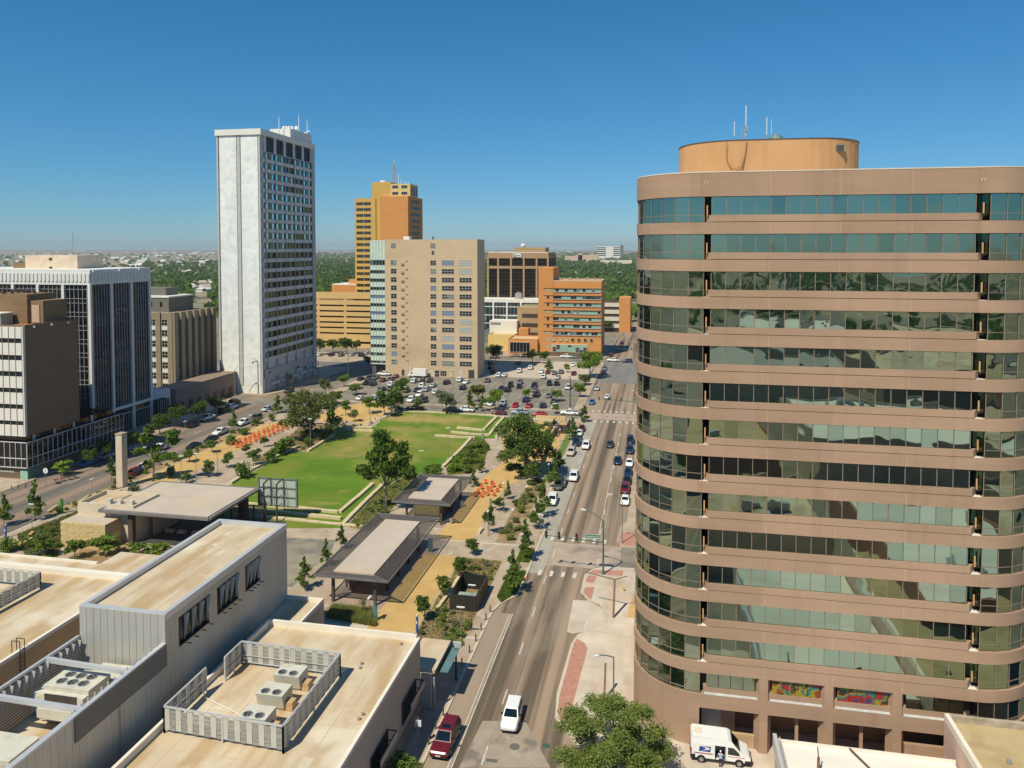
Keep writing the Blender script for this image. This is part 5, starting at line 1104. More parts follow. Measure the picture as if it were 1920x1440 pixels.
t = thing('vent_stack', 'dark rusty vent stack on the white roof', 'pipe', (14.9, 71.5, 4.5), world=True); MB().tube((14.9, 71.5, 4.5), (14.9, 71.5, 5.8), .13, n=8).build('stack', M('rust', (.2, .1, .06), .8), t); MB().tube((14.9, 71.5, 5.8), (14.8, 71.5, 6.8), .06, n=6).build('flue', MATS['rust'], t)
t = thing('vent_pipe', 'short white vent stub on the white roof', 'pipe', (17.4, 71, 4.5), world=True); MB().tube((17.4, 71, 4.5), (17.4, 71, 5.5), .08, n=8).build('stub', m_ant, t)
TBK = bldg('tan_corner_block', 'pink walled block with a weathered tan roof at the right edge', 34, 74)
MB().box(27.9, 40, 0, 60, 78.4, 6.6).build('wall', M('pink_stucco_wall', (.6, .43, .35), .9, var=.12, scale=.6, stretch=(1, 1, .3)), TBK); MB().box(28.3, 40, 6.6, 60, 78.0, 6.7).build('roof', overlay(M('weathered_tan', (.44, .33, .17), .95, col2=(.5, .39, .22), scale=.3, stretch=(.4, 1.2, 1)), (.36, .26, .13), .25, .5, .65), TBK)
MB().box(27.9, 40, 6.6, 28.3, 78.4, 7.3).build('parapet', m_parap, TBK); MB().box(28.3, 78.0, 6.6, 60, 78.4, 7.3).build('parapet', M('stained_parapet', (.3, .24, .17), .9, col2=(.5, .42, .33), scale=.8), TBK)
x, y = at(1892, 1430, 6.8); t = thing('roof_vent', 'small round vent on the weathered tan roof', 'vent', (x, y, 6.7)); MB().prism(arc(0, 0, .22, 0, R(340), 10), 0, .35).build('cap', m_steel, t)
# ================================================================ park structures
m_broof = overlay(M('pavilion_membrane', (.47, .385, .31), .9, col2=(.54, .45, .365), scale=.2), (.56, .42, .28), .15, .5, .65, amount=.6)
m_louv = M('grey_louvre', (.13, .11, .105), .55, var=.08)
m_rust = M('weathered_steel', (.09, .06, .05), .8, var=.15)
m_slatw = M('timber_slat', (.45, .36, .18), .8, var=.2, scale=2)
PGND = 0.14
def pavilion(lb, x0, x1, y0, y1, z, ix0, ix1, iy0, iy1):
    t = thing('shade_pavilion', lb, 'pavilion', ((x0 + x1) / 2, (y0 + y1) / 2, PGND), world=True, group='pavilions along the promenade')
    MB().box(ix0, iy0, z - .25, ix1, iy1, z + .12).build('roof_deck', m_broof, t)
    fr = MB()
    for a, b in (((x0, y0), (x1, y0)), ((x1, y0), (x1, y1)), ((x1, y1), (x0, y1)), ((x0, y1), (x0, y0))): fr.bar((*a, z - .1), (*b, z - .1), .16, .3)
    for a, b in (((x0, y0), (ix0, iy0)), ((x1, y0), (ix1, iy0)), ((x1, y1), (ix1, iy1)), ((x0, y1), (ix0, iy1))): fr.bar((*a, z - .12), (*b, z - .12), .14, .2)
    fr.build('eaves_frame', M('eaves_grey', (.17, .16, .16), .5), t)
    sl = MB(); st = .16
    def row(a0, a1, f):
        n = int((a1 - a0) / st)
        for q in range(n): f(a0 + q * st)
    row(x0 + .1, ix0, lambda x: sl.box(x, y0 + (x - x0) * (iy0 - y0) / (ix0 - x0), z - .1, x + .065, y1 - (x - x0) * (y1 - iy1) / (ix0 - x0), z - .03))
    row(ix1, x1 - .1, lambda x: sl.box(x, y0 + (x1 - x) * (iy0 - y0) / (x1 - ix1), z - .1, x + .065, y1 - (x1 - x) * (y1 - iy1) / (x1 - ix1), z - .03))
    row(y0 + .1, iy0, lambda y: sl.box(x0 + (y - y0) * (ix0 - x0) / (iy0 - y0), y, z - .1, x1 - (y - y0) * (x1 - ix1) / (iy0 - y0), y + .065, z - .03))
    row(iy1, y1 - .1, lambda y: sl.box(x0 + (y1 - y) * (ix0 - x0) / (y1 - iy1), y, z - .1, x1 - (y1 - y) * (x1 - ix1) / (y1 - iy1), y + .065, z - .03))
    sl.build('shade_louvres', m_louv, t, kind='stuff')
    return t
p1 = pavilion('larger grey louvred shade pavilion with a pale roof deck near the low halls', -49.9, -38.2, 101.2, 127.3, 4.5, -47.4, -41.0, 102.8, 124.5)
for y in (102.4, 107.5, 112.5, 117.5, 122.5):
    for x in (-47.3, -40.7): MB().box(x - .2, y - .2, PGND, x + .2, y + .2, 4.3).build('post', m_rust, p1)
for y in (106, 112, 118): MB().box(-46.6, y, PGND, -46.3, y + 4, 2.2).build('screen_wall', M('mesh_screen', (.3, .26, .2), .8), p1)
p2 = pavilion('smaller grey louvred kiosk pavilion with a timber slatted end wall', -49.7, -38.2, 134.0, 151.5, 4.5, -47.2, -40.6, 136.2, 149.3)
for y in (135.3, 142.5, 149.5):
    for x in (-47.2, -40.3): MB().box(x - .18, y - .18, PGND, x + .18, y + .18, 4.3).build('post', m_rust, p2)
MB().box(-45.9, 136.2, PGND, -41.0, 147.5, 4.2).build('kiosk_wall', M('kiosk_brown', (.11, .08, .05), .8, var=.15), p2)
for q in range(12): MB().box(-46.0, 136.0, .5 + q * .24, -40.9, 136.2, .66 + q * .24).build('timber_slat', m_slatw, p2)
for q in range(6): MB().box(-41.0, 137 + q * 1.8, .3, -40.85, 138.3 + q * 1.8, 3.4).build('shutter', m_rust, p2)
sheet('pavilion_shade_floor', rect(-47.6, 101.5, -39.5, 126), .148, M('pavilion_floor', (.34, .25, .2), .9, var=.1, scale=.5)); sheet('kiosk_floor', rect(-48.5, 133.5, -39.5, 151), .148, MATS['pavilion_floor'])
# stage
ST = thing('stage_canopy', 'wide stage canopy with a pale flat roof tilted over a dark stage floor', 'stage', (-87, 123, PGND), world=True)
MB().face([(-97.2, 115.4, 6.25), (-76.5, 115.4, 6.25), (-76.5, 131.0, 6.25), (-97.2, 131.0, 6.25)]).prism([(-97.2, 115.4), (-76.5, 115.4), (-76.5, 131), (-97.2, 131)], 5.75, 6.24).build('roof_deck', m_broof, ST)
e_ = MB()
for a, b in (((-97.7, 115), (-76, 115)), ((-76, 115), (-76, 131.4)), ((-76, 131.4), (-97.7, 131.4)), ((-97.7, 131.4), (-97.7, 115))): e_.bar((*a, 6.0), (*b, 6.0), .6, .42)
e_.build('edge_beam', M('stage_edge', (.2, .18, .17), .6), ST)
for x, y in ((-91.9, 115.9), (-77.5, 129), (-79.5, 131), (-84, 131)): MB().box(x - .45, y - .45, PGND, x + .45, y + .45, 5.8).build('post', m_rust, ST)
sheet('stage_floor', rect(-91, 116.5, -70, 131), .165, M('dark_stage', (.06, .055, .055), .8, var=.15, scale=.4))
for x in (-89.5, -87, -84): MB().box(x, 121.5, PGND, x + 1.6, 122.3, .7).build('bench', m_stone, ST)
MB().box(-90.8, 120, PGND, -90.4, 127, 3.8).build('back_wall', m_conc, ST)
SBD = bldg('stage_service_building', 'limestone service building with two roof levels beside the stage', -99, 118)
a0 = at(110, 1020, .14); 
MB().box(-103.4, 112.4, 0, -94.4, 116.4, 4.6).build('stone_wall', M('stone_courses', (.55, .4, .17), .9, col2=(.66, .52, .28), scale=1.2, stretch=(.25, .25, 3)), SBD)
for k in range(9):   # ashlar courses, each block proud or shy of its neighbour
    for q in range(7):
        x = -103.4 + q * 1.29 + (.4 if k % 2 else 0); MB().box(x + .02, 112.36 - rnd.random() * .06, .16 + k * .49, min(x + 1.26, -94.4), 112.42, .62 + k * .49).build('stone_block', MATS['stone_courses'], SBD)
MB().box(-103.2, 112.6, 4.6, -94.6, 116.3, 4.62).build('roof', m_broof, SBD); MB().box(-103.4, 116.4, 0, -91.9, 123.5, 6.0).build('upper_wall', M('pale_concrete', (.6, .5, .37), .9, var=.07, scale=.4), SBD); MB().box(-103, 116.8, 5.5, -92.3, 123.1, 6.02).build('roof', m_troof, SBD)
roofbox(MB(), -103.4, 116.4, -91.9, 123.5, 6.0, 6.7, .3).build('parapet', MATS['pale_concrete'], SBD)
for i, x in enumerate((-98.7, -96.6, -94.2)): MB().box(x, 118, 6.05, x + .8, 118.7, 7.0).build('roof_unit', m_unit, SBD)
# video screen frame seen from behind
VS = thing('video_screen', 'large outdoor video screen seen from behind on two bent steel masts', 'screen', (-72, 132, PGND), world=True)
(vx0, vz1), (vx1, _) = aty(485, 895, 132), aty(556, 897, 132); vz0 = aty(520, 948, 132)[1]
MB().box(vx0, 132, vz0, vx1, 132.25, vz1).build('screen_back', M('pale_green_back', (.42, .47, .4), .5, var=.04), VS)
f_ = MB()
for z in (vz0, vz0 + (vz1 - vz0) / 3, vz0 + 2 * (vz1 - vz0) / 3, vz1): f_.box(vx0, 131.85, z - .1, vx1, 132, z + .1)
for x in (vx0, vx1): f_.box(x - .14, 131.8, vz0 - .1, x + .14, 132.3, vz1 + .1)
f_.build('screen_frame', M('frame_green', (.16, .19, .16), .5), VS)
for px in (498, 522):
    x = aty(px, 960, 131)[0]; MB().path([(x, 130.4, PGND), (x, 130.4, vz1 - .6), (x + .5, 131.8, vz1 + .1)], .16, n=6).build('mast', m_rust, VS)
    for z in (vz0 + .2, vz0 + 1.8, vz0 + 3.4): MB().bar((x, 130.4, z), (x + .3, 131.9, z + .4), .1).build('bracket', m_rust, VS)
    MB().path([(x + .9, 131.7, vz1), (x + 1.1, 131.5, vz1 - 1.6), (x + 1.5, 131.6, vz0 + 1.6), (x + 1.5, 131.7, vz0)], .05).build('cable', m_rust, VS)
GR = thing('mesh_guardrail', 'dark steel mesh guardrail of three panels between the stage and the video screen', 'railing', (-79, 130, PGND), world=True)
for px in (434, 454.5, 476, 498): x = aty(px, 970, 130.6)[0]; MB().box(x - .13, 130.5, PGND, x + .13, 130.75, 3.1).build('post', m_rust, GR)
x0 = aty(434, 970, 130.6)[0]; x1 = aty(498, 970, 130.6)[0]; MB().box(x0, 130.55, 2.95, x1, 130.7, 3.1).build('top_rail', m_rust, GR)
msh = MB()
for q in range(56): x = x0 + (x1 - x0) * q / 56; msh.box(x, 130.6, .4, x + .05, 130.65, 2.95)
msh.build('mesh_infill', M('mesh_grey', (.3, .28, .24), .6), GR, kind='stuff')
# clock tower
CK = thing('clock_tower', 'slim square limestone clock tower beside the left street', 'clock tower', (-115.9, 143.6, PGND), world=True)
MB().box(-116.9, 142.8, PGND, -115.35, 144.5, 11.8).build('shaft', M('clock_stone', (.62, .5, .36), .9, var=.06, scale=.4), CK); MB().box(-117.0, 142.7, 11.8, -115.25, 144.6, 12.1).build('cap', m_conc, CK)
for nm, rot in (('clock_face', 'r'), ('clock_face', 'f')):
    if rot == 'r':
        cf = MB().tube((-115.35, 143.65, 10.6), (-115.27, 143.65, 10.6), .52, n=18).build('clock_face', m_ant, CK); MB().tube((-115.35, 143.65, 10.6), (-115.3, 143.65, 10.6), .6, n=18).build('clock_rim', m_blk, cf)
        h_ = MB().bar((-115.26, 143.65, 10.6), (-115.26, 143.65, 11.0), .06).bar((-115.26, 143.65, 10.6), (-115.26, 143.45, 10.4), .07)
        for k in range(12): a = R(30 * k); h_.bar((-115.265, 143.65 + .42 * math.sin(a), 10.6 + .42 * math.cos(a)), (-115.265, 143.65 + .5 * math.sin(a), 10.6 + .5 * math.cos(a)), .035)
        h_.build('clock_hands', m_blk, cf)
MB().box(-117.05, 143.0, 10.2, -116.9, 144.2, 11.1).build('side_bracket', m_rust, CK)
# fence around the clock tower planting
CF = thing('dark_fence', 'dark metal fence panel at the foot of the clock tower', 'fence', (-108, 130, PGND), world=True)
for px in (207, 228): x, y = at(px, 940, PGND); MB().box(x - .12, y - .12, PGND, x + .12, y + .12, 2.6).build('post', m_rust, CF)
(xa_, ya_), (xb_, yb_) = at(207, 940, PGND), at(270, 925, PGND); MB().bar((xa_, ya_, 2.5), (xb_, yb_, 2.5), .14).build('rail', m_rust, CF)
# limestone seat walls, block by block
def seat_wall(lb, pts, h=.5, wdt=.8, z=.15, L=2.0):
    P = [at(a, b, z) for a, b in pts]
    t = thing('limestone_seat_wall', lb, 'seat wall', (*P[0], z), world=True, group='limestone seat walls round the lawn')
    for i in range(len(P) - 1):
        a = Vector((*P[i], 0)); b = Vector((*P[i + 1], 0)); D = (b - a).length; n = max(1, round(D / L)); dv = (b - a) / D
        for q in range(n):
            p = a + dv * (D * q / n + .02); r = a + dv * (D * (q + 1) / n - .02); hh = h + rnd.uniform(-.04, .04)
            MB().bar(p + Vector((0, 0, z + hh / 2)), r + Vector((0, 0, z + hh / 2)), wdt + rnd.uniform(-.06, .06), hh).build('stone_block', m_stone, t)
    return t
seat_wall('inner limestone edge along the right front corner of the lawn', [(699, 909), (667, 937), (637, 962)], L=2.4)
seat_wall('inner limestone edge along the front of the lawn, running left from the corner', [(634, 962), (560, 955), (480, 948), (400, 941)], L=2.4)
seat_wall('middle limestone step across the front of the lawn', [(640, 974), (560, 966), (480, 958), (395, 950)], L=2.4)
seat_wall('outer limestone edge beside the planting at the right front of the lawn', [(720, 908), (690, 937), (662, 965), (643, 985)], L=1.6)
seat_wall('front limestone kerb of the lawn next to the plaza', [(680, 988), (600, 980), (520, 972), (440, 965)], h=.25, L=3)
seat_wall('left limestone edge of the lawn below the shrubs', [(432, 908), (470, 883), (505, 866), (535, 848), (560, 838)], L=2.4)
seat_wall('limestone edge stepping back under the oak', [(577, 847), (600, 833), (626, 817)], L=1.8)
seat_wall('upper of the two stone ledges right of the oak', [(642, 801), (698, 803)], L=2.6)
seat_wall('lower of the two stone ledges right of the oak', [(646, 807), (700, 809)], L=2.6)
seat_wall('right limestone edge of the lawn along the shrub bed', [(830, 877), (850, 858), (868, 840), (884, 822)], L=2.4)
seat_wall('front terrace step at the upper right of the lawn', [(816, 818), (835, 819), (855, 821), (890, 822)], L=2.6)
seat_wall('middle terrace step at the upper right of the lawn, bent at its end', [(846, 811), (880, 815), (917, 817), (931, 799), (945, 783)], L=2.8)
seat_wall('rear terrace step at the upper right of the lawn, bent at its end', [(857, 803), (885, 806), (906, 808), (919, 795), (932, 782)], L=2.8)
seat_wall('outer stone edge of the terraces beside the big oak', [(930, 821), (942, 806), (952, 794), (961, 784)], L=2.6)
seat_wall('back kerb of the lawn along the row of parked cars', [(748, 772), (800, 773), (860, 776), (930, 780)], h=.3, L=4)
seat_wall('pale stone edging along the right-hand gold path near the bins', [(860, 1085), (848, 1105), (838, 1120), (820, 1143)], h=.4, wdt=.5, L=1.5)
seat_wall('short limestone bench at the crossing of the gold path', [(904, 993), (897, 1002)], h=.5, wdt=.6, L=1.6)
LK = []
for k in range(26):
    px = 688 + k * 2.2 + rnd.uniform(-2, 2); py = 795 - k * .95 + rnd.uniform(-3, 3); x, y = at(px, py, .15)
    t = thing('boulder', '', 'boulder', (x, y, .1), rnd.random() * 6, group='rocks along the play gravel')
    b = MB(); r = rnd.uniform(.5, .95); b.prism([(r * rnd.uniform(.7, 1.1) * math.cos(a), r * rnd.uniform(.5, .9) * math.sin(a)) for a in [R(q * 60) for q in range(6)]], 0, r * rnd.uniform(.6, .9)); b.build('rock', m_stone, t)
    LK.append((t, 'pale limestone boulder edging the play gravel'))
place_labels(LK)
# orange tables and chairs
m_or = M('orange_furniture', (.62, .13, .05), .55, var=0)
tb = MB().tube((0, 0, .7), (0, 0, .75), .42, n=10).tube((0, 0, 0), (0, 0, .7), .05, n=5).tube((0, 0, 0), (0, 0, .04), .28, n=8).mesh('table', m_or)
chs = MB().box(-.24, -.24, .42, .24, .24, .47).mesh('seat', m_or); chb = MB().box(-.24, .2, .47, .24, .25, .95).mesh('backrest', m_or)
chl = MB().box(-.03, -.03, 0, .03, .03, .42).mesh('leg', m_or)
ttop = MB().tube((0, 0, .7), (0, 0, .75), .45, n=10).mesh('tabletop', m_or); tst = MB().tube((0, 0, 0), (0, 0, .7), .05, n=5).tube((0, 0, 0), (0, 0, .04), .28, n=8).mesh('pedestal', m_or)
def chair(x, y, rz, grp):
    t = thing('park_chair', '', 'chair', (x, y, .15), rz, grp); ob('seat', chs, t); ob('backrest', chb, t)
    for a in (-.2, .2):
        for b in (-.2, .2): ob('leg', chl, t, (a, b, 0))
    return t
def table(x, y, grp):
    t = thing('park_table', '', 'table', (x, y, .15), 0, grp); ob('tabletop', ttop, t); ob('pedestal', tst, t); return t
set_r = [(916, 908), (931, 914), (909, 918), (926, 922), (902, 926), (920, 930), (897, 932)]
Lr, Lt, D_ = [], [], math.pi
for px, py in set_r:
    x, y = at(px, py, .15)
    for k in (-.75, .75): c_ = chair(x + k, y, rnd.uniform(-.5, .5) + (D_ if k > 0 else 0), 'orange chairs on the right gold path'); c_.scale = (1.35, 1.5, 1.05); Lr.append((c_, 'low orange chair on the right gold path'))
for q in range(13):
    px = 443 + q * 8.6; py = 838 - q * 3.55
    for s_ in (-1, 1):
        x, y = at(px + s_ * 5, py + s_ * 2.6, .15)
        for k in (-.8, .8): c_ = chair(x + k, y + rnd.uniform(-.3, .3), rnd.uniform(-.6, .6) + (D_ if k > 0 else 0), 'orange chairs on the left promenade'); c_.scale = (1.35, 1.5, 1.05); Lr.append((c_, 'low orange chair on the left promenade'))
        if q % 3 == 1: Lt.append((table(x, y + 1.3, 'orange tables on the left promenade'), 'small round orange table on the left promenade'))
place_labels(Lt); place_labels(Lr)
# bin enclosure
DE = thing('bin_enclosure', 'open-topped black slatted bin enclosure beside the street planting', 'enclosure', (-27.5, 107, PGND), world=True)
for (a, b, c, d) in ((-29.6, 103.3, -25.5, 103.5), (-29.6, 110.3, -25.5, 110.5), (-29.6, 103.5, -29.4, 110.3), (-25.7, 103.5, -25.5, 110.3)): MB().box(a, b, PGND, c, d, 2.4).build('wall', m_blk, DE)
for q in range(14): MB().box(-29.55 + q * .29, 103.22, .2, -29.32 + q * .29, 103.3, 2.38).build('slat', M('dark_slat', (.05, .042, .036), .6, var=.15), DE)
for q in range(23): MB().box(-25.5, 103.4 + q * .3, .2, -25.43, 103.64 + q * .3, 2.38).build('slat', M('brown_slat', (.13, .1, .065), .7, var=.2, scale=3), DE)
t = thing('waste_bin', 'grey-green lidded waste skip inside the black enclosure', 'bin', (-27.6, 105.8, PGND)); MB().prism([(-1.3, -.8), (1.3, -.8), (1.3, .8), (-1.3, .8)], 0, 1.1).build('skip', M('skip_green', (.2, .26, .22), .6), t); MB().box(-1.35, -.85, 1.1, 1.35, .85, 1.2).build('lid', M('skip_lid', (.3, .35, .3), .5), t)
# retaining wall by the big oak
RW = thing('curved_garden_wall', 'tan rendered garden wall between the oak gravel and the grass verge', 'wall', (-26, 185, PGND), world=True)
P = [at(a, b, .15) for a, b in ((1016, 868), (1024, 845), (1034, 822), (1044, 806))]
for i in range(len(P) - 1): MB().bar((*P[i], 1.0), (*P[i + 1], 1.0), .4, 1.9).build('wall_panel', M('wall_tan', (.5, .36, .18), .9, var=.08), RW)
BW2 = thing('brown_garden_wall', 'dark brown steel wall box at the far right corner of the park', 'wall', (-28, 212, PGND), world=True)
(x0, y0), (x1, y1) = at(1032, 812, .15), at(1064, 812, .15); MB().box(x0, y0, PGND, x1, y0 + .3, 2.6).build('front_panel', m_rust, BW2); MB().box(x1 - .3, y0 + .3, PGND, x1, y0 + 8, 2.6).build('side_panel', m_rust, BW2); MB().box(x0, y0 + .3, PGND, x0 + .3, y0 + 8, 2.6).build('side_panel', m_rust, BW2)
TW2 = thing('stone_garden_wall', 'yellow stone wall at the far end of the oak gravel by the parked cars', 'wall', (-34, 224, PGND), world=True)
(x0, y0), (x1, y1) = at(1005, 786, .15), at(1060, 788, .15)
for q in range(10): d = (x1 - x0) / 10; MB().box(x0 + d * q + .03, y0 - rnd.random() * .08, PGND, x0 + d * (q + 1) - .03, y0 + .6, 1.3).build('stone_block', MATS['stone_courses'], TW2)
# lamps: slim posts with a flat head
m_pole = M('lamp_grey', (.3, .3, .29), .5, var=.06, metal=.4)
lp_post = MB().tube((0, 0, 0), (0, 0, 1), .011, .009, 6).mesh('post', m_pole); lp_base = MB().tube((0, 0, 0), (0, 0, .035), .03, n=8).mesh('base', m_conc)
lp_head = MB().box(-.16, -.045, .985, .16, .045, 1.005).mesh('lamp_head', M('lamp_head_white', (.7, .7, .68), .4, var=0))
lamps = [(864, 1197, 1138), (885, 1142, 1098), (962, 1005, 955), (988, 955, 912), (915, 1005, 958), (945, 963, 905), (1013, 1000, 965), (693, 1172, 1120), (790, 888, 845), (840, 860, 802), (910, 810, 757), (582, 843, 785), (720, 960, 905), (173, 935, 898),
         (348, 838, 790), (60, 990, 945), (240, 880, 0), (272, 878, 838), (340, 905, 855), (368, 900, 850), (408, 885, 835), (1041, 830, 800), (1047, 815, 797), (695, 800, 772), (505, 800, 770), (430, 838, 800), (470, 815, 778), (1029, 900, 870), (1110, 705, 672), (760, 760, 725), (812, 765, 730), (850, 740, 690), (1050, 830, 805)]
Ll = []
for bx, by, ty in lamps:
    if not ty: continue
    x, y = at(bx, by, .14); h = min(9, max(3.6, aty(bx, ty, y)[1] - .14))
    t = thing('park_lamp', '', 'lamp', (x, y, .14), rnd.choice((0, 0, 1.57)), 'slim lamp posts of the park'); s_ = 5.0
    o = ob('post', lp_post, t); o.scale = (h * .9, h * .9, h); o = ob('lamp_head', lp_head, t); o.scale = (3.4, 3.4, h); o = ob('base', lp_base, t); o.scale = (6, 6, 6)
    Ll.append((t, 'slim grey lamp post with a flat white head in or beside the park'))
place_labels(Ll)
# street poles with curved arm; traffic mast arms
m_gpole = M('green_pole', (.07, .14, .12), .5, var=.06)
def mast_pole(lb, x, y, h, arm=None, lampdir=None, mat=m_gpole, sign=None, cat='traffic light', r=.16):
    t = thing('traffic_mast' if arm else 'street_light', lb, cat, (x, y, .13), world=True)
    MB().tube((x, y, .13), (x, y, h), r, r * .75, 8).build('pole', mat, t); MB().tube((x, y, .13), (x, y, .7), r * 1.7, r * 1.3, 8).build('base', mat, t)
    if lampdir:
        dx, dy, up = lampdir; MB().path([(x, y, h - .1), (x + dx * .4, y + dy * .4, h + up * .55), (x + dx * .8, y + dy * .8, h + up * .95), (x + dx, y + dy, h + up)], .07, n=6).build('lamp_arm', mat, t); MB().bar((x + dx * .95, y + dy * .95, h + up - .03), (x + dx * 1.25, y + dy * 1.25, h + up), .3, .14).build('lamp_head', m_ant, t)
    if arm:
        L, z = arm; MB().tube((x, y, z - .25), (x + L, y, z + .25), .12, .06, 8).build('mast_arm', mat, t)
        for q in (.45, .75, .97):
            s_ = MB().box(x + L * q - .18, y - .16, z - .35 + .2 * q, x + L * q + .18, y + .16, z + .75 + .2 * q); sg_ = s_.build('signal_head', m_blk, t)
            for k in range(3): MB().tube((x + L * q, y - .17, z - .12 + k * .34 + .2 * q), (x + L * q, y - .2, z - .12 + k * .34 + .2 * q), .11, n=8).build('signal_lens', M('lens_' + ('green', 'amber', 'red')[k], ((.02, .1, .06), (.12, .07, .01), (.12, .01, .01))[k], .3, var=0), sg_)
    if sign:
        sx, z, wd, txt = sign; sb = MB().box(x + sx - wd / 2, y - .1, z, x + sx + wd / 2, y - .04, z + .62).build('street_sign', M('sign_green', (.01, .2, .13), .4, var=0), t); fr_ = MB()
        for a, b in (((-wd / 2, .0), (wd / 2, 0)), ((-wd / 2, .62), (wd / 2, .62)), ((-wd / 2, 0), (-wd / 2, .62)), ((wd / 2, 0), (wd / 2, .62))): fr_.bar((x + sx + a[0], y - .115, z + a[1]), (x + sx + b[0], y - .115, z + b[1]), .04)
        fr_.build('sign_border', m_ant, sb)
        if txt: o = text(txt, .46, (0, 0, 0), (R(90), 0, 0), m_ant, t)
        if txt: o.location = Vector((x + sx, y - .125, z + .3)) - Vector((x, y, .13))
    return t
mast_pole('tall green traffic mast with a street-name sign, its arm over the main street', -8.4, 119.5, 8.9, arm=(-9.6, 5.6), lampdir=(-3.0, .6, 1.4), sign=(-1.7, 5.95, 2.3, 'Loraine St'))
mast_pole('slim dark street light at the brick corner beyond the traffic mast', -6.0, 133.0, 7.6, lampdir=(-1.8, -.8, 1.5), mat=m_pole, cat='street light', r=.1)
mast_pole('slim grey street light rising beside the foreground tree', -4.4, 79.3, 9.0, lampdir=(-1.6, -1.0, .5), mat=m_pole, cat='street light', r=.1)
x, y = at(1184, 757, 0); mast_pole('traffic mast with a green street sign half hidden by the curved tower', -5.0, 229, 8.5, arm=(-13, 6.2), sign=(-1.2, 6.3, 2.6, ''), lampdir=(-2, -.5, 1.0))
mast_pole('traffic mast at the far cross street', -6.0, 346, 8.5, arm=(-13, 6.2))
x, y = at(597, 717, .1); mast_pole('traffic mast with a green street sign at the left intersection', x, y, 8.5, arm=(-11.5, 5.6), lampdir=(-2, -.6, 1), sign=(-2.4, 5.8, 3.2, ''))
x, y = at(484, 738, .1); mast_pole('grey traffic pole standing before the marble tower', x, y, 12, lampdir=(-2.4, -1, 1.2), mat=m_pole, cat='street light')
x, y = at(441, 742, .1); mast_pole('street light beside the dark pole sign', x, y, 9.4, lampdir=(2.6, .5, 1.6), mat=m_pole, cat='street light')
x, y = at(653, 712, .1); mast_pole('street light at the corner in front of the tan slab block', x, y, 11, lampdir=(-3, 0, 1.4), mat=m_gpole, cat='street light')
x, y = at(1069, 762, .1); mast_pole('dark utility pole at the near corner of the car park', x, y, 10, mat=m_blk, cat='street light', lampdir=(-1, 0, .3))
x, y = at(1099, 700, .1); mast_pole('white-headed street light before the bright green tree', x, y, 8, mat=m_ant, cat='street light', lampdir=(.3, .2, .2))
# brown gate frame on the driveway (two inclined posts with a bar)
t = thing('brown_post', 'leaning brown steel post on the white driveway beside the tower', 'post', (-4.4, 101, .13), world=True); a = at(1150, 1158, .13); MB().bar((*a, .13), (a[0] + .1, a[1] + 1.5, 5.0), .28).build('post', M('brown_steel', (.22, .12, .07), .6), t); b_ = (a[0] + .1, a[1] + 1.5, 5.0); MB().bar(b_, (a[0] - 4.2, a[1] + 2.5, 5.3), .12).build('arm', MATS['brown_steel'], t); MB().bar(b_, (a[0] + 1.9, a[1] + 1.9, 5.5), .1).build('arm', MATS['brown_steel'], t)
t = thing('brown_post', 'brown steel post on the kerb beside the brick median strip', 'post', (-4.9, 82, .13), world=True); a = at(1133, 1313, .13); MB().bar((*a, .13), (a[0] + .05, a[1] + 1.2, 3.9), .24).build('post', MATS['brown_steel'], t)
t = thing('fire_hydrant', 'small yellow fire hydrant on the pale pavement beside the tower', 'hydrant', (*at(1169, 1108, .13), .13)); m_y = M('hydrant_yellow', (.6, .42, .03), .5, var=0); MB().tube((0, 0, 0), (0, 0, .6), .14, n=10).build('barrel', m_y, t); MB().tube((0, 0, .6), (0, 0, .78), .16, .05, 10).build('bonnet', m_y, t); MB().tube((-.24, 0, .42), (.24, 0, .42), .07, n=8).build('nozzle', m_y, t)
# bollards
bol_b = MB().tube((0, 0, 0), (0, 0, .95), .09, n=8).mesh('shaft', m_rust); bol_c = MB().tube((0, 0, .95), (0, 0, 1.02), .1, .05, 8).mesh('cap', m_blk)
Lb = []
for px, py in ((919, 1148), (911, 1163), (902, 1182), (892, 1203), (880, 1224), (866, 1248), (831, 1342), (817, 1367), (804, 1396)):
    t = thing('bollard', '', 'bollard', (*at(px, py, .14), .14), 0, 'bollards along the main street kerb'); ob('shaft', bol_b, t); ob('cap', bol_c, t); Lb.append((t, 'short dark bollard along the main street kerb'))
place_labels(Lb, 'depth'); Lb = []
for px, py in ((22, 918), (34, 917), (48, 915), (60, 912)):
    t = thing('bollard', '', 'bollard', (*at(px, py, .14), .14), 0, 'bollards at the left corner'); ob('shaft', bol_b, t); ob('cap', bol_c, t); Lb.append((t, 'dark bollard on the left street corner by the brown block'))
place_labels(Lb)
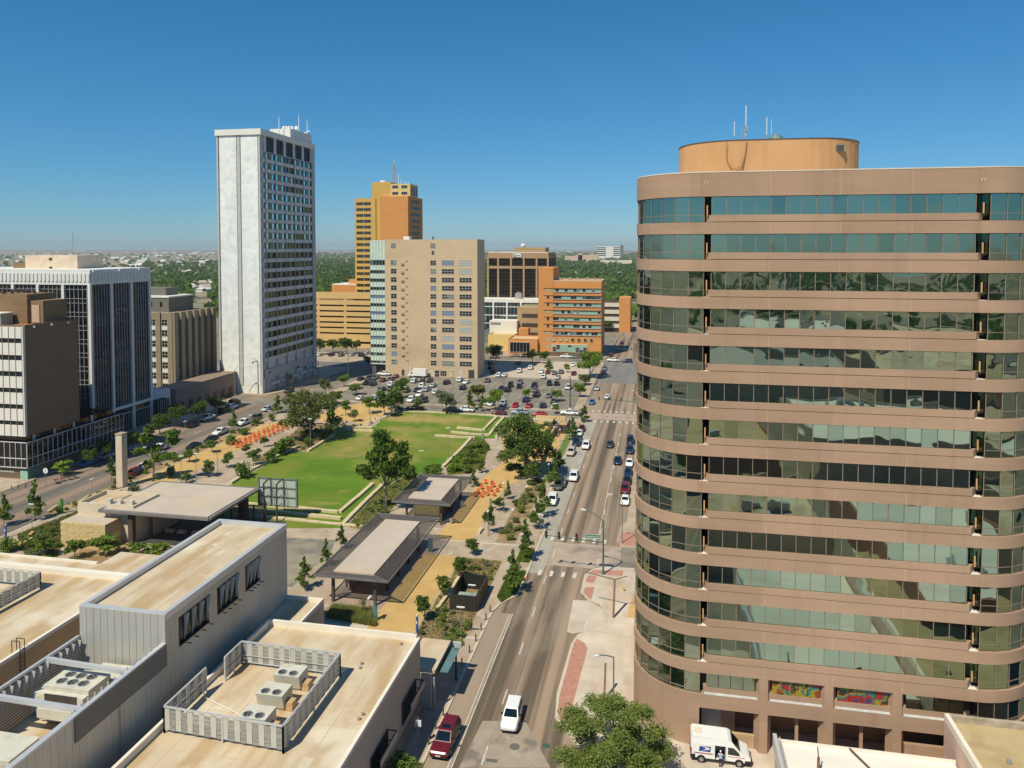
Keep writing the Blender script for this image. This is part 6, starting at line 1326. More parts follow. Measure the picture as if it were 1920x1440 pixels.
# blue call posts, green box, banners, bins, round sign
m_blue = M('call_blue', (.02, .11, .42), .4, var=0)
for px, py, lb in ((782, 1185, 'blue emergency call post at the end of the gold path'), (11, 1008, 'blue emergency call post at the left edge of the park')):
    t = thing('call_post', lb, 'call post', (*at(px, py, .14), .14)); MB().tube((0, 0, 0), (0, 0, 2.2), .17, n=10).build('column', m_blue, t); MB().tube((0, 0, 2.2), (0, 0, 2.5), .12, n=8).build('beacon', m_ant, t); MB().box(-.08, -.19, 1.2, .08, -.16, 1.6).build('call_panel', m_ant, t)
for px, py, h, w_, col, lb in ((704, 1163, 2.6, .5, (.1, .2, .22), 'teal information totem beside the tall grass'), (807, 1035, 2.4, .8, (.1, .16, .2), 'blue-grey notice panel under the edge of the larger pavilion'), (920, 955, 2.2, .45, (.16, .22, .22), 'grey-green totem beside the gold path'), (116, 963, 3.0, .5, (.05, .2, .03), 'bright green upright cabinet beside the left planting'), (616, 787, 2.6, .9, (.02, .2, .22), 'teal banner panel right of the oak'), (993, 783, 3.0, .5, (.22, .3, .36), 'pale blue banner beside the red sports car')):
    t = thing('totem', lb, 'totem', (*at(px, py, .14), .14)); MB().box(-w_ / 2, -.12, .1, w_ / 2, .12, h).build('panel', M('totem_' + str(px), col, .4, var=.05), t); MB().box(-w_ / 2 - .04, -.16, 0, w_ / 2 + .04, .16, .1).build('plinth', m_steel, t)
for px, py, lb in ((846, 982, 'grey cylindrical litter bin at the corner of the kiosk pavilion'), (866, 950, 'small grey bin at the side of the kiosk pavilion'), (905, 823, 'grey bin at the foot of the lawn terraces')):
    t = thing('litter_bin', lb, 'bin', (*at(px, py, .14), .14)); MB().tube((0, 0, 0), (0, 0, 1.3), .3, n=10).build('drum', m_steel, t); MB().tube((0, 0, 1.3), (0, 0, 1.4), .32, .2, 10).build('lid', m_blk, t)
t = thing('round_sign', 'round pale sign on a thin post on the left corner pavement', 'sign', (*at(86, 911, .14), .14)); MB().tube((0, 0, 0), (0, 0, 3.2), .05, n=6).build('post', m_pole, t); MB().tube((0, .02, 3.4), (0, -.03, 3.4), .62, n=16).build('sign_face', m_ant, t); MB().box(-.08, -.05, 3.05, .08, -.035, 3.75).build('sign_mark', M('sign_grey', (.3, .3, .3), .5), t)
for i, (px, py) in enumerate(((105, 905), (116, 902), (128, 899), (139, 896))):
    t = thing('cafe_table', ('leftmost', 'second from the left', 'third from the left', 'rightmost')[i] + ' of the small cafe tables in the shade of the podium', 'table', (*at(px, py, .14), .14), group='cafe tables'); MB().tube((0, 0, .7), (0, 0, .76), .6, n=10).build('tabletop', M('cafe_red', (.2, .05, .04), .6) if i < 2 else m_wdark, t); MB().tube((0, 0, 0), (0, 0, .7), .06, n=6).build('pedestal', m_blk, t)
for i, (px, py, qx, qy) in enumerate(((60, 1012, 40, 1022), (107, 950, 90, 962), (168, 931, 150, 942), (30, 1030, 62, 1000))):
    a, b = at(px, py, .14), at(qx, qy, .14); t = thing('timber_bench', ('stone-coloured bench in the kerb planting by the green cabinet, nearest the left edge', 'dark timber bench in the kerb planting before the green cabinet', 'pale timber bench in the kerb planting behind the green cabinet', 'long orange timber bench along the left walk')[i], 'bench', (*a, .14), world=True); MB().bar((*a, .52), (*b, .52), .6, .1).build('seat', m_slatw if i < 3 else M('orange_timber', (.5, .28, .1), .8, var=.15, scale=2), t)
    for q in (.15, .85): MB().box(a[0] + (b[0] - a[0]) * q - .2, a[1] + (b[1] - a[1]) * q - .2, .14, a[0] + (b[0] - a[0]) * q + .2, a[1] + (b[1] - a[1]) * q + .2, .47).build('leg', m_stone, t)
m_iron = M('manhole_iron', (.14, .13, .11), .7, var=.1)
for px, py, g_, lb in ((965, 1400, m_iron, 'round iron manhole cover behind the white SUV'), (1024, 1398, M('green_cover', (.06, .12, .08), .6), 'dark green cover in the road beside the foreground tree'), (922, 1426, m_iron, 'rectangular iron grating in the patched road')):
    x, y = at(px, py, .025); t = thing('manhole_cover', lb, 'manhole cover', (x, y, .025)); (MB().tube((0, 0, 0), (0, 0, .012), .55 if g_ is m_iron else .4, n=18) if px != 922 else MB().box(-.6, -.25, 0, .6, .25, .012)).build('cover', g_, t)
t = thing('kerb_sign', 'white street sign on a thin post beside the red SUV', 'sign', (*at(784, 1400, .14), .14)); MB().tube((0, 0, 0), (0, 0, 3.2), .05, n=6).build('post', m_pole, t); MB().box(-.35, -.03, 2.2, .35, .03, 2.9).build('sign_face', m_ant, t)
# ================================================================ trees and planting
m_bark = M('bark', (.13, .1, .07), .95, col2=(.2, .155, .11), scale=3, stretch=(1, 1, .3))
lf = {'mid': leafmat('leaf_mid', (.06, .12, .02), (.24, .32, .06)), 'deep': leafmat('leaf_deep', (.045, .095, .018), (.19, .265, .055)), 'bright': leafmat('leaf_bright', (.11, .19, .02), (.3, .41, .055)),
      'olive': leafmat('leaf_olive', (.075, .105, .03), (.27, .29, .09)), 'grey': leafmat('leaf_grey', (.11, .14, .08), (.27, .3, .18)), 'rust': leafmat('leaf_rust', (.16, .11, .055), (.3, .21, .1)), 'fore': leafmat('leaf_fore', (.07, .105, .02), (.27, .33, .085)), 'straw': leafmat('leaf_straw', (.17, .2, .04), (.36, .37, .12))}
def leaf_cloud(blobs, n, size, seed, name, mat, shell=.55, tri=False):
    r = np.random.default_rng(seed); B = np.array(blobs, float)
    vol = B[:, 3] * B[:, 4] * B[:, 5]; k = r.choice(len(B), n, p=vol / vol.sum())
    d = r.normal(size=(n, 3)); d /= np.linalg.norm(d, axis=1)[:, None]
    rad = (shell + (1 - shell) * r.random(n)) * (1 + .12 * r.normal(size=n))
    c = B[k, :3] + d * rad[:, None] * B[k, 3:6]
    c = c[c[:, 2] > .01]; n = len(c)
    a = r.normal(size=(n, 3)); a[:, 2] *= .6; a /= np.linalg.norm(a, axis=1)[:, None]; b = np.cross(a, r.normal(size=(n, 3))); b /= np.linalg.norm(b, axis=1)[:, None]
    s = size * (.55 + .9 * r.random(n))[:, None]; a *= s; b *= s * .62
    m = 3 if tri else 4
    P = np.stack([c - a, c + b, c + a] if tri else [c - a, c + b, c + a, c - b], 1).reshape(-1, 3)
    me = bpy.data.meshes.new(name); me.vertices.add(len(P)); me.vertices.foreach_set('co', P.ravel())
    me.loops.add(len(P)); me.loops.foreach_set('vertex_index', np.arange(len(P))); me.polygons.add(n)
    me.polygons.foreach_set('loop_start', np.arange(n) * m); me.polygons.foreach_set('loop_total', np.full(n, m)); me.materials.append(mat); me.update(calc_edges=True); return me
def trunk_mesh(h, r, limbs, seed):
    b = MB(); q = random.Random(seed); b.path([(0, 0, 0), (q.uniform(-.02, .02), q.uniform(-.02, .02), h * .5), (q.uniform(-.03, .03), q.uniform(-.03, .03), h)], r, r * .6, 6)
    for e in limbs: m = Vector(e) * .5 + Vector((0, 0, h * .45)); b.path([(0, 0, h * .75), tuple(m), tuple(e)], r * .5, r * .16, 5)
    return b.mesh('trunk', m_bark, True)
PROTO = {}
def proto(kind, v, mat):
    key = (kind, v, mat)
    if key in PROTO: return PROTO[key]
    q = random.Random(hash(kind) % 1 + v * 17 + len(kind)); n, sz, sh = 420, .075, .35; tr = (.4, .022)
    if kind == 'young': bl = [(q.uniform(-.26, .26), q.uniform(-.26, .26), q.uniform(.38, .86), q.uniform(.14, .24), q.uniform(.14, .24), q.uniform(.08, .13)) for i in range(11)]; n, sz = 900, .05
    elif kind == 'conical': bl = [(q.uniform(-.3, .3) * (1.05 - i * .075), q.uniform(-.3, .3) * (1.05 - i * .075), .22 + .065 * i, q.uniform(.13, .25) * (1.1 - i * .06), q.uniform(.13, .25) * (1.1 - i * .06), q.uniform(.05, .09)) for i in [k * .62 for k in range(20)]]; n, sz = 900, .046; tr = (.7, .016)
    elif kind == 'broad': bl = [(.34 * math.cos(i * .9) * q.uniform(.4, 1), .34 * math.sin(i * .9) * q.uniform(.4, 1), q.uniform(.45, .85), q.uniform(.13, .22), q.uniform(.13, .22), q.uniform(.09, .15)) for i in range(13)]; n, sz, sh = 2600, .032, .5; tr = (.42, .025)
    elif kind == 'oak': bl = [(.4 * math.cos(i * 2.4) * math.sqrt((i + .5) / 24), .4 * math.sin(i * 2.4) * math.sqrt((i + .5) / 24), q.uniform(.42, .9) - .3 * (i / 24) ** 2 + .05, q.uniform(.11, .17), q.uniform(.11, .17), q.uniform(.08, .14)) for i in range(24)]; n, sz, sh = 9500, .019, .4; tr = (.4, .03)
    elif kind == 'fore': bl = [(.42 * math.cos(i * 2.4) * math.sqrt((i + .5) / 52) * q.uniform(.85, 1.12), .42 * math.sin(i * 2.4) * math.sqrt((i + .5) / 52) * q.uniform(.85, 1.12), q.uniform(.42, .95) - .34 * (i / 52) ** 2, q.uniform(.07, .14), q.uniform(.07, .14), q.uniform(.06, .12)) for i in range(52)]; n, sz, sh = 40000, .0095, .3; tr = (.4, .028)
    elif kind == 'split': bl = [(-.08, 0, .9, .16, .16, .08), (-.02, .05, .78, .24, .2, .08), (-.13, -.05, .68, .2, .18, .07), (.3, .05, .78, .14, .14, .07), (.32, 0, .66, .18, .16, .07), (.42, -.05, .53, .16, .14, .06), (.2, .1, .56, .2, .18, .07), (-.4, 0, .5, .15, .14, .06), (-.32, .06, .42, .15, .14, .05), (.02, -.1, .58, .18, .18, .07), (.12, .1, .46, .16, .15, .05), (-.2, .1, .55, .14, .14, .06), (.46, .05, .45, .12, .12, .05)]; n, sz, sh = 6500, .026, .3; tr = (.42, .02)
    elif kind == 'split2': bl = [(-.05, 0, .9, .1, .1, .1), (-.12, 0, .74, .14, .12, .09), (-.3, .05, .5, .16, .12, .06), (0, .1, .55, .14, .12, .07), (.1, 0, .42, .12, .1, .08), (.42, 0, .84, .13, .12, .08), (.4, .05, .7, .1, .1, .07), (.35, 0, .45, .18, .14, .06), (-.1, 0, .3, .1, .1, .06)]; n, sz, sh = 3600, .028, .3; tr = (.42, .02)
    elif kind == 'shrub': bl = [(q.uniform(-.25, .25), q.uniform(-.25, .25), q.uniform(.25, .6), q.uniform(.22, .32), q.uniform(.22, .32), q.uniform(.2, .34)) for _ in range(6)]; n, sz = 520, .07; tr = (.2, .02)
    elif kind == 'bare': bl = [(q.uniform(-.25, .25), q.uniform(-.25, .25), q.uniform(.5, .8), .25, .25, .2) for _ in range(5)]; n, sz = 500, .03; tr = (.4, .022)
    elif kind == 'far': bl = [(q.uniform(-.2, .2), q.uniform(-.2, .2), q.uniform(.4, .75), .3, .3, .24) for _ in range(4)]; n, sz = 260, .09; tr = (.3, .03)
    limbs = [(b[0] * .9, b[1] * .9, b[2]) for b in bl][:: max(1, len(bl) // 12)]
    PROTO[key] = (leaf_cloud(bl, n, sz, 100 + v * 7 + len(kind), 'crown', lf[mat], sh), trunk_mesh(tr[0], tr[1], limbs, v)); return PROTO[key]
GRP = {}
def tree(px, py, ptop, wpx, kind, mat, lb, grp, v=None, z=.14, name='tree', xy=None, H=None, W=None, cat='tree'):
    x, y = xy or at(px, py, z)
    if H is None: H = aty(px, ptop, y)[1] - z; W = wpx * scr(x, y, z)[2] / FPX
    cm, tm = proto(kind, rnd.randrange(3) if v is None else v, mat)
    t = thing(name, lb, cat, (x, y, z), 0 if kind.startswith('split') else rnd.random() * 6.28, grp); W = W * (1.35 if kind in ('young', 'conical') and cat == 'tree' else 1); t.scale = (W, W, H)
    ob('crown' if cat == 'tree' else 'foliage', cm, t); ob('trunk' if cat == 'tree' else 'stem', tm, t); GRP.setdefault(lb, []).append(t); return t
tree(1150, 1462, 1322, 232, 'fore', 'fore', 'large spreading green tree at the bottom of the photo before the curved tower', None, 0, name='spreading_tree')
tree(723, 962, 803, 104, 'split', 'mid', 'tall tree with a split crown standing in front of the lawn', None, 0, name='split_tree')
tree(287, 902, 795, 98, 'split2', 'mid', 'tall bright tree with spreading arms beside the left street, behind the clock tower', None, 0, name='split_tree')
tree(584, 822, 733, 122, 'oak', 'olive', 'big dark live oak on the left side of the lawn', None, 0, name='oak_tree')
tree(985, 893, 778, 128, 'oak', 'deep', 'biggest spreading oak at the right end of the lawn', None, 1, name='oak_tree')
tree(1106, 708, 655, 56, 'broad', 'bright', 'large bright green tree at the street corner of the car park', None, 0, name='broad_tree')
for a in ((837, 776, 728, 48, 'broad', 'grey'), (897, 753, 717, 42, 'broad', 'olive'), (928, 768, 727, 36, 'broad', 'bright'), (752, 746, 707, 38, 'broad', 'mid'), (720, 782, 728, 32, 'young', 'mid'), (735, 775, 722, 30, 'young', 'mid'), (692, 776, 738, 26, 'young', 'mid'), (745, 770, 732, 24, 'young', 'olive'), (880, 768, 733, 20, 'conical', 'mid'), (905, 770, 738, 16, 'conical', 'mid'),
          (785, 770, 742, 18, 'young', 'mid'), (668, 740, 716, 26, 'young', 'mid'), (630, 757, 730, 28, 'young', 'mid'), (610, 742, 708, 26, 'broad', 'olive'), (645, 725, 700, 24, 'broad', 'bright'), (648, 780, 745, 20, 'young', 'mid'), (622, 790, 762, 16, 'young', 'deep'), (665, 790, 764, 18, 'young', 'straw')):
    tree(*a, 'young green tree between the lawn and the car park', 'trees between the lawn and the car park')
for a in ((1097, 722, 700, 22, 'young', 'olive'), (1087, 745, 716, 28, 'broad', 'bright'), (1045, 752, 730, 26, 'broad', 'mid'), (1043, 775, 757, 16, 'young', 'mid'), (987, 748, 727, 20, 'broad', 'bright'), (1029, 696, 674, 18, 'conical', 'mid'), (1064, 698, 680, 12, 'young', 'bright'), (998, 681, 654, 26, 'broad', 'mid'), (1020, 681, 656, 24, 'broad', 'mid'), (966, 690, 678, 14, 'bare', 'rust'), (972, 685, 675, 12, 'shrub', 'mid')):
    tree(*a, 'small tree on the islands and edges of the car park', 'trees of the car park')
for a in ((887, 1041, 1008, 24), (864, 1085, 1038, 25), (832, 1120, 1077, 25), (797, 1162, 1116, 32), (917, 1002, 948, 21), (937, 959, 929, 22), (953, 936, 902, 14), (905, 886, 860, 16), (888, 912, 880, 18)):
    tree(*a, 'young' if a[3] > 20 else 'conical', 'deep', 'young tree in the row along the right-hand promenade', 'young trees along the right promenade')
for a in ((1020, 968, 903, 26), (1005, 992, 933, 27), (1040, 914, 860, 26), (1073, 826, 783, 26), (1095, 791, 760, 22), (985, 1049, 975, 30), (962, 1112, 1032, 34), (1050, 880, 846, 20)):
    tree(*a, 'conical', 'deep', 'slender street tree on the kerb of the main street', 'street trees on the kerb of the main street')
for a in ((640, 1031, 985, 20, 'conical', 'deep'), (611, 1061, 1012, 22, 'conical', 'deep'), (571, 1104, 1045, 29, 'conical', 'mid'), (680, 1153, 1116, 22, 'bare', 'olive')):
    tree(*a, 'young tree on the plaza beside the larger pavilion', 'young trees on the plaza')
for a in ((438, 808, 767, 19, 'conical', 'mid'), (355, 866, 840, 22, 'young', 'mid'), (398, 848, 825, 20, 'young', 'mid'), (432, 833, 812, 24, 'shrub', 'mid'), (460, 814, 798, 26, 'shrub', 'mid'), (520, 775, 740, 24, 'conical', 'mid'), (548, 760, 735, 24, 'broad', 'mid'), (483, 795, 778, 20, 'shrub', 'olive'), (320, 892, 868, 26, 'shrub', 'grey'), (508, 790, 770, 16, 'shrub', 'mid')):
    tree(*a, 'young tree or bush in the planting strip along the left street', 'trees along the left street kerb', cat='tree')
for a in ((390, 894, 862, 22, 'young', 'deep'), (425, 876, 846, 20, 'young', 'deep'), (462, 851, 831, 15, 'young', 'deep'), (495, 838, 817, 15, 'young', 'deep'), (475, 874, 840, 27, 'young', 'mid'), (452, 897, 858, 38, 'shrub', 'mid'), (505, 867, 836, 30, 'shrub', 'mid'), (534, 850, 810, 46, 'shrub', 'mid'), (348, 906, 886, 16, 'young', 'mid'), (580, 838, 815, 22, 'shrub', 'mid'), (608, 826, 810, 22, 'shrub', 'mid')):
    tree(*a, 'young tree on the left promenade beside the lawn', 'young trees on the left promenade')
for a in ((209, 902, 858, 22, 'conical', 'mid'), (66, 975, 902, 28, 'conical', 'mid'), (8, 985, 928, 30, 'conical', 'mid'), (143, 965, 935, 18, 'bare', 'olive'), (255, 940, 898, 34, 'shrub', 'grey'), (10, 1035, 1000, 40, 'shrub', 'mid'), (85, 1045, 1000, 34, 'young', 'mid'), (140, 1046, 1008, 36, 'young', 'mid'), (198, 1045, 998, 52, 'young', 'mid'), (258, 1052, 1018, 40, 'young', 'mid'), (300, 1045, 1018, 34, 'young', 'bright'), (88, 1062, 1036, 40, 'shrub', 'mid'), (136, 1060, 1044, 40, 'shrub', 'mid')):
    tree(*a, 'small tree or bush near the stage and the left street', 'trees near the stage')
for a in ((114, 892, 862, 34, 'young', 'bright'), (330, 800, 755, 46, 'broad', 'deep'), (372, 792, 748, 42, 'broad', 'deep'), (404, 775, 742, 34, 'broad', 'deep'), (250, 850, 805, 50, 'broad', 'deep'), (200, 865, 820, 40, 'broad', 'deep'), (165, 875, 835, 40, 'broad', 'deep'), (300, 815, 775, 44, 'broad', 'deep')):
    tree(*a, 'street tree in front of the left office blocks', 'street trees before the left office blocks')
tree(423, 760, 730, 30, 'bare', 'rust', 'leafless brown tree beside the pink shop row', None, 0); tree(542, 728, 697, 26, 'bare', 'rust', 'leafless brown tree before the arcade of the marble tower', None, 1)
for a in ((600, 665, 632, 26), (625, 662, 634, 30), (650, 664, 630, 34), (668, 662, 636, 20), (690, 690, 665, 20), (580, 700, 680, 18)): tree(*a, 'broad', 'deep', 'dark green tree between the marble tower and the yellow car park', 'trees before the yellow car park')
for a in ((930, 680, 645, 30), (920, 672, 645, 26), (1147, 610, 585, 34), (1160, 600, 578, 28), (985, 607, 590, 20), (1140, 622, 600, 26)): tree(*a, 'broad', 'deep', 'dark green tree near the orange office block', 'trees near the orange office block')
tree(757, 1460, 1410, 60, 'young', 'mid', 'young street tree at the bottom edge beside the red SUV', None, 1)
# shrubs in beds
SH = []
def scatter(pts_px, n, kinds, hr, lb, grp, z=.16, wfac=(1.0, 1.8)):
    P = poly(pts_px, z) if max(p[0] for p in pts_px) > 400 or pts_px[0][1] > 300 else pts_px
    xs = [p[0] for p in P]; ys = [p[1] for p in P]; c = 0; k = 0
    while c < n and k < n * 60:
        k += 1; x = rnd.uniform(min(xs), max(xs)); y = rnd.uniform(min(ys), max(ys))
        if not inside((x, y), P): continue
        h = rnd.uniform(*hr); tree(0, 0, 0, 0, 'shrub', rnd.choice(kinds), lb, grp, z=z, name='shrub', xy=(x, y), H=h, W=h * rnd.uniform(*wfac), cat='shrub'); c += 1
PX = lambda *p: list(p)
scatter(PX((838, 880), (890, 826), (903, 826), (914, 840), (904, 870), (882, 886), (846, 890)), 30, ('mid', 'bright', 'mid'), (1.2, 2.6), 'leafy green shrub in the bed along the right edge of the lawn', 'shrubs along the right of the lawn')
scatter(PX((775, 905), (800, 880), (835, 880), (842, 890), (800, 905)), 8, ('mid',), (1.4, 2.6), 'leafy shrub behind the kiosk pavilion', 'shrubs behind the kiosk pavilion')
scatter(PX((652, 986), (715, 918), (757, 897), (800, 897), (745, 945), (694, 994)), 34, ('mid', 'olive', 'bright'), (.5, 1.2), 'low shrub in the bed around the split-crowned tree', 'shrubs round the split-crowned tree')
scatter(PX((500, 868), (540, 846), (577, 846), (630, 812), (598, 800), (525, 838)), 26, ('mid', 'deep', 'olive'), (.6, 1.6), 'low shrub in the bed under the dark live oak', 'shrubs under the live oak')
scatter(PX((602, 796), (640, 790), (690, 797), (682, 802), (640, 803)), 16, ('olive', 'mid'), (.5, .9), 'low shrub along the stone ledges beside the play gravel', 'shrubs by the stone ledges')
scatter([(-32, 93), (-25.6, 93), (-25.6, 103), (-30, 103), (-30, 111), (-25.6, 111), (-25.6, 121), (-32, 121)], 46, ('grey', 'straw', 'mid', 'olive'), (.4, 1.1), 'low silvery or green shrub in the bed around the bin enclosure', 'shrubs round the bin enclosure')
scatter([(-28.3, 129), (-24.9, 129), (-24.9, 165), (-28.3, 165)], 34, ('olive', 'olive', 'straw'), (.7, 1.7), 'olive green shrub in the long bed between the promenade and the street', 'shrubs of the long street bed')
scatter([(-118.9, 126), (-116.5, 126), (-116.3, 205), (-118.9, 204)], 46, ('olive', 'mid', 'straw'), (.5, 1.3), 'low shrub in the narrow bed along the left street kerb', 'shrubs along the left street kerb')
scatter(PX((36, 1006), (137, 966), (215, 929), (258, 926), (188, 962), (120, 1000), (106, 1044), (55, 1046)), 90, ('mid', 'olive', 'grey'), (.5, 1.2), 'low shrub in the sloping bed left of the service building', 'shrubs beside the service building')
scatter(PX((948, 880), (980, 860), (1010, 870), (1008, 905), (965, 905)), 22, ('mid', 'bright', 'olive'), (.6, 1.6), 'green shrub below the biggest oak', 'shrubs below the biggest oak')
scatter(PX((1010, 800), (1055, 792), (1050, 812), (1020, 825)), 12, ('olive', 'straw', 'mid'), (.8, 2.0), 'loose shrub in the gravel beyond the biggest oak', 'shrubs beyond the biggest oak')
scatter([(-112.5, 118), (-105, 120), (-104.5, 112), (-110, 108)], 16, ('mid', 'olive'), (.5, 1.2), 'low shrub at the left end of the service building', 'shrubs at the end of the service building')
# ground cover and tall grass: nobody could count the blades
def grass_patch(name, P, n, h, mat, seed, z=.15):
    r = np.random.default_rng(seed); xs = [p[0] for p in P]; ys = [p[1] for p in P]; out = []
    while len(out) < n:
        x = r.uniform(min(xs), max(xs)); y = r.uniform(min(ys), max(ys))
        if inside((x, y), P): out.append((x, y))
    c = np.array(out); a = r.random(n) * 6.28; hh = h * (.5 + .8 * r.random(n)); wd = .05 + .05 * r.random(n); d = np.stack([np.cos(a), np.sin(a)], 1)
    l = r.normal(size=(n, 2)) * .25 * hh[:, None]
    p0 = np.c_[c - d * wd[:, None], np.full(n, z)]; p1 = np.c_[c + d * wd[:, None], np.full(n, z)]; p2 = np.c_[c + l, z + hh]
    V = np.stack([p0, p1, p2], 1).reshape(-1, 3); me = bpy.data.meshes.new(name); me.vertices.add(len(V)); me.vertices.foreach_set('co', V.ravel()); me.loops.add(len(V)); me.loops.foreach_set('vertex_index', np.arange(len(V)))
    me.polygons.add(n); me.polygons.foreach_set('loop_start', np.arange(n) * 3); me.polygons.foreach_set('loop_total', np.full(n, 3)); me.materials.append(lf[mat]); me.update(calc_edges=True)
    o = ob(name, me); o['kind'] = 'stuff'; return o
tag(grass_patch('tall_grass', poly([(612, 1160), (705, 1178), (700, 1150), (625, 1142)]), 6000, .9, 'straw', 1), 'bright tall ornamental grass between the low hall and the pavilion', 'grass')
tag(grass_patch('kerb_grass', [(-22.6, 106.8), (-20.9, 110.2), (-20.8, 118), (-23.4, 118), (-23.6, 108.5)], 9000, .28, 'mid', 2), 'green grass on the kerb plot in front of the street trees', 'grass')
tag(grass_patch('kerb_grass_far', rect(-23.2, 121.5, -20.9, 127), 4500, .3, 'mid', 3), 'green grass at the foot of the street trees beyond the crossing', 'grass')
tag(grass_patch('ground_cover', [(-32.2, 93), (-25.5, 93), (-25.5, 103), (-30, 103), (-30, 111), (-25.5, 111), (-25.5, 121), (-32.2, 121)], 5000, .22, 'olive', 4), 'sparse ground cover round the bin enclosure', 'ground cover')
tag(grass_patch('bed_cover', poly(beds[0][1]), 3500, .3, 'olive', 5), 'sparse ground cover under the live oak', 'ground cover')
tag(grass_patch('tree_bed_cover', poly(beds[1][1]), 7000, .3, 'mid', 6), 'ground cover around the split-crowned tree', 'ground cover')
tag(grass_patch('slope_cover', poly(beds[3][1]), 14000, .3, 'olive', 7), 'ground cover in the sloping bed by the left walk', 'ground cover')
tag(grass_patch('shrub_bed_cover', poly(beds[2][1]), 6000, .4, 'mid', 8), 'ground cover beneath the shrubs right of the lawn', 'ground cover')
# ================================================================ vehicles
m_tyre = M('tyre', (.018, .018, .018), .9, var=0); m_rim = M('rim', (.4, .4, .42), .35, var=0, metal=.7)
m_cglass = glass('car_glass', (.5, .6, .6), (.006, .009, .009), .1, rough=.02); m_hl = M('headlight', (.3, .31, .33), .15, var=0); m_tl = M('taillight', (.35, .01, .012), .25, var=0); m_trim = M('black_trim', (.02, .02, .022), .6, var=0); m_plate = M('number_plate', (.6, .6, .6), .5, var=0)
PAINT = {'white': (.78, .78, .77), 'black': (.012, .012, .014), 'silver': (.46, .47, .48), 'grey': (.16, .165, .17), 'dark blue': (.012, .022, .07), 'red': (.42, .012, .012), 'maroon': (.13, .008, .014), 'blue': (.03, .14, .42), 'pale blue': (.3, .38, .46), 'beige': (.5, .45, .36), 'dark grey': (.05, .052, .056)}
def paint(c):
    m = M('paint_' + c.replace(' ', '_'), PAINT[c], .32, var=0); b = m.node_tree.nodes['Principled BSDF']; b.inputs['Coat Weight'].default_value = .5; b.inputs['Coat Roughness'].default_value = .3; return m
KIND = {  # stations (y, half width, z under, z shoulder, z top); cabin base (y0, y1, z, half width), cabin roof
    'sedan': ([(-2.42, .72, .5, .72, .86), (-2.3, .86, .34, .78, 1.0), (-1.5, .91, .25, .8, 1.02), (.9, .91, .25, .78, .98), (1.9, .89, .27, .7, .84), (2.32, .8, .32, .62, .72), (2.44, .62, .42, .58, .64)], (-1.85, 1.15, .97, .84), (-1.05, .3, 1.45, .62)),
    'suv': ([(-2.4, .8, .5, .85, 1.05), (-2.3, .92, .38, .9, 1.12), (-1.5, .97, .3, .95, 1.14), (.9, .97, .3, .93, 1.12), (1.9, .95, .32, .88, 1.04), (2.32, .88, .38, .8, .92), (2.44, .72, .5, .72, .8)], (-2.34, 1.15, 1.1, .9), (-2.05, .35, 1.74, .72)),
    'pickup': ([(-2.9, .86, .55, .9, 1.1), (-2.8, .97, .45, .95, 1.18), (-1.0, 1.0, .38, 1.0, 1.2), (1.0, 1.0, .38, 1.0, 1.2), (2.2, .99, .4, .98, 1.16), (2.75, .94, .45, .92, 1.06), (2.88, .8, .55, .85, .95)], (-.95, 1.35, 1.18, .92), (-.7, .55, 1.85, .76))}
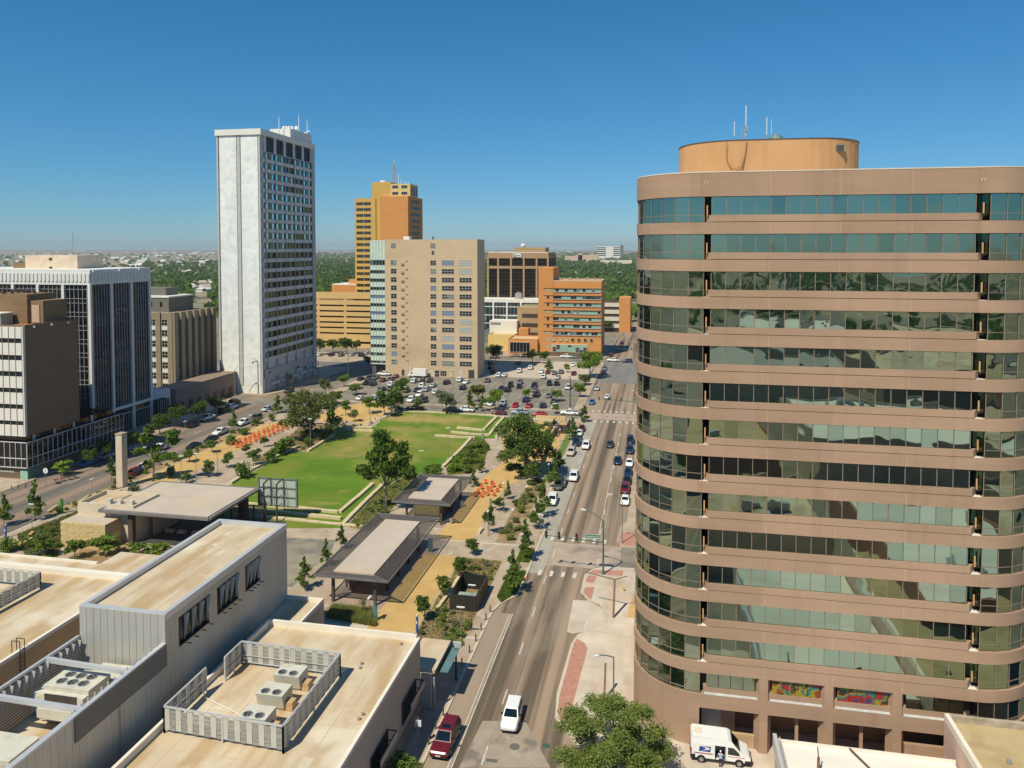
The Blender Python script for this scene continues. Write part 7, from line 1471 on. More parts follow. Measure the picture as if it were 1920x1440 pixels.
def car_parts(kind):
    st, cb, cr_ = KIND[kind]; out = {}
    b = MB(); rings = []
    for y, w_, z0, z1, z2 in st:
        k = len(b.v); b.v += [(-w_ * .9, y, z0), (-w_, y, z0 + .12), (-w_, y, z1), (-w_ * .9, y, z2), (w_ * .9, y, z2), (w_, y, z1), (w_, y, z0 + .12), (w_ * .9, y, z0)]; rings.append(k)
    for a, c in zip(rings, rings[1:]):
        for i in range(8): j = (i + 1) % 8; b.f.append((a + i, a + j, c + j, c + i)); b.mi.append(0)
    b.f.append(tuple(rings[0] + i for i in range(7, -1, -1))); b.f.append(tuple(rings[-1] + i for i in range(8))); b.mi += [0, 0]
    y0, y1, zb, w0 = cb; q0, q1, zr, w1 = cr_
    c = [(-w0, y0, zb), (w0, y0, zb), (w0, y1, zb), (-w0, y1, zb)]; t = [(-w1, q0, zr), (w1, q0, zr), (w1, q1, zr), (-w1, q1, zr)]; zc = zr + .04
    tt = [(-w1 * .9, q0 + .12, zc), (w1 * .9, q0 + .12, zc), (w1 * .9, q1 - .15, zc), (-w1 * .9, q1 - .15, zc)]
    for i in range(4): j = (i + 1) % 4; b.face([c[i], c[j], t[j], t[i]]); b.face([t[i], t[j], tt[j], tt[i]])
    b.face(tt)
    wr = .34 if kind == 'sedan' else .39; ay = 1.45 if kind != 'pickup' else 1.8; ax = st[2][1] - .1; b.mat(1)
    for s in (-1, 1):
        for yy in (-ay, ay): b.tube((s * (ax - .1), yy, wr + .02), (s * (ax + .105), yy, wr + .02), wr + .07, n=12)
    b.box(-ax, st[0][0] + .02, .34, ax, st[-1][0] - .06, .46)
    if kind == 'pickup': b.box(-.82, -2.72, 1.14, .82, -1.05, 1.215)
    b.mat(0)
    out['body'] = b
    def lerp(p, q, t_): return tuple(p[i] + (q[i] - p[i]) * t_ for i in range(3))
    def win(A, B, C, D, off, m=.1, lo=.08, hi=.9):
        n = (Vector(B) - Vector(A)).cross(Vector(D) - Vector(A)).normalized() * off
        f = lambda u, v: Vector(lerp(lerp(A, B, u), lerp(D, C, u), v)) + n
        return MB().face([f(m, lo), f(1 - m, lo), f(1 - m, hi), f(m, hi)])
    out['rear_window'] = win(c[0], c[1], t[1], t[0], .012); out['windscreen'] = win(c[2], c[3], t[3], t[2], .012, .07)
    for i, (a_, b_) in enumerate(((1, 2), (3, 0))):
        A, B, C, D = c[a_], c[b_], t[b_], t[a_]; s = MB()
        for u0, u1 in ((.06, .36), (.4, .66), (.69, .93)) if kind == 'suv' else ((.08, .48), (.53, .92)):
            n = (Vector(B) - Vector(A)).cross(Vector(D) - Vector(A)).normalized() * .012; f = lambda u, v: Vector(lerp(lerp(A, B, u), lerp(D, C, u), v)) + n
            s.face([f(u0, .1), f(u1, .1), f(u1, .88), f(u0, .88)])
        out['side_window', i] = s
    yf, wf, _, z1, z2 = st[-2]; yb, wb_, _, zz1, zz2 = st[1]
    out['headlight', 0] = MB().box(-wf * .95, yf - .12, z1 - .1, -wf * .5, yf + .06, z1 + .06); out['headlight', 1] = MB().box(wf * .5, yf - .12, z1 - .1, wf * .95, yf + .06, z1 + .06)
    out['taillight', 0] = MB().box(-wb_ * .98, yb - .07, zz1 - .1, -wb_ * .62, yb + .1, zz1 + .12); out['taillight', 1] = MB().box(wb_ * .62, yb - .07, zz1 - .1, wb_ * .98, yb + .1, zz1 + .12)
    out['grille'] = MB().box(-wf * .5, yf, z1 - .2, wf * .5, yf + .1, z1 - .02); out['number_plate'] = MB().box(-.25, st[-1][0] - .03, .5, .25, st[-1][0] + .015, .62); out['bumper'] = MB().box(-wf * .9, yf - .1, .36, wf * .9, yf + .1, .5)
    out['door_mirror', 0] = MB().box(-w0 - .26, y1 - .62, zb, -w0 - .02, y1 - .5, zb + .17); out['door_mirror', 1] = MB().box(w0 + .02, y1 - .62, zb, w0 + .26, y1 - .5, zb + .17)
    return out, wr, ay, ax
wheel_m = MB().tube((-.1, 0, 0), (.1, 0, 0), 1.0, n=14).mat(1).tube((-.115, 0, 0), (.115, 0, 0), .62, n=10).mesh('wheel', [m_tyre, m_rim])
CARM = {}
def car(kind, col, x, y, heading, near=False, grp=None, lb='', z=.02):
    if kind not in CARM:
        P, wr, ay, ax = car_parts(kind); mt = {'rear_window': m_cglass, 'windscreen': m_cglass, 'side_window': m_cglass, 'headlight': m_hl, 'taillight': m_tl, 'grille': m_trim, 'number_plate': m_plate, 'bumper': m_trim, 'door_mirror': m_trim}
        ms = [(k if isinstance(k, str) else k[0], b.mesh(k if isinstance(k, str) else k[0], mt[k if isinstance(k, str) else k[0]])) for k, b in P.items() if k != 'body']; CARM[kind] = (P['body'], ms, wr, ay, ax, {})
    body, ms, wr, ay, ax, bod = CARM[kind]
    if col not in bod: bod[col] = body.mesh('body', [paint(col), m_trim])
    t = thing({'sedan': 'parked_car', 'suv': 'parked_suv', 'pickup': 'pickup_truck'}[kind], lb, {'sedan': 'car', 'suv': 'SUV', 'pickup': 'pickup truck'}[kind], (x, y, z), heading, grp)
    ob('body', bod[col], t)
    for nm, me in ms:
        if near or nm in ('windscreen', 'rear_window', 'side_window', 'headlight', 'taillight'): ob(nm, me, t)
    for s in (-1, 1):
        for yy in (-ay, ay): o = ob('wheel', wheel_m, t, (s * (ax + .02), yy, wr)); o.scale = (1, wr, wr)
    return t
LC = []
WORDS = {'sedan': 'saloon car', 'suv': 'SUV', 'pickup': 'pickup truck'}
def park(lst, where, grp, heading, near=False, jit=.04, z=.02, fixx=None):
    for kind, col, px, py, *h in lst:
        x, y = at(px, py, z)
        if fixx is not None: x = fixx
        hd = h[0] if h else heading + rnd.gauss(0, jit) + (math.pi if rnd.random() < .3 and jit > .03 else 0)
        LC.append((car(kind, col, x, y, hd, near, grp, z=z), f'{col} {WORDS[kind]} {where}'))
D = math.pi
park([('suv', 'white', 960, 1352, D + .02)], 'driving towards the camera on the patched part of the main street', 'cars driving on the main street', D, True, z=.03)
park([('suv', 'maroon', 836, 1396, D - .03)], 'parked at the kerb beside the stucco hall', 'cars parked on the main street', D, True, z=.03)
LC[-1][0].scale = (1.06, 1.12, 1.06); LC[-1] = (LC[-1][0], 'deep red SUV with a dark sunroof parked at the kerb beside the stucco hall')
ob('sunroof', MB().box(-.45, -.5, 1.782, .45, .1, 1.79).mesh('sunroof', m_cglass), LC[-1][0])
park([('suv', 'white', 1036, 943), ('pickup', 'grey', 1053, 909), ('suv', 'dark grey', 1048, 915), ('suv', 'beige', 1071, 852), ('pickup', 'dark blue', 1081, 833), ('sedan', 'white', 1086, 816), ('sedan', 'maroon', 1091, 807)], 'parked along the park side of the main street', 'cars parked along the park kerb', D, True, .015)
LC[-5][0].location.y += 0; 
park([('suv', 'white', 1076, 899), ('suv', 'white', 1099, 840), ('sedan', 'blue', 1110, 757), ('sedan', 'silver', 1119, 731), ('suv', 'grey', 1132, 701), ('sedan', 'grey', 1134, 693)], 'driving towards the camera in the left lanes of the main street', 'cars driving on the main street', D, True, .01)
park([('sedan', 'dark blue', 1158, 868, D), ('sedan', 'dark grey', 1144, 837, D), ('sedan', 'white', 1139, 747, 0)], 'driving in the right lanes of the main street', 'cars driving on the main street', 0, True, .01)
park([('sedan', 'white', 1172, 943), ('suv', 'maroon', 1172, 922), ('sedan', 'black', 1176, 905), ('sedan', 'dark blue', 1178, 890), ('sedan', 'white', 1180, 872), ('suv', 'dark blue', 1181, 848), ('suv', 'black', 1182, 830)], 'parked beside the curved tower on the right kerb', 'cars parked by the curved tower', D, True, .01)
park([('pickup', 'white', 300, 845, -D + .05), ('sedan', 'white', 268, 880), ('suv', 'maroon', 250, 893), ('suv', 'grey', 298, 862), ('sedan', 'black', 396, 827), ('sedan', 'black', 363, 840), ('pickup', 'white', 414, 814), ('pickup', 'white', 458, 796), ('suv', 'black', 480, 787), ('sedan', 'silver', 500, 770), ('suv', 'dark grey', 542, 736)], 'on the park side of the left street', 'cars on the left street', D - .02, False, .02)
park([('pickup', 'silver', 205, 858), ('sedan', 'blue', 166, 872), ('sedan', 'pale blue', 245, 844), ('pickup', 'white', 390, 787), ('suv', 'black', 362, 800), ('suv', 'black', 420, 772), ('suv', 'black', 440, 757), ('suv', 'white', 436, 766)], 'parked in the shade below the left office blocks', 'cars parked below the left office blocks', 0, False, .02)
E_ = D / 2
park([('sedan', 'black', 742, 769), ('pickup', 'black', 779, 769), ('suv', 'grey', 843, 772), ('pickup', 'white', 873, 772), ('sedan', 'maroon', 936, 777), ('pickup', 'pale blue', 975, 777), ('sedan', 'red', 1012, 780), ('pickup', 'white', 1068, 778)], 'parked along the back kerb of the park', 'cars parked along the back of the park', E_, True, .02)
lot = [('sedan', 'black', 677, 713), ('suv', 'dark grey', 692, 712), ('pickup', 'grey', 704, 711), ('suv', 'black', 688, 721), ('suv', 'dark blue', 700, 722), ('sedan', 'maroon', 718, 715), ('sedan', 'dark grey', 733, 714), ('sedan', 'maroon', 742, 708), ('suv', 'white', 777, 717), ('sedan', 'black', 792, 717), ('sedan', 'black', 806, 716), ('suv', 'black', 838, 720), ('suv', 'white', 862, 715), ('sedan', 'white', 874, 719), ('suv', 'grey', 914, 716), ('suv', 'black', 868, 730), ('sedan', 'dark blue', 782, 734), ('suv', 'silver', 800, 733), ('suv', 'white', 792, 726), ('sedan', 'silver', 812, 725),
       ('suv', 'white', 733, 723), ('sedan', 'dark grey', 733, 731), ('sedan', 'white', 818, 738), ('suv', 'white', 786, 743), ('suv', 'black', 795, 754), ('suv', 'white', 770, 753), ('suv', 'black', 747, 753), ('sedan', 'white', 702, 748), ('sedan', 'white', 676, 749), ('sedan', 'white', 920, 760), ('suv', 'silver', 943, 760), ('sedan', 'red', 966, 763), ('sedan', 'red', 992, 764), ('suv', 'dark blue', 1018, 764), ('sedan', 'white', 1040, 765), ('suv', 'dark blue', 987, 753), ('sedan', 'grey', 1029, 745), ('sedan', 'dark grey', 1038, 755), ('sedan', 'black', 763, 735), ('suv', 'grey', 716, 733),
       ('suv', 'white', 936, 706), ('sedan', 'white', 946, 706), ('suv', 'white', 974, 698), ('suv', 'white', 995, 692), ('sedan', 'white', 1015, 699), ('sedan', 'maroon', 1027, 700), ('sedan', 'grey', 1040, 702), ('suv', 'grey', 1052, 700), ('sedan', 'maroon', 1076, 703), ('suv', 'white', 1019, 709), ('sedan', 'silver', 1046, 710), ('suv', 'black', 1030, 722), ('suv', 'black', 1044, 722), ('pickup', 'white', 1066, 729), ('suv', 'black', 1002, 726), ('sedan', 'grey', 1003, 734), ('pickup', 'black', 1006, 743), ('suv', 'black', 957, 725), ('suv', 'grey', 975, 720), ('sedan', 'black', 974, 727), ('sedan', 'dark blue', 940, 731), ('suv', 'black', 952, 734), ('sedan', 'white', 1074, 686)]
park(lot, 'in the car park before the tan slab block', 'cars in the car park', 0, False, .05)
park([('pickup', 'white', 720, 704, E_)], 'below the glazed bay of the tan slab block', None, 0)
park([('sedan', 'grey', 965, 669), ('suv', 'black', 982, 670), ('pickup', 'white', 1062, 671), ('suv', 'grey', 1077, 672)], 'parked before the orange office', 'cars before the orange office', E_, False, .02)
park([('suv', 'black', 920, 692), ('suv', 'dark grey', 925, 699), ('suv', 'dark blue', 921, 684), ('pickup', 'white', 1150, 678, E_), ('suv', 'dark blue', 1176, 680, E_), ('suv', 'maroon', 1146, 668, 0), ('sedan', 'dark blue', 1166, 645, 0), ('sedan', 'white', 1178, 600, 0)], 'near the far cross street', 'cars near the far cross street', 0, False, .03)
park([('sedan', 'white', 600, 667), ('suv', 'dark blue', 622, 667), ('suv', 'grey', 640, 668), ('sedan', 'silver', 660, 667), ('suv', 'black', 678, 668), ('sedan', 'silver', 688, 664)], 'parked between the marble tower and the yellow car park', 'cars before the yellow car park', 0, False, .03)
place_labels(LC)
# white box truck
x, y = at(784, 708, .02); BT = thing('box_truck', 'white box truck parked against the tan slab block', 'truck', (x, y, .02), E_)
MB().box(-1.2, -3.6, .9, 1.2, 1.9, 3.7).build('cargo_box', paint('white'), BT); MB().box(-1.0, 1.95, .7, 1.0, 2.9, 2.5).box(-1.0, 2.9, .7, 1.0, 4.0, 1.5).build('cab', paint('white'), BT); MB().face([(-.9, 2.92, 1.55), (.9, 2.92, 1.55), (.8, 2.91, 2.35), (-.8, 2.91, 2.35)]).build('windscreen', m_cglass, BT)
for s in (-1, 1):
    MB().box(s * 1.0, 2.1, 1.6, s * 1.012, 2.8, 2.3).build('side_window', m_cglass, BT)
    for yy in (-2.3, 3.1): o = ob('wheel', wheel_m, BT, (s * .95, yy, .48)); o.scale = (1.2, .48, .48)
MB().box(-.5, -3.5, .5, .5, 3.8, .8).build('chassis', m_trim, BT)
# white delivery van with the blue eagle panel, side door open
x, y = at(1352, 1446, .13); VN = thing('delivery_van', 'white high-roofed mail van with its side door open beside the loading bays', 'van', (x, 78.0, .13)); VL = 5.9
prof = [(-2.95, .45), (2.3, .45), (2.95, .5), (2.95, 1.05), (2.75, 1.25), (1.95, 1.55), (1.05, 2.55), (.75, 2.68), (-2.75, 2.72), (-2.92, 2.5)]
b = MB(); W2 = 1.02; dx0, dx1 = -.55, .58     # sliding-door opening on the camera side
k = len(b.v); n = len(prof)
b.v += [(p[0], W2, p[1]) for p in prof] + [(p[0], -W2 * (1 if p[1] < 2 else .93), p[1]) for p in prof]
for i in range(n): j = (i + 1) % n; b.f.append((k + i, k + j, k + n + j, k + n + i)); b.mi.append(0)
b.f.append(tuple(range(k, k + n))); b.mi.append(0)
s = -1.0
def sidepoly(pts): b.face([(p[0], -W2 * (1 if p[1] < 2 else .93), p[1]) for p in pts])
sidepoly([(-2.95, .45), (dx0, .45), (dx0, 1.98), (-2.93, 1.98)]); sidepoly([(-2.93, 1.98), (dx1, 1.98), (.9, 2.6), (.75, 2.68), (-2.75, 2.72), (-2.92, 2.5)]); sidepoly([(dx1, .45), (2.3, .45), (2.95, .5), (2.95, 1.05), (2.75, 1.25), (1.95, 1.55), (1.57, 1.98), (dx1, 1.98)]); sidepoly([(dx1, 1.98), (1.57, 1.98), (1.05, 2.55), (.9, 2.6)])
b.build('body', paint('white'), VN)
MB().box(-2.8, -.6, .5, .9, .95, .56).box(-2.8, .9, .5, .9, .96, 2.5).box(.7, -.9, .5, .76, .95, 2.4).box(-.75, -.9, .5, -.7, .9, 2.4).build('cargo_interior', M('van_inside', (.09, .08, .075), .8), VN)
MB().box(-.45, .3, .56, .5, .85, 1.5).build('shelf', m_steel, VN); MB().box(dx1 - .1, -1.0, .5, dx1 + .02, -.55, 2.0).build('door_edge', M('door_edge', (.5, .47, .42), .5), VN)
MB().face([(1.95, -.93, 1.58), (1.95, .93, 1.58), (1.12, .86, 2.5), (1.12, -.86, 2.5)]).build('windscreen', m_cglass, VN); VN.children[-1].location.z = .015; VN.children[-1].location.x = .012
MB().face([(.72, -1.028, 1.2), (1.9, -1.028, 1.15), (1.85, -1.028, 1.45), (1.3, -1.02, 1.92), (.75, -1.02, 1.95)]).build('side_window', m_cglass, VN)
MB().box(-2.98, -1.03, .4, -2.5, 1.03, .85).box(2.4, -1.03, .4, 3.0, 1.03, .75).box(-2.5, -1.035, .42, 2.4, -1.0, .52).build('bumper', m_trim, VN)
for yy in (-1.9, 1.85):
    for s in (-1, 1): o = ob('wheel', wheel_m, VN, (yy, s * .93, .36), R(90)); o.scale = (1.1, .37, .37); MB().tube((yy, s * .9, .38), (yy, s * 1.03, .38), .45, n=14).build('wheel_arch', m_trim, VN)
MB().box(2.78, -1.0, .95, 2.99, -.6, 1.15).build('headlight', m_hl, VN); MB().box(-2.97, -1.03, .9, -2.86, -.8, 1.5).build('taillight', m_tl, VN)
MB().box(-2.6, -1.04, 1.02, dx0 - .1, -1.021, 1.06).box(.75, -1.04, .98, 2.4, -1.021, 1.02).build('stripe', M('stripe_red', (.45, .03, .05), .5), VN); MB().box(-2.6, -1.04, .97, dx0 - .3, -1.021, 1.01).build('stripe', M('stripe_blue', (.03, .05, .3), .5), VN)
ep = MB().face([(-2.15, -1.028, 1.22), (-1.0, -1.028, 1.2), (-.93, -1.028, 1.78), (-2.05, -1.028, 1.76)]).build('emblem_panel', M('emblem_blue', (.02, .05, .3), .4, var=0), VN, label='blue square emblem with a white eagle head')
MB().face([(-2.0, -1.034, 1.74), (-1.2, -1.034, 1.66), (-1.0, -1.034, 1.56), (-1.12, -1.034, 1.46), (-1.95, -1.034, 1.28), (-1.4, -1.034, 1.5), (-1.55, -1.034, 1.62)]).build('eagle_mark', m_ant, ep)
MB().box(-2.6, -.5, 2.7, -1.8, .5, 2.75).build('roof_vent', m_coping, VN)
# the mail carrier at the van door: one continuous skinned figure
def figure(lb, x, y, rz, H, joints, edges, mats, z=.13, hair=(.05, .04, .03), shirt=None, cat='person'):
    t = thing('person', lb, cat, (x, y, z), rz)
    return t
def skin_body(root, J, Eg, rad, mats, zones, name='body'):
    names = list(J); me = bpy.data.meshes.new(name); me.from_pydata([J[n_] for n_ in names], [(names.index(a), names.index(b_)) for a, b_ in Eg], [])
    o = bpy.data.objects.new(name, me); COL.objects.link(o); m = o.modifiers.new('skin', 'SKIN')
    for i, n_ in enumerate(names):
        sv = me.skin_vertices[0].data[i]; r = rad[n_]; sv.radius = r if isinstance(r, tuple) else (r, r); sv.use_root = (n_ == 'pelvis')
    s_ = o.modifiers.new('sub', 'SUBSURF'); s_.levels = 2; s_.render_levels = 2
    dg = bpy.context.evaluated_depsgraph_get(); dg.update(); m2 = bpy.data.meshes.new_from_object(o.evaluated_get(dg)); bpy.data.objects.remove(o)
    m2.materials.clear()
    for q in mats: m2.materials.append(q)
    for p in m2.polygons: p.material_index = zones(p.center); p.use_smooth = True
    m2.name = name; return ob(name, m2, root)
def person(lb, x, y, rz, shirt, trousers, skin=(.35, .2, .13), cap=None, reach=False, walk=.0, grp=None, z=.13):
    t = thing('person', lb, 'person', (x, y, z), rz, grp)
    J = dict(pelvis=(0, 0, .95), waist=(0, .01, 1.1), chest=(0, 0, 1.32), neck=(0, 0, 1.5), head=(0, .02, 1.6), crown=(0, .015, 1.7))
    Rd = dict(pelvis=(.155, .115), waist=(.135, .1), chest=(.17, .115), neck=.055, head=(.078, .095), crown=(.065, .075))
    Eg = [('pelvis', 'waist'), ('waist', 'chest'), ('chest', 'neck'), ('neck', 'head'), ('head', 'crown')]
    for s, n_ in ((-1, 'l'), (1, 'r')):
        w_ = walk * s
        J.update({'hip' + n_: (s * .09, 0, .88), 'knee' + n_: (s * .095, w_ * .5 + .02, .49), 'ankle' + n_: (s * .095, w_, .09), 'toe' + n_: (s * .1, w_ + .17, .035), 'sh' + n_: (s * .19, 0, 1.43)})
        Rd.update({'hip' + n_: .09, 'knee' + n_: .06, 'ankle' + n_: .045, 'toe' + n_: .035, 'sh' + n_: .062})
        if reach: J.update({'el' + n_: (s * .27, .08, 1.18), 'wr' + n_: (s * .2, .32, 1.12), 'hd' + n_: (s * .17, .42, 1.13)})
        else: J.update({'el' + n_: (s * .25, -.03, 1.16), 'wr' + n_: (s * .26, .06 - w_ * .3, .92), 'hd' + n_: (s * .26, .09 - w_ * .3, .83)})
        Rd.update({'el' + n_: .042, 'wr' + n_: .03, 'hd' + n_: .036})
        Eg += [('pelvis', 'hip' + n_), ('hip' + n_, 'knee' + n_), ('knee' + n_, 'ankle' + n_), ('ankle' + n_, 'toe' + n_), ('chest', 'sh' + n_), ('sh' + n_, 'el' + n_), ('el' + n_, 'wr' + n_), ('wr' + n_, 'hd' + n_)]
        h = Vector(J['hd' + n_]); d = (h - Vector(J['wr' + n_])).normalized(); sd_ = Vector((s, 0, 0)) if abs(d.x) < .8 else Vector((0, 1, 0)); sp_ = d.cross(Vector((1, 0, 0))).normalized()
        for q in range(4):   # fingers of unequal length, slightly curled
            f0 = h + sp_ * ((q - 1.5) * .018); L_f = (.055, .065, .06, .045)[q]; J['f%s%d' % (n_, q)] = tuple(f0 + d * (L_f * .7)); J['g%s%d' % (n_, q)] = tuple(f0 + d * L_f * 1.2 - sd_ * .02); Rd['f%s%d' % (n_, q)] = .009; Rd['g%s%d' % (n_, q)] = .008; Eg += [('hd' + n_, 'f%s%d' % (n_, q)), ('f%s%d' % (n_, q), 'g%s%d' % (n_, q))]
        J['th' + n_] = tuple(h + sp_ * .05 + d * .02); Rd['th' + n_] = .011; Eg.append(('hd' + n_, 'th' + n_))
    ms = [M('skin_tone', skin, .6, var=0), M('cloth_' + shirt[0], shirt[1], .8, var=.08, scale=6), M('cloth_' + trousers[0], trousers[1], .8, var=.08, scale=6), M('shoe_black', (.02, .02, .02), .6, var=0)]
    def zone(c): return 3 if c.z < .1 else 2 if c.z < .98 and abs(c.x) < .21 else 1 if c.z < 1.47 and (c.z > 1.16 or abs(c.x) < .2) and not (reach and c.y > .17) and c.z > .97 else 0
    o = skin_body(t, J, Eg, Rd, ms, zone)
    hb = bmesh.new(); bmesh.ops.create_uvsphere(hb, u_segments=12, v_segments=8, radius=.098)
    for v in hb.verts: v.co.z = max(v.co.z, -.01 if v.co.y > .02 else -.07) * 1.1; v.co.x *= .92
    hm = bpy.data.meshes.new('cap' if cap else 'hair'); hb.to_mesh(hm); hb.free(); hm.materials.append(M('cap_white', (.7, .7, .68), .8, var=0) if cap else M('hair_dark', (.03, .022, .016), .8, var=0)); ob('cap' if cap else 'hair', hm, t, (0, 0.0, 1.69))
    MB().bar((-.03, .107, 1.625), (.03, .107, 1.625), .012).build('face_line', M('brow', (.05, .035, .025), .8, var=0), t)
    return t
person('mail carrier in a pale blue shirt and white cap facing into the open van door', VN.location.x - .02, VN.location.y - 1.38, 0, ('sky_blue', (.42, .52, .68)), ('navy', (.03, .035, .1)), cap=True, reach=True)
m_gl = None
for px, py, sh, lb in ((318, 1026, ('grey', (.2, .2, .2)), 'person in grey sitting area at the right edge of the stage shade'), (952, 776, ('red', (.4, .05, .04)), 'small figure in red beside the play gravel')):
    pass
for px, py, sh, lb in ((352, 1000, ('dark_green', (.03, .1, .06)), 'person in dark green standing on the shaded stage floor'), (695, 795, ('maroon', (.2, .04, .03)), 'person in maroon standing on the play gravel'), (288, 1002, ('teal', (.02, .2, .2)), 'person in teal standing at the left of the stage')):
    x, y = at(px, py, .16); person(lb, x, y, rnd.random() * 6, sh, ('dark', (.04, .04, .05)), walk=.12, z=.16)
for lb, L in GRP.items():
    if len(L) > 1: place_labels([(t, lb) for t in L])
# ================================================================ the town out to the horizon
r8 = np.random.default_rng(11)
def far_mask(x, y):
    """streets and yards left open"""
    return abs(x + 15) > 14 and abs((y % 130) - 20) > 9 or rnd.random() < .15
def mass_trees(name, pts, mat, seed, lab, leaves=22, leaf=1.5):
    r = np.random.default_rng(seed); C = np.array(pts, float); n = len(C); k = n * leaves
    base = np.repeat(C, leaves, 0); d = r.normal(size=(k, 3)); d /= np.linalg.norm(d, axis=1)[:, None]; d[:, 2] *= .75
    rad = base[:, 2]; c = np.stack([base[:, 0], base[:, 1], rad * 1.05], 1) + d * (rad * (.5 + .5 * r.random(k)))[:, None]; c[:, 2] = np.maximum(c[:, 2], .3)
    a = r.normal(size=(k, 3)); a /= np.linalg.norm(a, axis=1)[:, None]; b = np.cross(a, r.normal(size=(k, 3))); b /= np.linalg.norm(b, axis=1)[:, None]
    s = (rad * .42 * (.6 + .8 * r.random(k)))[:, None]; V = np.stack([c - a * s, c + b * s, c + a * s, c - b * s], 1).reshape(-1, 3)
    me = bpy.data.meshes.new(name); me.vertices.add(len(V)); me.vertices.foreach_set('co', V.ravel()); me.loops.add(len(V)); me.loops.foreach_set('vertex_index', np.arange(len(V))); me.polygons.add(k)
    me.polygons.foreach_set('loop_start', np.arange(k) * 4); me.polygons.foreach_set('loop_total', np.full(k, 4)); me.materials.append(lf[mat]); me.update(calc_edges=True)
    o = ob(name, me); o['kind'] = 'stuff'; tag(o, lab, 'woodland'); return o
P = {'near': [], 'mid': [], 'edge': []}
for _ in range(15000):
    d = 520 * math.exp(rnd.random() * 2.5); px = rnd.uniform(-60, 1260); r_ = _ray(px, 464); a = math.atan2(r_[0], r_[1]); x, y = d * math.sin(a), d * math.cos(a)
    dens = 1.0 if px > 590 else (.55 if px > 270 and d < 2600 else .12)
    if d > 3200: dens *= .7
    if rnd.random() > dens or not far_mask(x, y) or y < 500: continue
    if px < 400 and 395 > px > 355 and d < 1200: continue
    R_ = rnd.uniform(3.2, 6.0) * (1 + d / 9000); P['near' if d < 1100 else 'mid' if d < 2600 else 'edge'].append((x, y, R_))
mass_trees('wood', P['near'], 'mid', 1, 'sea of green garden trees beyond the office blocks', 34)
mass_trees('far_wood', P['mid'], 'mid', 2, 'green tree cover of the suburbs towards the horizon', 20)
mass_trees('horizon_wood', P['edge'], 'deep', 3, 'dark green band of trees on the horizon', 14)
# nearer single trees of the suburbs
for k in range(70):
    px = rnd.choice((rnd.uniform(592, 668), rnd.uniform(1040, 1185), rnd.uniform(285, 400))); py = rnd.uniform(500, 552); x, y = at(px, py, 0)
    if y < 480 or abs(x + 15) < 14: continue
    h = rnd.uniform(6, 10); tree(0, 0, 0, 0, 'far', rnd.choice(('mid', 'bright', 'deep')), 'round garden tree among the suburban houses', 'garden trees of the suburbs', z=0, name='garden_tree', xy=(x, y), H=h, W=h * 1.1)
place_labels([(t, 'round garden tree among the suburban houses') for t in GRP.get('round garden tree among the suburban houses', [])])
# houses and sheds
HM = []
for i, (wc, rc) in enumerate((((.6, .5, .4), (.42, .36, .3)), ((.66, .6, .52), (.5, .47, .43)), ((.5, .33, .24), (.36, .27, .2)), ((.7, .68, .64), (.6, .58, .55)))):
    mw = M('house_wall_%d' % i, wc, .9); mr = M('house_roof_%d' % i, rc, .9); b = MB().box(-6, -4.5, 0, 6, 4.5, 3.1).mat(1)
    b.face([(-6.5, -5, 3), (6.5, -5, 3), (5, 0, 5.2), (-5, 0, 5.2)]).face([(6.5, 5, 3), (-6.5, 5, 3), (-5, 0, 5.2), (5, 0, 5.2)]).face([(6.5, -5, 3), (6.5, 5, 3), (5, 0, 5.2)]).face([(-6.5, 5, 3), (-6.5, -5, 3), (-5, 0, 5.2)]); HM.append(b.mesh('house', [mw, mr]))
HL = []
for k in range(170):
    px = rnd.choice((rnd.uniform(590, 668), rnd.uniform(1040, 1186), rnd.uniform(283, 402), rnd.uniform(283, 402))); py = 474 + 78 * rnd.random() ** 1.6; x, y = at(px, py, 0)
    if y < 520 or abs(x + 15) < 22: continue
    i = rnd.randrange(4); o = ob('house', HM[i], None, (x, y, 0), rnd.choice((0, R(90)))); s_ = rnd.uniform(.9, 1.5); o.scale = (s_, s_, 1.1); tag(o, '', 'house', 'houses among the trees')
    HL.append((o, ('tan low house with a brown hipped roof', 'cream low house with a grey hipped roof', 'brick low house with a dark hipped roof', 'white low house with a pale hipped roof')[i] + ' among the far trees'))
place_labels(HL)
WL = []; wm_ = [M('shed_%d' % i, c, .7) for i, c in enumerate(((.75, .73, .7), (.8, .8, .8), (.6, .52, .45), (.5, .52, .56)))]
for k in range(190):
    px = rnd.uniform(-40, 480) if k < 150 else rnd.uniform(590, 1186); py = 466.5 + 40 * rnd.random() ** 2.2 if px < 400 else 467 + 10 * rnd.random(); x, y = at(px, py, 0)
    if y > 9000: continue
    w_, l_, h_ = rnd.uniform(14, 34) * (1 + y / 7000), rnd.uniform(12, 30), rnd.uniform(4, 8); i = rnd.choice((0, 0, 1, 1, 2, 3))
    b = MB().box(-w_ / 2, -l_ / 2, 0, w_ / 2, l_ / 2, h_).face([(-w_ / 2, -l_ / 2, h_ + .02), (w_ / 2, -l_ / 2, h_ + .02), (w_ / 2, 0, h_ + 1.5), (-w_ / 2, 0, h_ + 1.5)]).face([(w_ / 2, l_ / 2, h_ + .02), (-w_ / 2, l_ / 2, h_ + .02), (-w_ / 2, 0, h_ + 1.5), (w_ / 2, 0, h_ + 1.5)])
    o = b.build('warehouse', wm_[i]); o.location = (x, y, 0); tag(o, '', 'warehouse', 'sheds on the plain'); WL.append((o, ('pale cream', 'white', 'tan', 'bluish grey')[i] + ' metal shed far out on the plain'))
place_labels(WL)
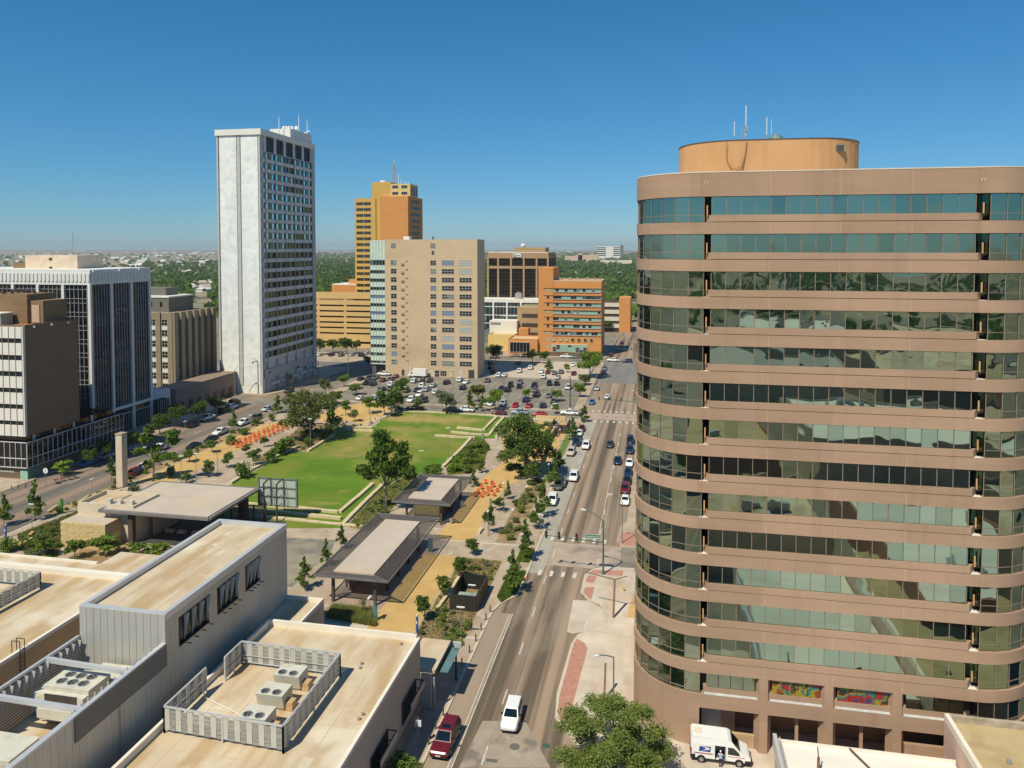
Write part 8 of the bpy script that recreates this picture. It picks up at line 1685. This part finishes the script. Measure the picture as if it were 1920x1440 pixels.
for px, pt, py, lb in ((3, 459, 470, 'lone grey tower at the left end of the horizon'), (292, 461, 470, 'white grain silo on the far plain'), (137, 436, 468, 'thin radio mast on the left horizon')):
    x, y = at(px, py, 0); z1 = aty(px, pt, y)[1]; t = thing('far_tower', lb, 'tower', (x, y, 0), world=True); MB().box(x - (9 if px != 137 else 1.2), y - 8, 0, x + (9 if px != 137 else 1.2), y + 8, z1).build('shaft', wm_[3] if px != 292 else wm_[1], t)
struct('suburb_road', MB().face([(-470, 560, .02), (-452, 560, .02), (-560, 2400, .02), (-590, 2400, .02)]), MATS['street_dark'])
for k, (y0, w0) in enumerate(((700, 7), (860, 7), (1030, 8), (1240, 9), (1550, 10))): sheet('far_street' if k else 'far_suburb_street', rect(-900, y0, 300, y0 + w0), .02 + .003 * k, MATS['street_dark'])
# ================================================================ the blocks behind the camera, seen only in the mirror glass
BK = [((32, 20, 62, 62), 9, 'white_membrane'), ((6, 8, 27, 36), 7, 'tan_membrane'), ((66, 25, 110, 66), 12, 'tan_membrane'), ((-18, -50, 26, -8), 8, 'weathered_tan'), ((34, -60, 84, -14), 10, 'white_membrane'), ((92, -50, 140, 0), 9, 'tan_membrane'), ((118, 20, 170, 70), 7, 'white_membrane'),
      ((-10, -150, 60, -90), 11, 'grey_roof'), ((72, -150, 120, -85), 14, 'tan_membrane'), ((140, -140, 200, -70), 8, 'weathered_tan'), ((20, -240, 90, -180), 12, 'white_membrane'), ((110, -250, 180, -180), 10, 'tan_membrane'), ((-60, -260, 0, -190), 10, 'tan_membrane'), ((190, -30, 250, 50), 9, 'tan_membrane')]
ww_ = [M('back_wall_%d' % i, c, .9) for i, c in enumerate(((.3, .14, .1), (.5, .4, .3), (.22, .17, .13)))]
LBk = []
for k, ((x0, y0, x1, y1), h, rm) in enumerate(BK):
    t = bldg('flat_roof_block', '', (x0 + x1) / 2, (y0 + y1) / 2, group='flat-roofed blocks mirrored in the tower glass'); MB().box(x0, y0, 0, x1, y1, h).build('wall', ww_[k % 3], t); MB().box(x0 + .4, y0 + .4, h, x1 - .4, y1 - .4, h + .03).build('roof', MATS[rm], t)
    roofbox(MB(), x0, y0, x1, y1, h, h + .8, .4).build('parapet', ww_[k % 3], t)
    for q in range(5): xx, yy = rnd.uniform(x0 + 3, x1 - 5), rnd.uniform(y0 + 3, y1 - 5); MB().box(xx, yy, h, xx + rnd.uniform(1, 3), yy + rnd.uniform(1, 3), h + 1.4).build('roof_unit', m_steel, t)
    LBk.append((t, 'flat-roofed block behind the camera, seen only as a reflection in the tower glass'))
place_labels(LBk, 'depth')
P = []
for _ in range(1400):
    x, y = rnd.uniform(-250, 700), rnd.uniform(-1400, 10)
    if any(a - 6 < x < c + 6 and b_ - 6 < y < d_ + 6 for (a, b_, c, d_), _, _ in BK) or -30 < x < 0: continue
    if y > -260 and rnd.random() > .22: continue
    P.append((x, y, rnd.uniform(2.8, 5.5)))
mass_trees('back_wood', P, 'mid', 9, 'trees behind the camera mirrored in the tower glass', 40)
sheet('back_street', rect(-300, -84, 400, -64), .01, MATS['street_dark']); sheet('back_lot', rect(64, -6, 190, 18), .016, m_conc)
for k in range(60):   # houses mirrored in the upper glass rows
    x, y = rnd.uniform(-150, 600), rnd.uniform(-900, -270); i = rnd.randrange(4); o = ob('house', HM[i], None, (x, y, 0), rnd.choice((0, R(90)))); tag(o, '', 'house', 'houses mirrored in the tower glass'); o.scale = (1.2, 1.2, 1.1); LBk.append((o, ('tan', 'cream', 'brick', 'white')[i] + ' hipped-roof house behind the camera, mirrored in the glass'))
place_labels([q for q in LBk if 'house' in q[1]], 'depth')
# blocks of the next street, hidden by the curved tower from here
LN = []
for k, (x0, y0, x1, y1, h) in enumerate(((6, 136, 44, 170, 9), (52, 136, 110, 176, 12), (6, 180, 60, 222, 7), (8, 246, 52, 300, 15), (62, 240, 120, 300, 10), (4, 360, 50, 420, 8), (60, 362, 120, 430, 12), (10, 440, 70, 520, 9), (130, 130, 200, 220, 11))):
    t = bldg('flat_roof_block', '', (x0 + x1) / 2, (y0 + y1) / 2, group='blocks hidden behind the curved tower'); MB().box(x0, y0, 0, x1, y1, h).build('wall', ww_[(k + 1) % 3], t); MB().box(x0 + .4, y0 + .4, h, x1 - .4, y1 - .4, h + .03).build('roof', MATS[('tan_membrane', 'white_membrane', 'grey_roof')[k % 3]], t); roofbox(MB(), x0, y0, x1, y1, h, h + .8, .4).build('parapet', ww_[(k + 1) % 3], t)
    for q in range(6): MB().box(x0 - .06, y0 + 3 + q * (y1 - y0 - 6) / 6, 1, x0, y0 + 5.5 + q * (y1 - y0 - 6) / 6, 3.2).build('window', g_dark, t)
    LN.append((t, 'flat-roofed block on the next street, hidden behind the curved tower'))
place_labels(LN, 'depth')
P = []
for _ in range(1500):
    x, y = rnd.uniform(5, 1400), rnd.uniform(130, 2600)
    if y < 540 and rnd.random() > .25: continue
    if any(a - 6 < x < c + 6 and b_ - 6 < y < d_ + 6 for a, b_, c, d_, _ in ((6, 136, 44, 170, 0), (52, 136, 110, 176, 0), (6, 180, 60, 222, 0), (8, 246, 52, 300, 0), (62, 240, 120, 300, 0), (4, 360, 50, 420, 0), (60, 362, 120, 430, 0), (10, 440, 70, 520, 0), (130, 130, 200, 220, 0))) or x < y * .02 + 3: continue
    P.append((x, y, rnd.uniform(3, 5.5)))
mass_trees('right_wood', P, 'mid', 12, 'trees of the quarter hidden behind the curved tower', 26)
# ================================================================ air
hz = MB().box(-6500, -1600, -1.2, 5500, 9800, 108.5)
hm = bpy.data.materials.new('air_haze'); hm.use_nodes = True; hn = hm.node_tree.nodes; hn.clear(); ho = hn.new('ShaderNodeOutputMaterial'); hv = hn.new('ShaderNodeVolumePrincipled')
hv.inputs['Color'].default_value = (.86, .9, .97, 1); hv.inputs['Density'].default_value = 0.000085; hv.inputs['Anisotropy'].default_value = .2
hm.node_tree.links.new(hv.outputs[0], ho.inputs['Volume'])
ho_ = hz.build('haze', hm); ho_['kind'] = 'stuff'
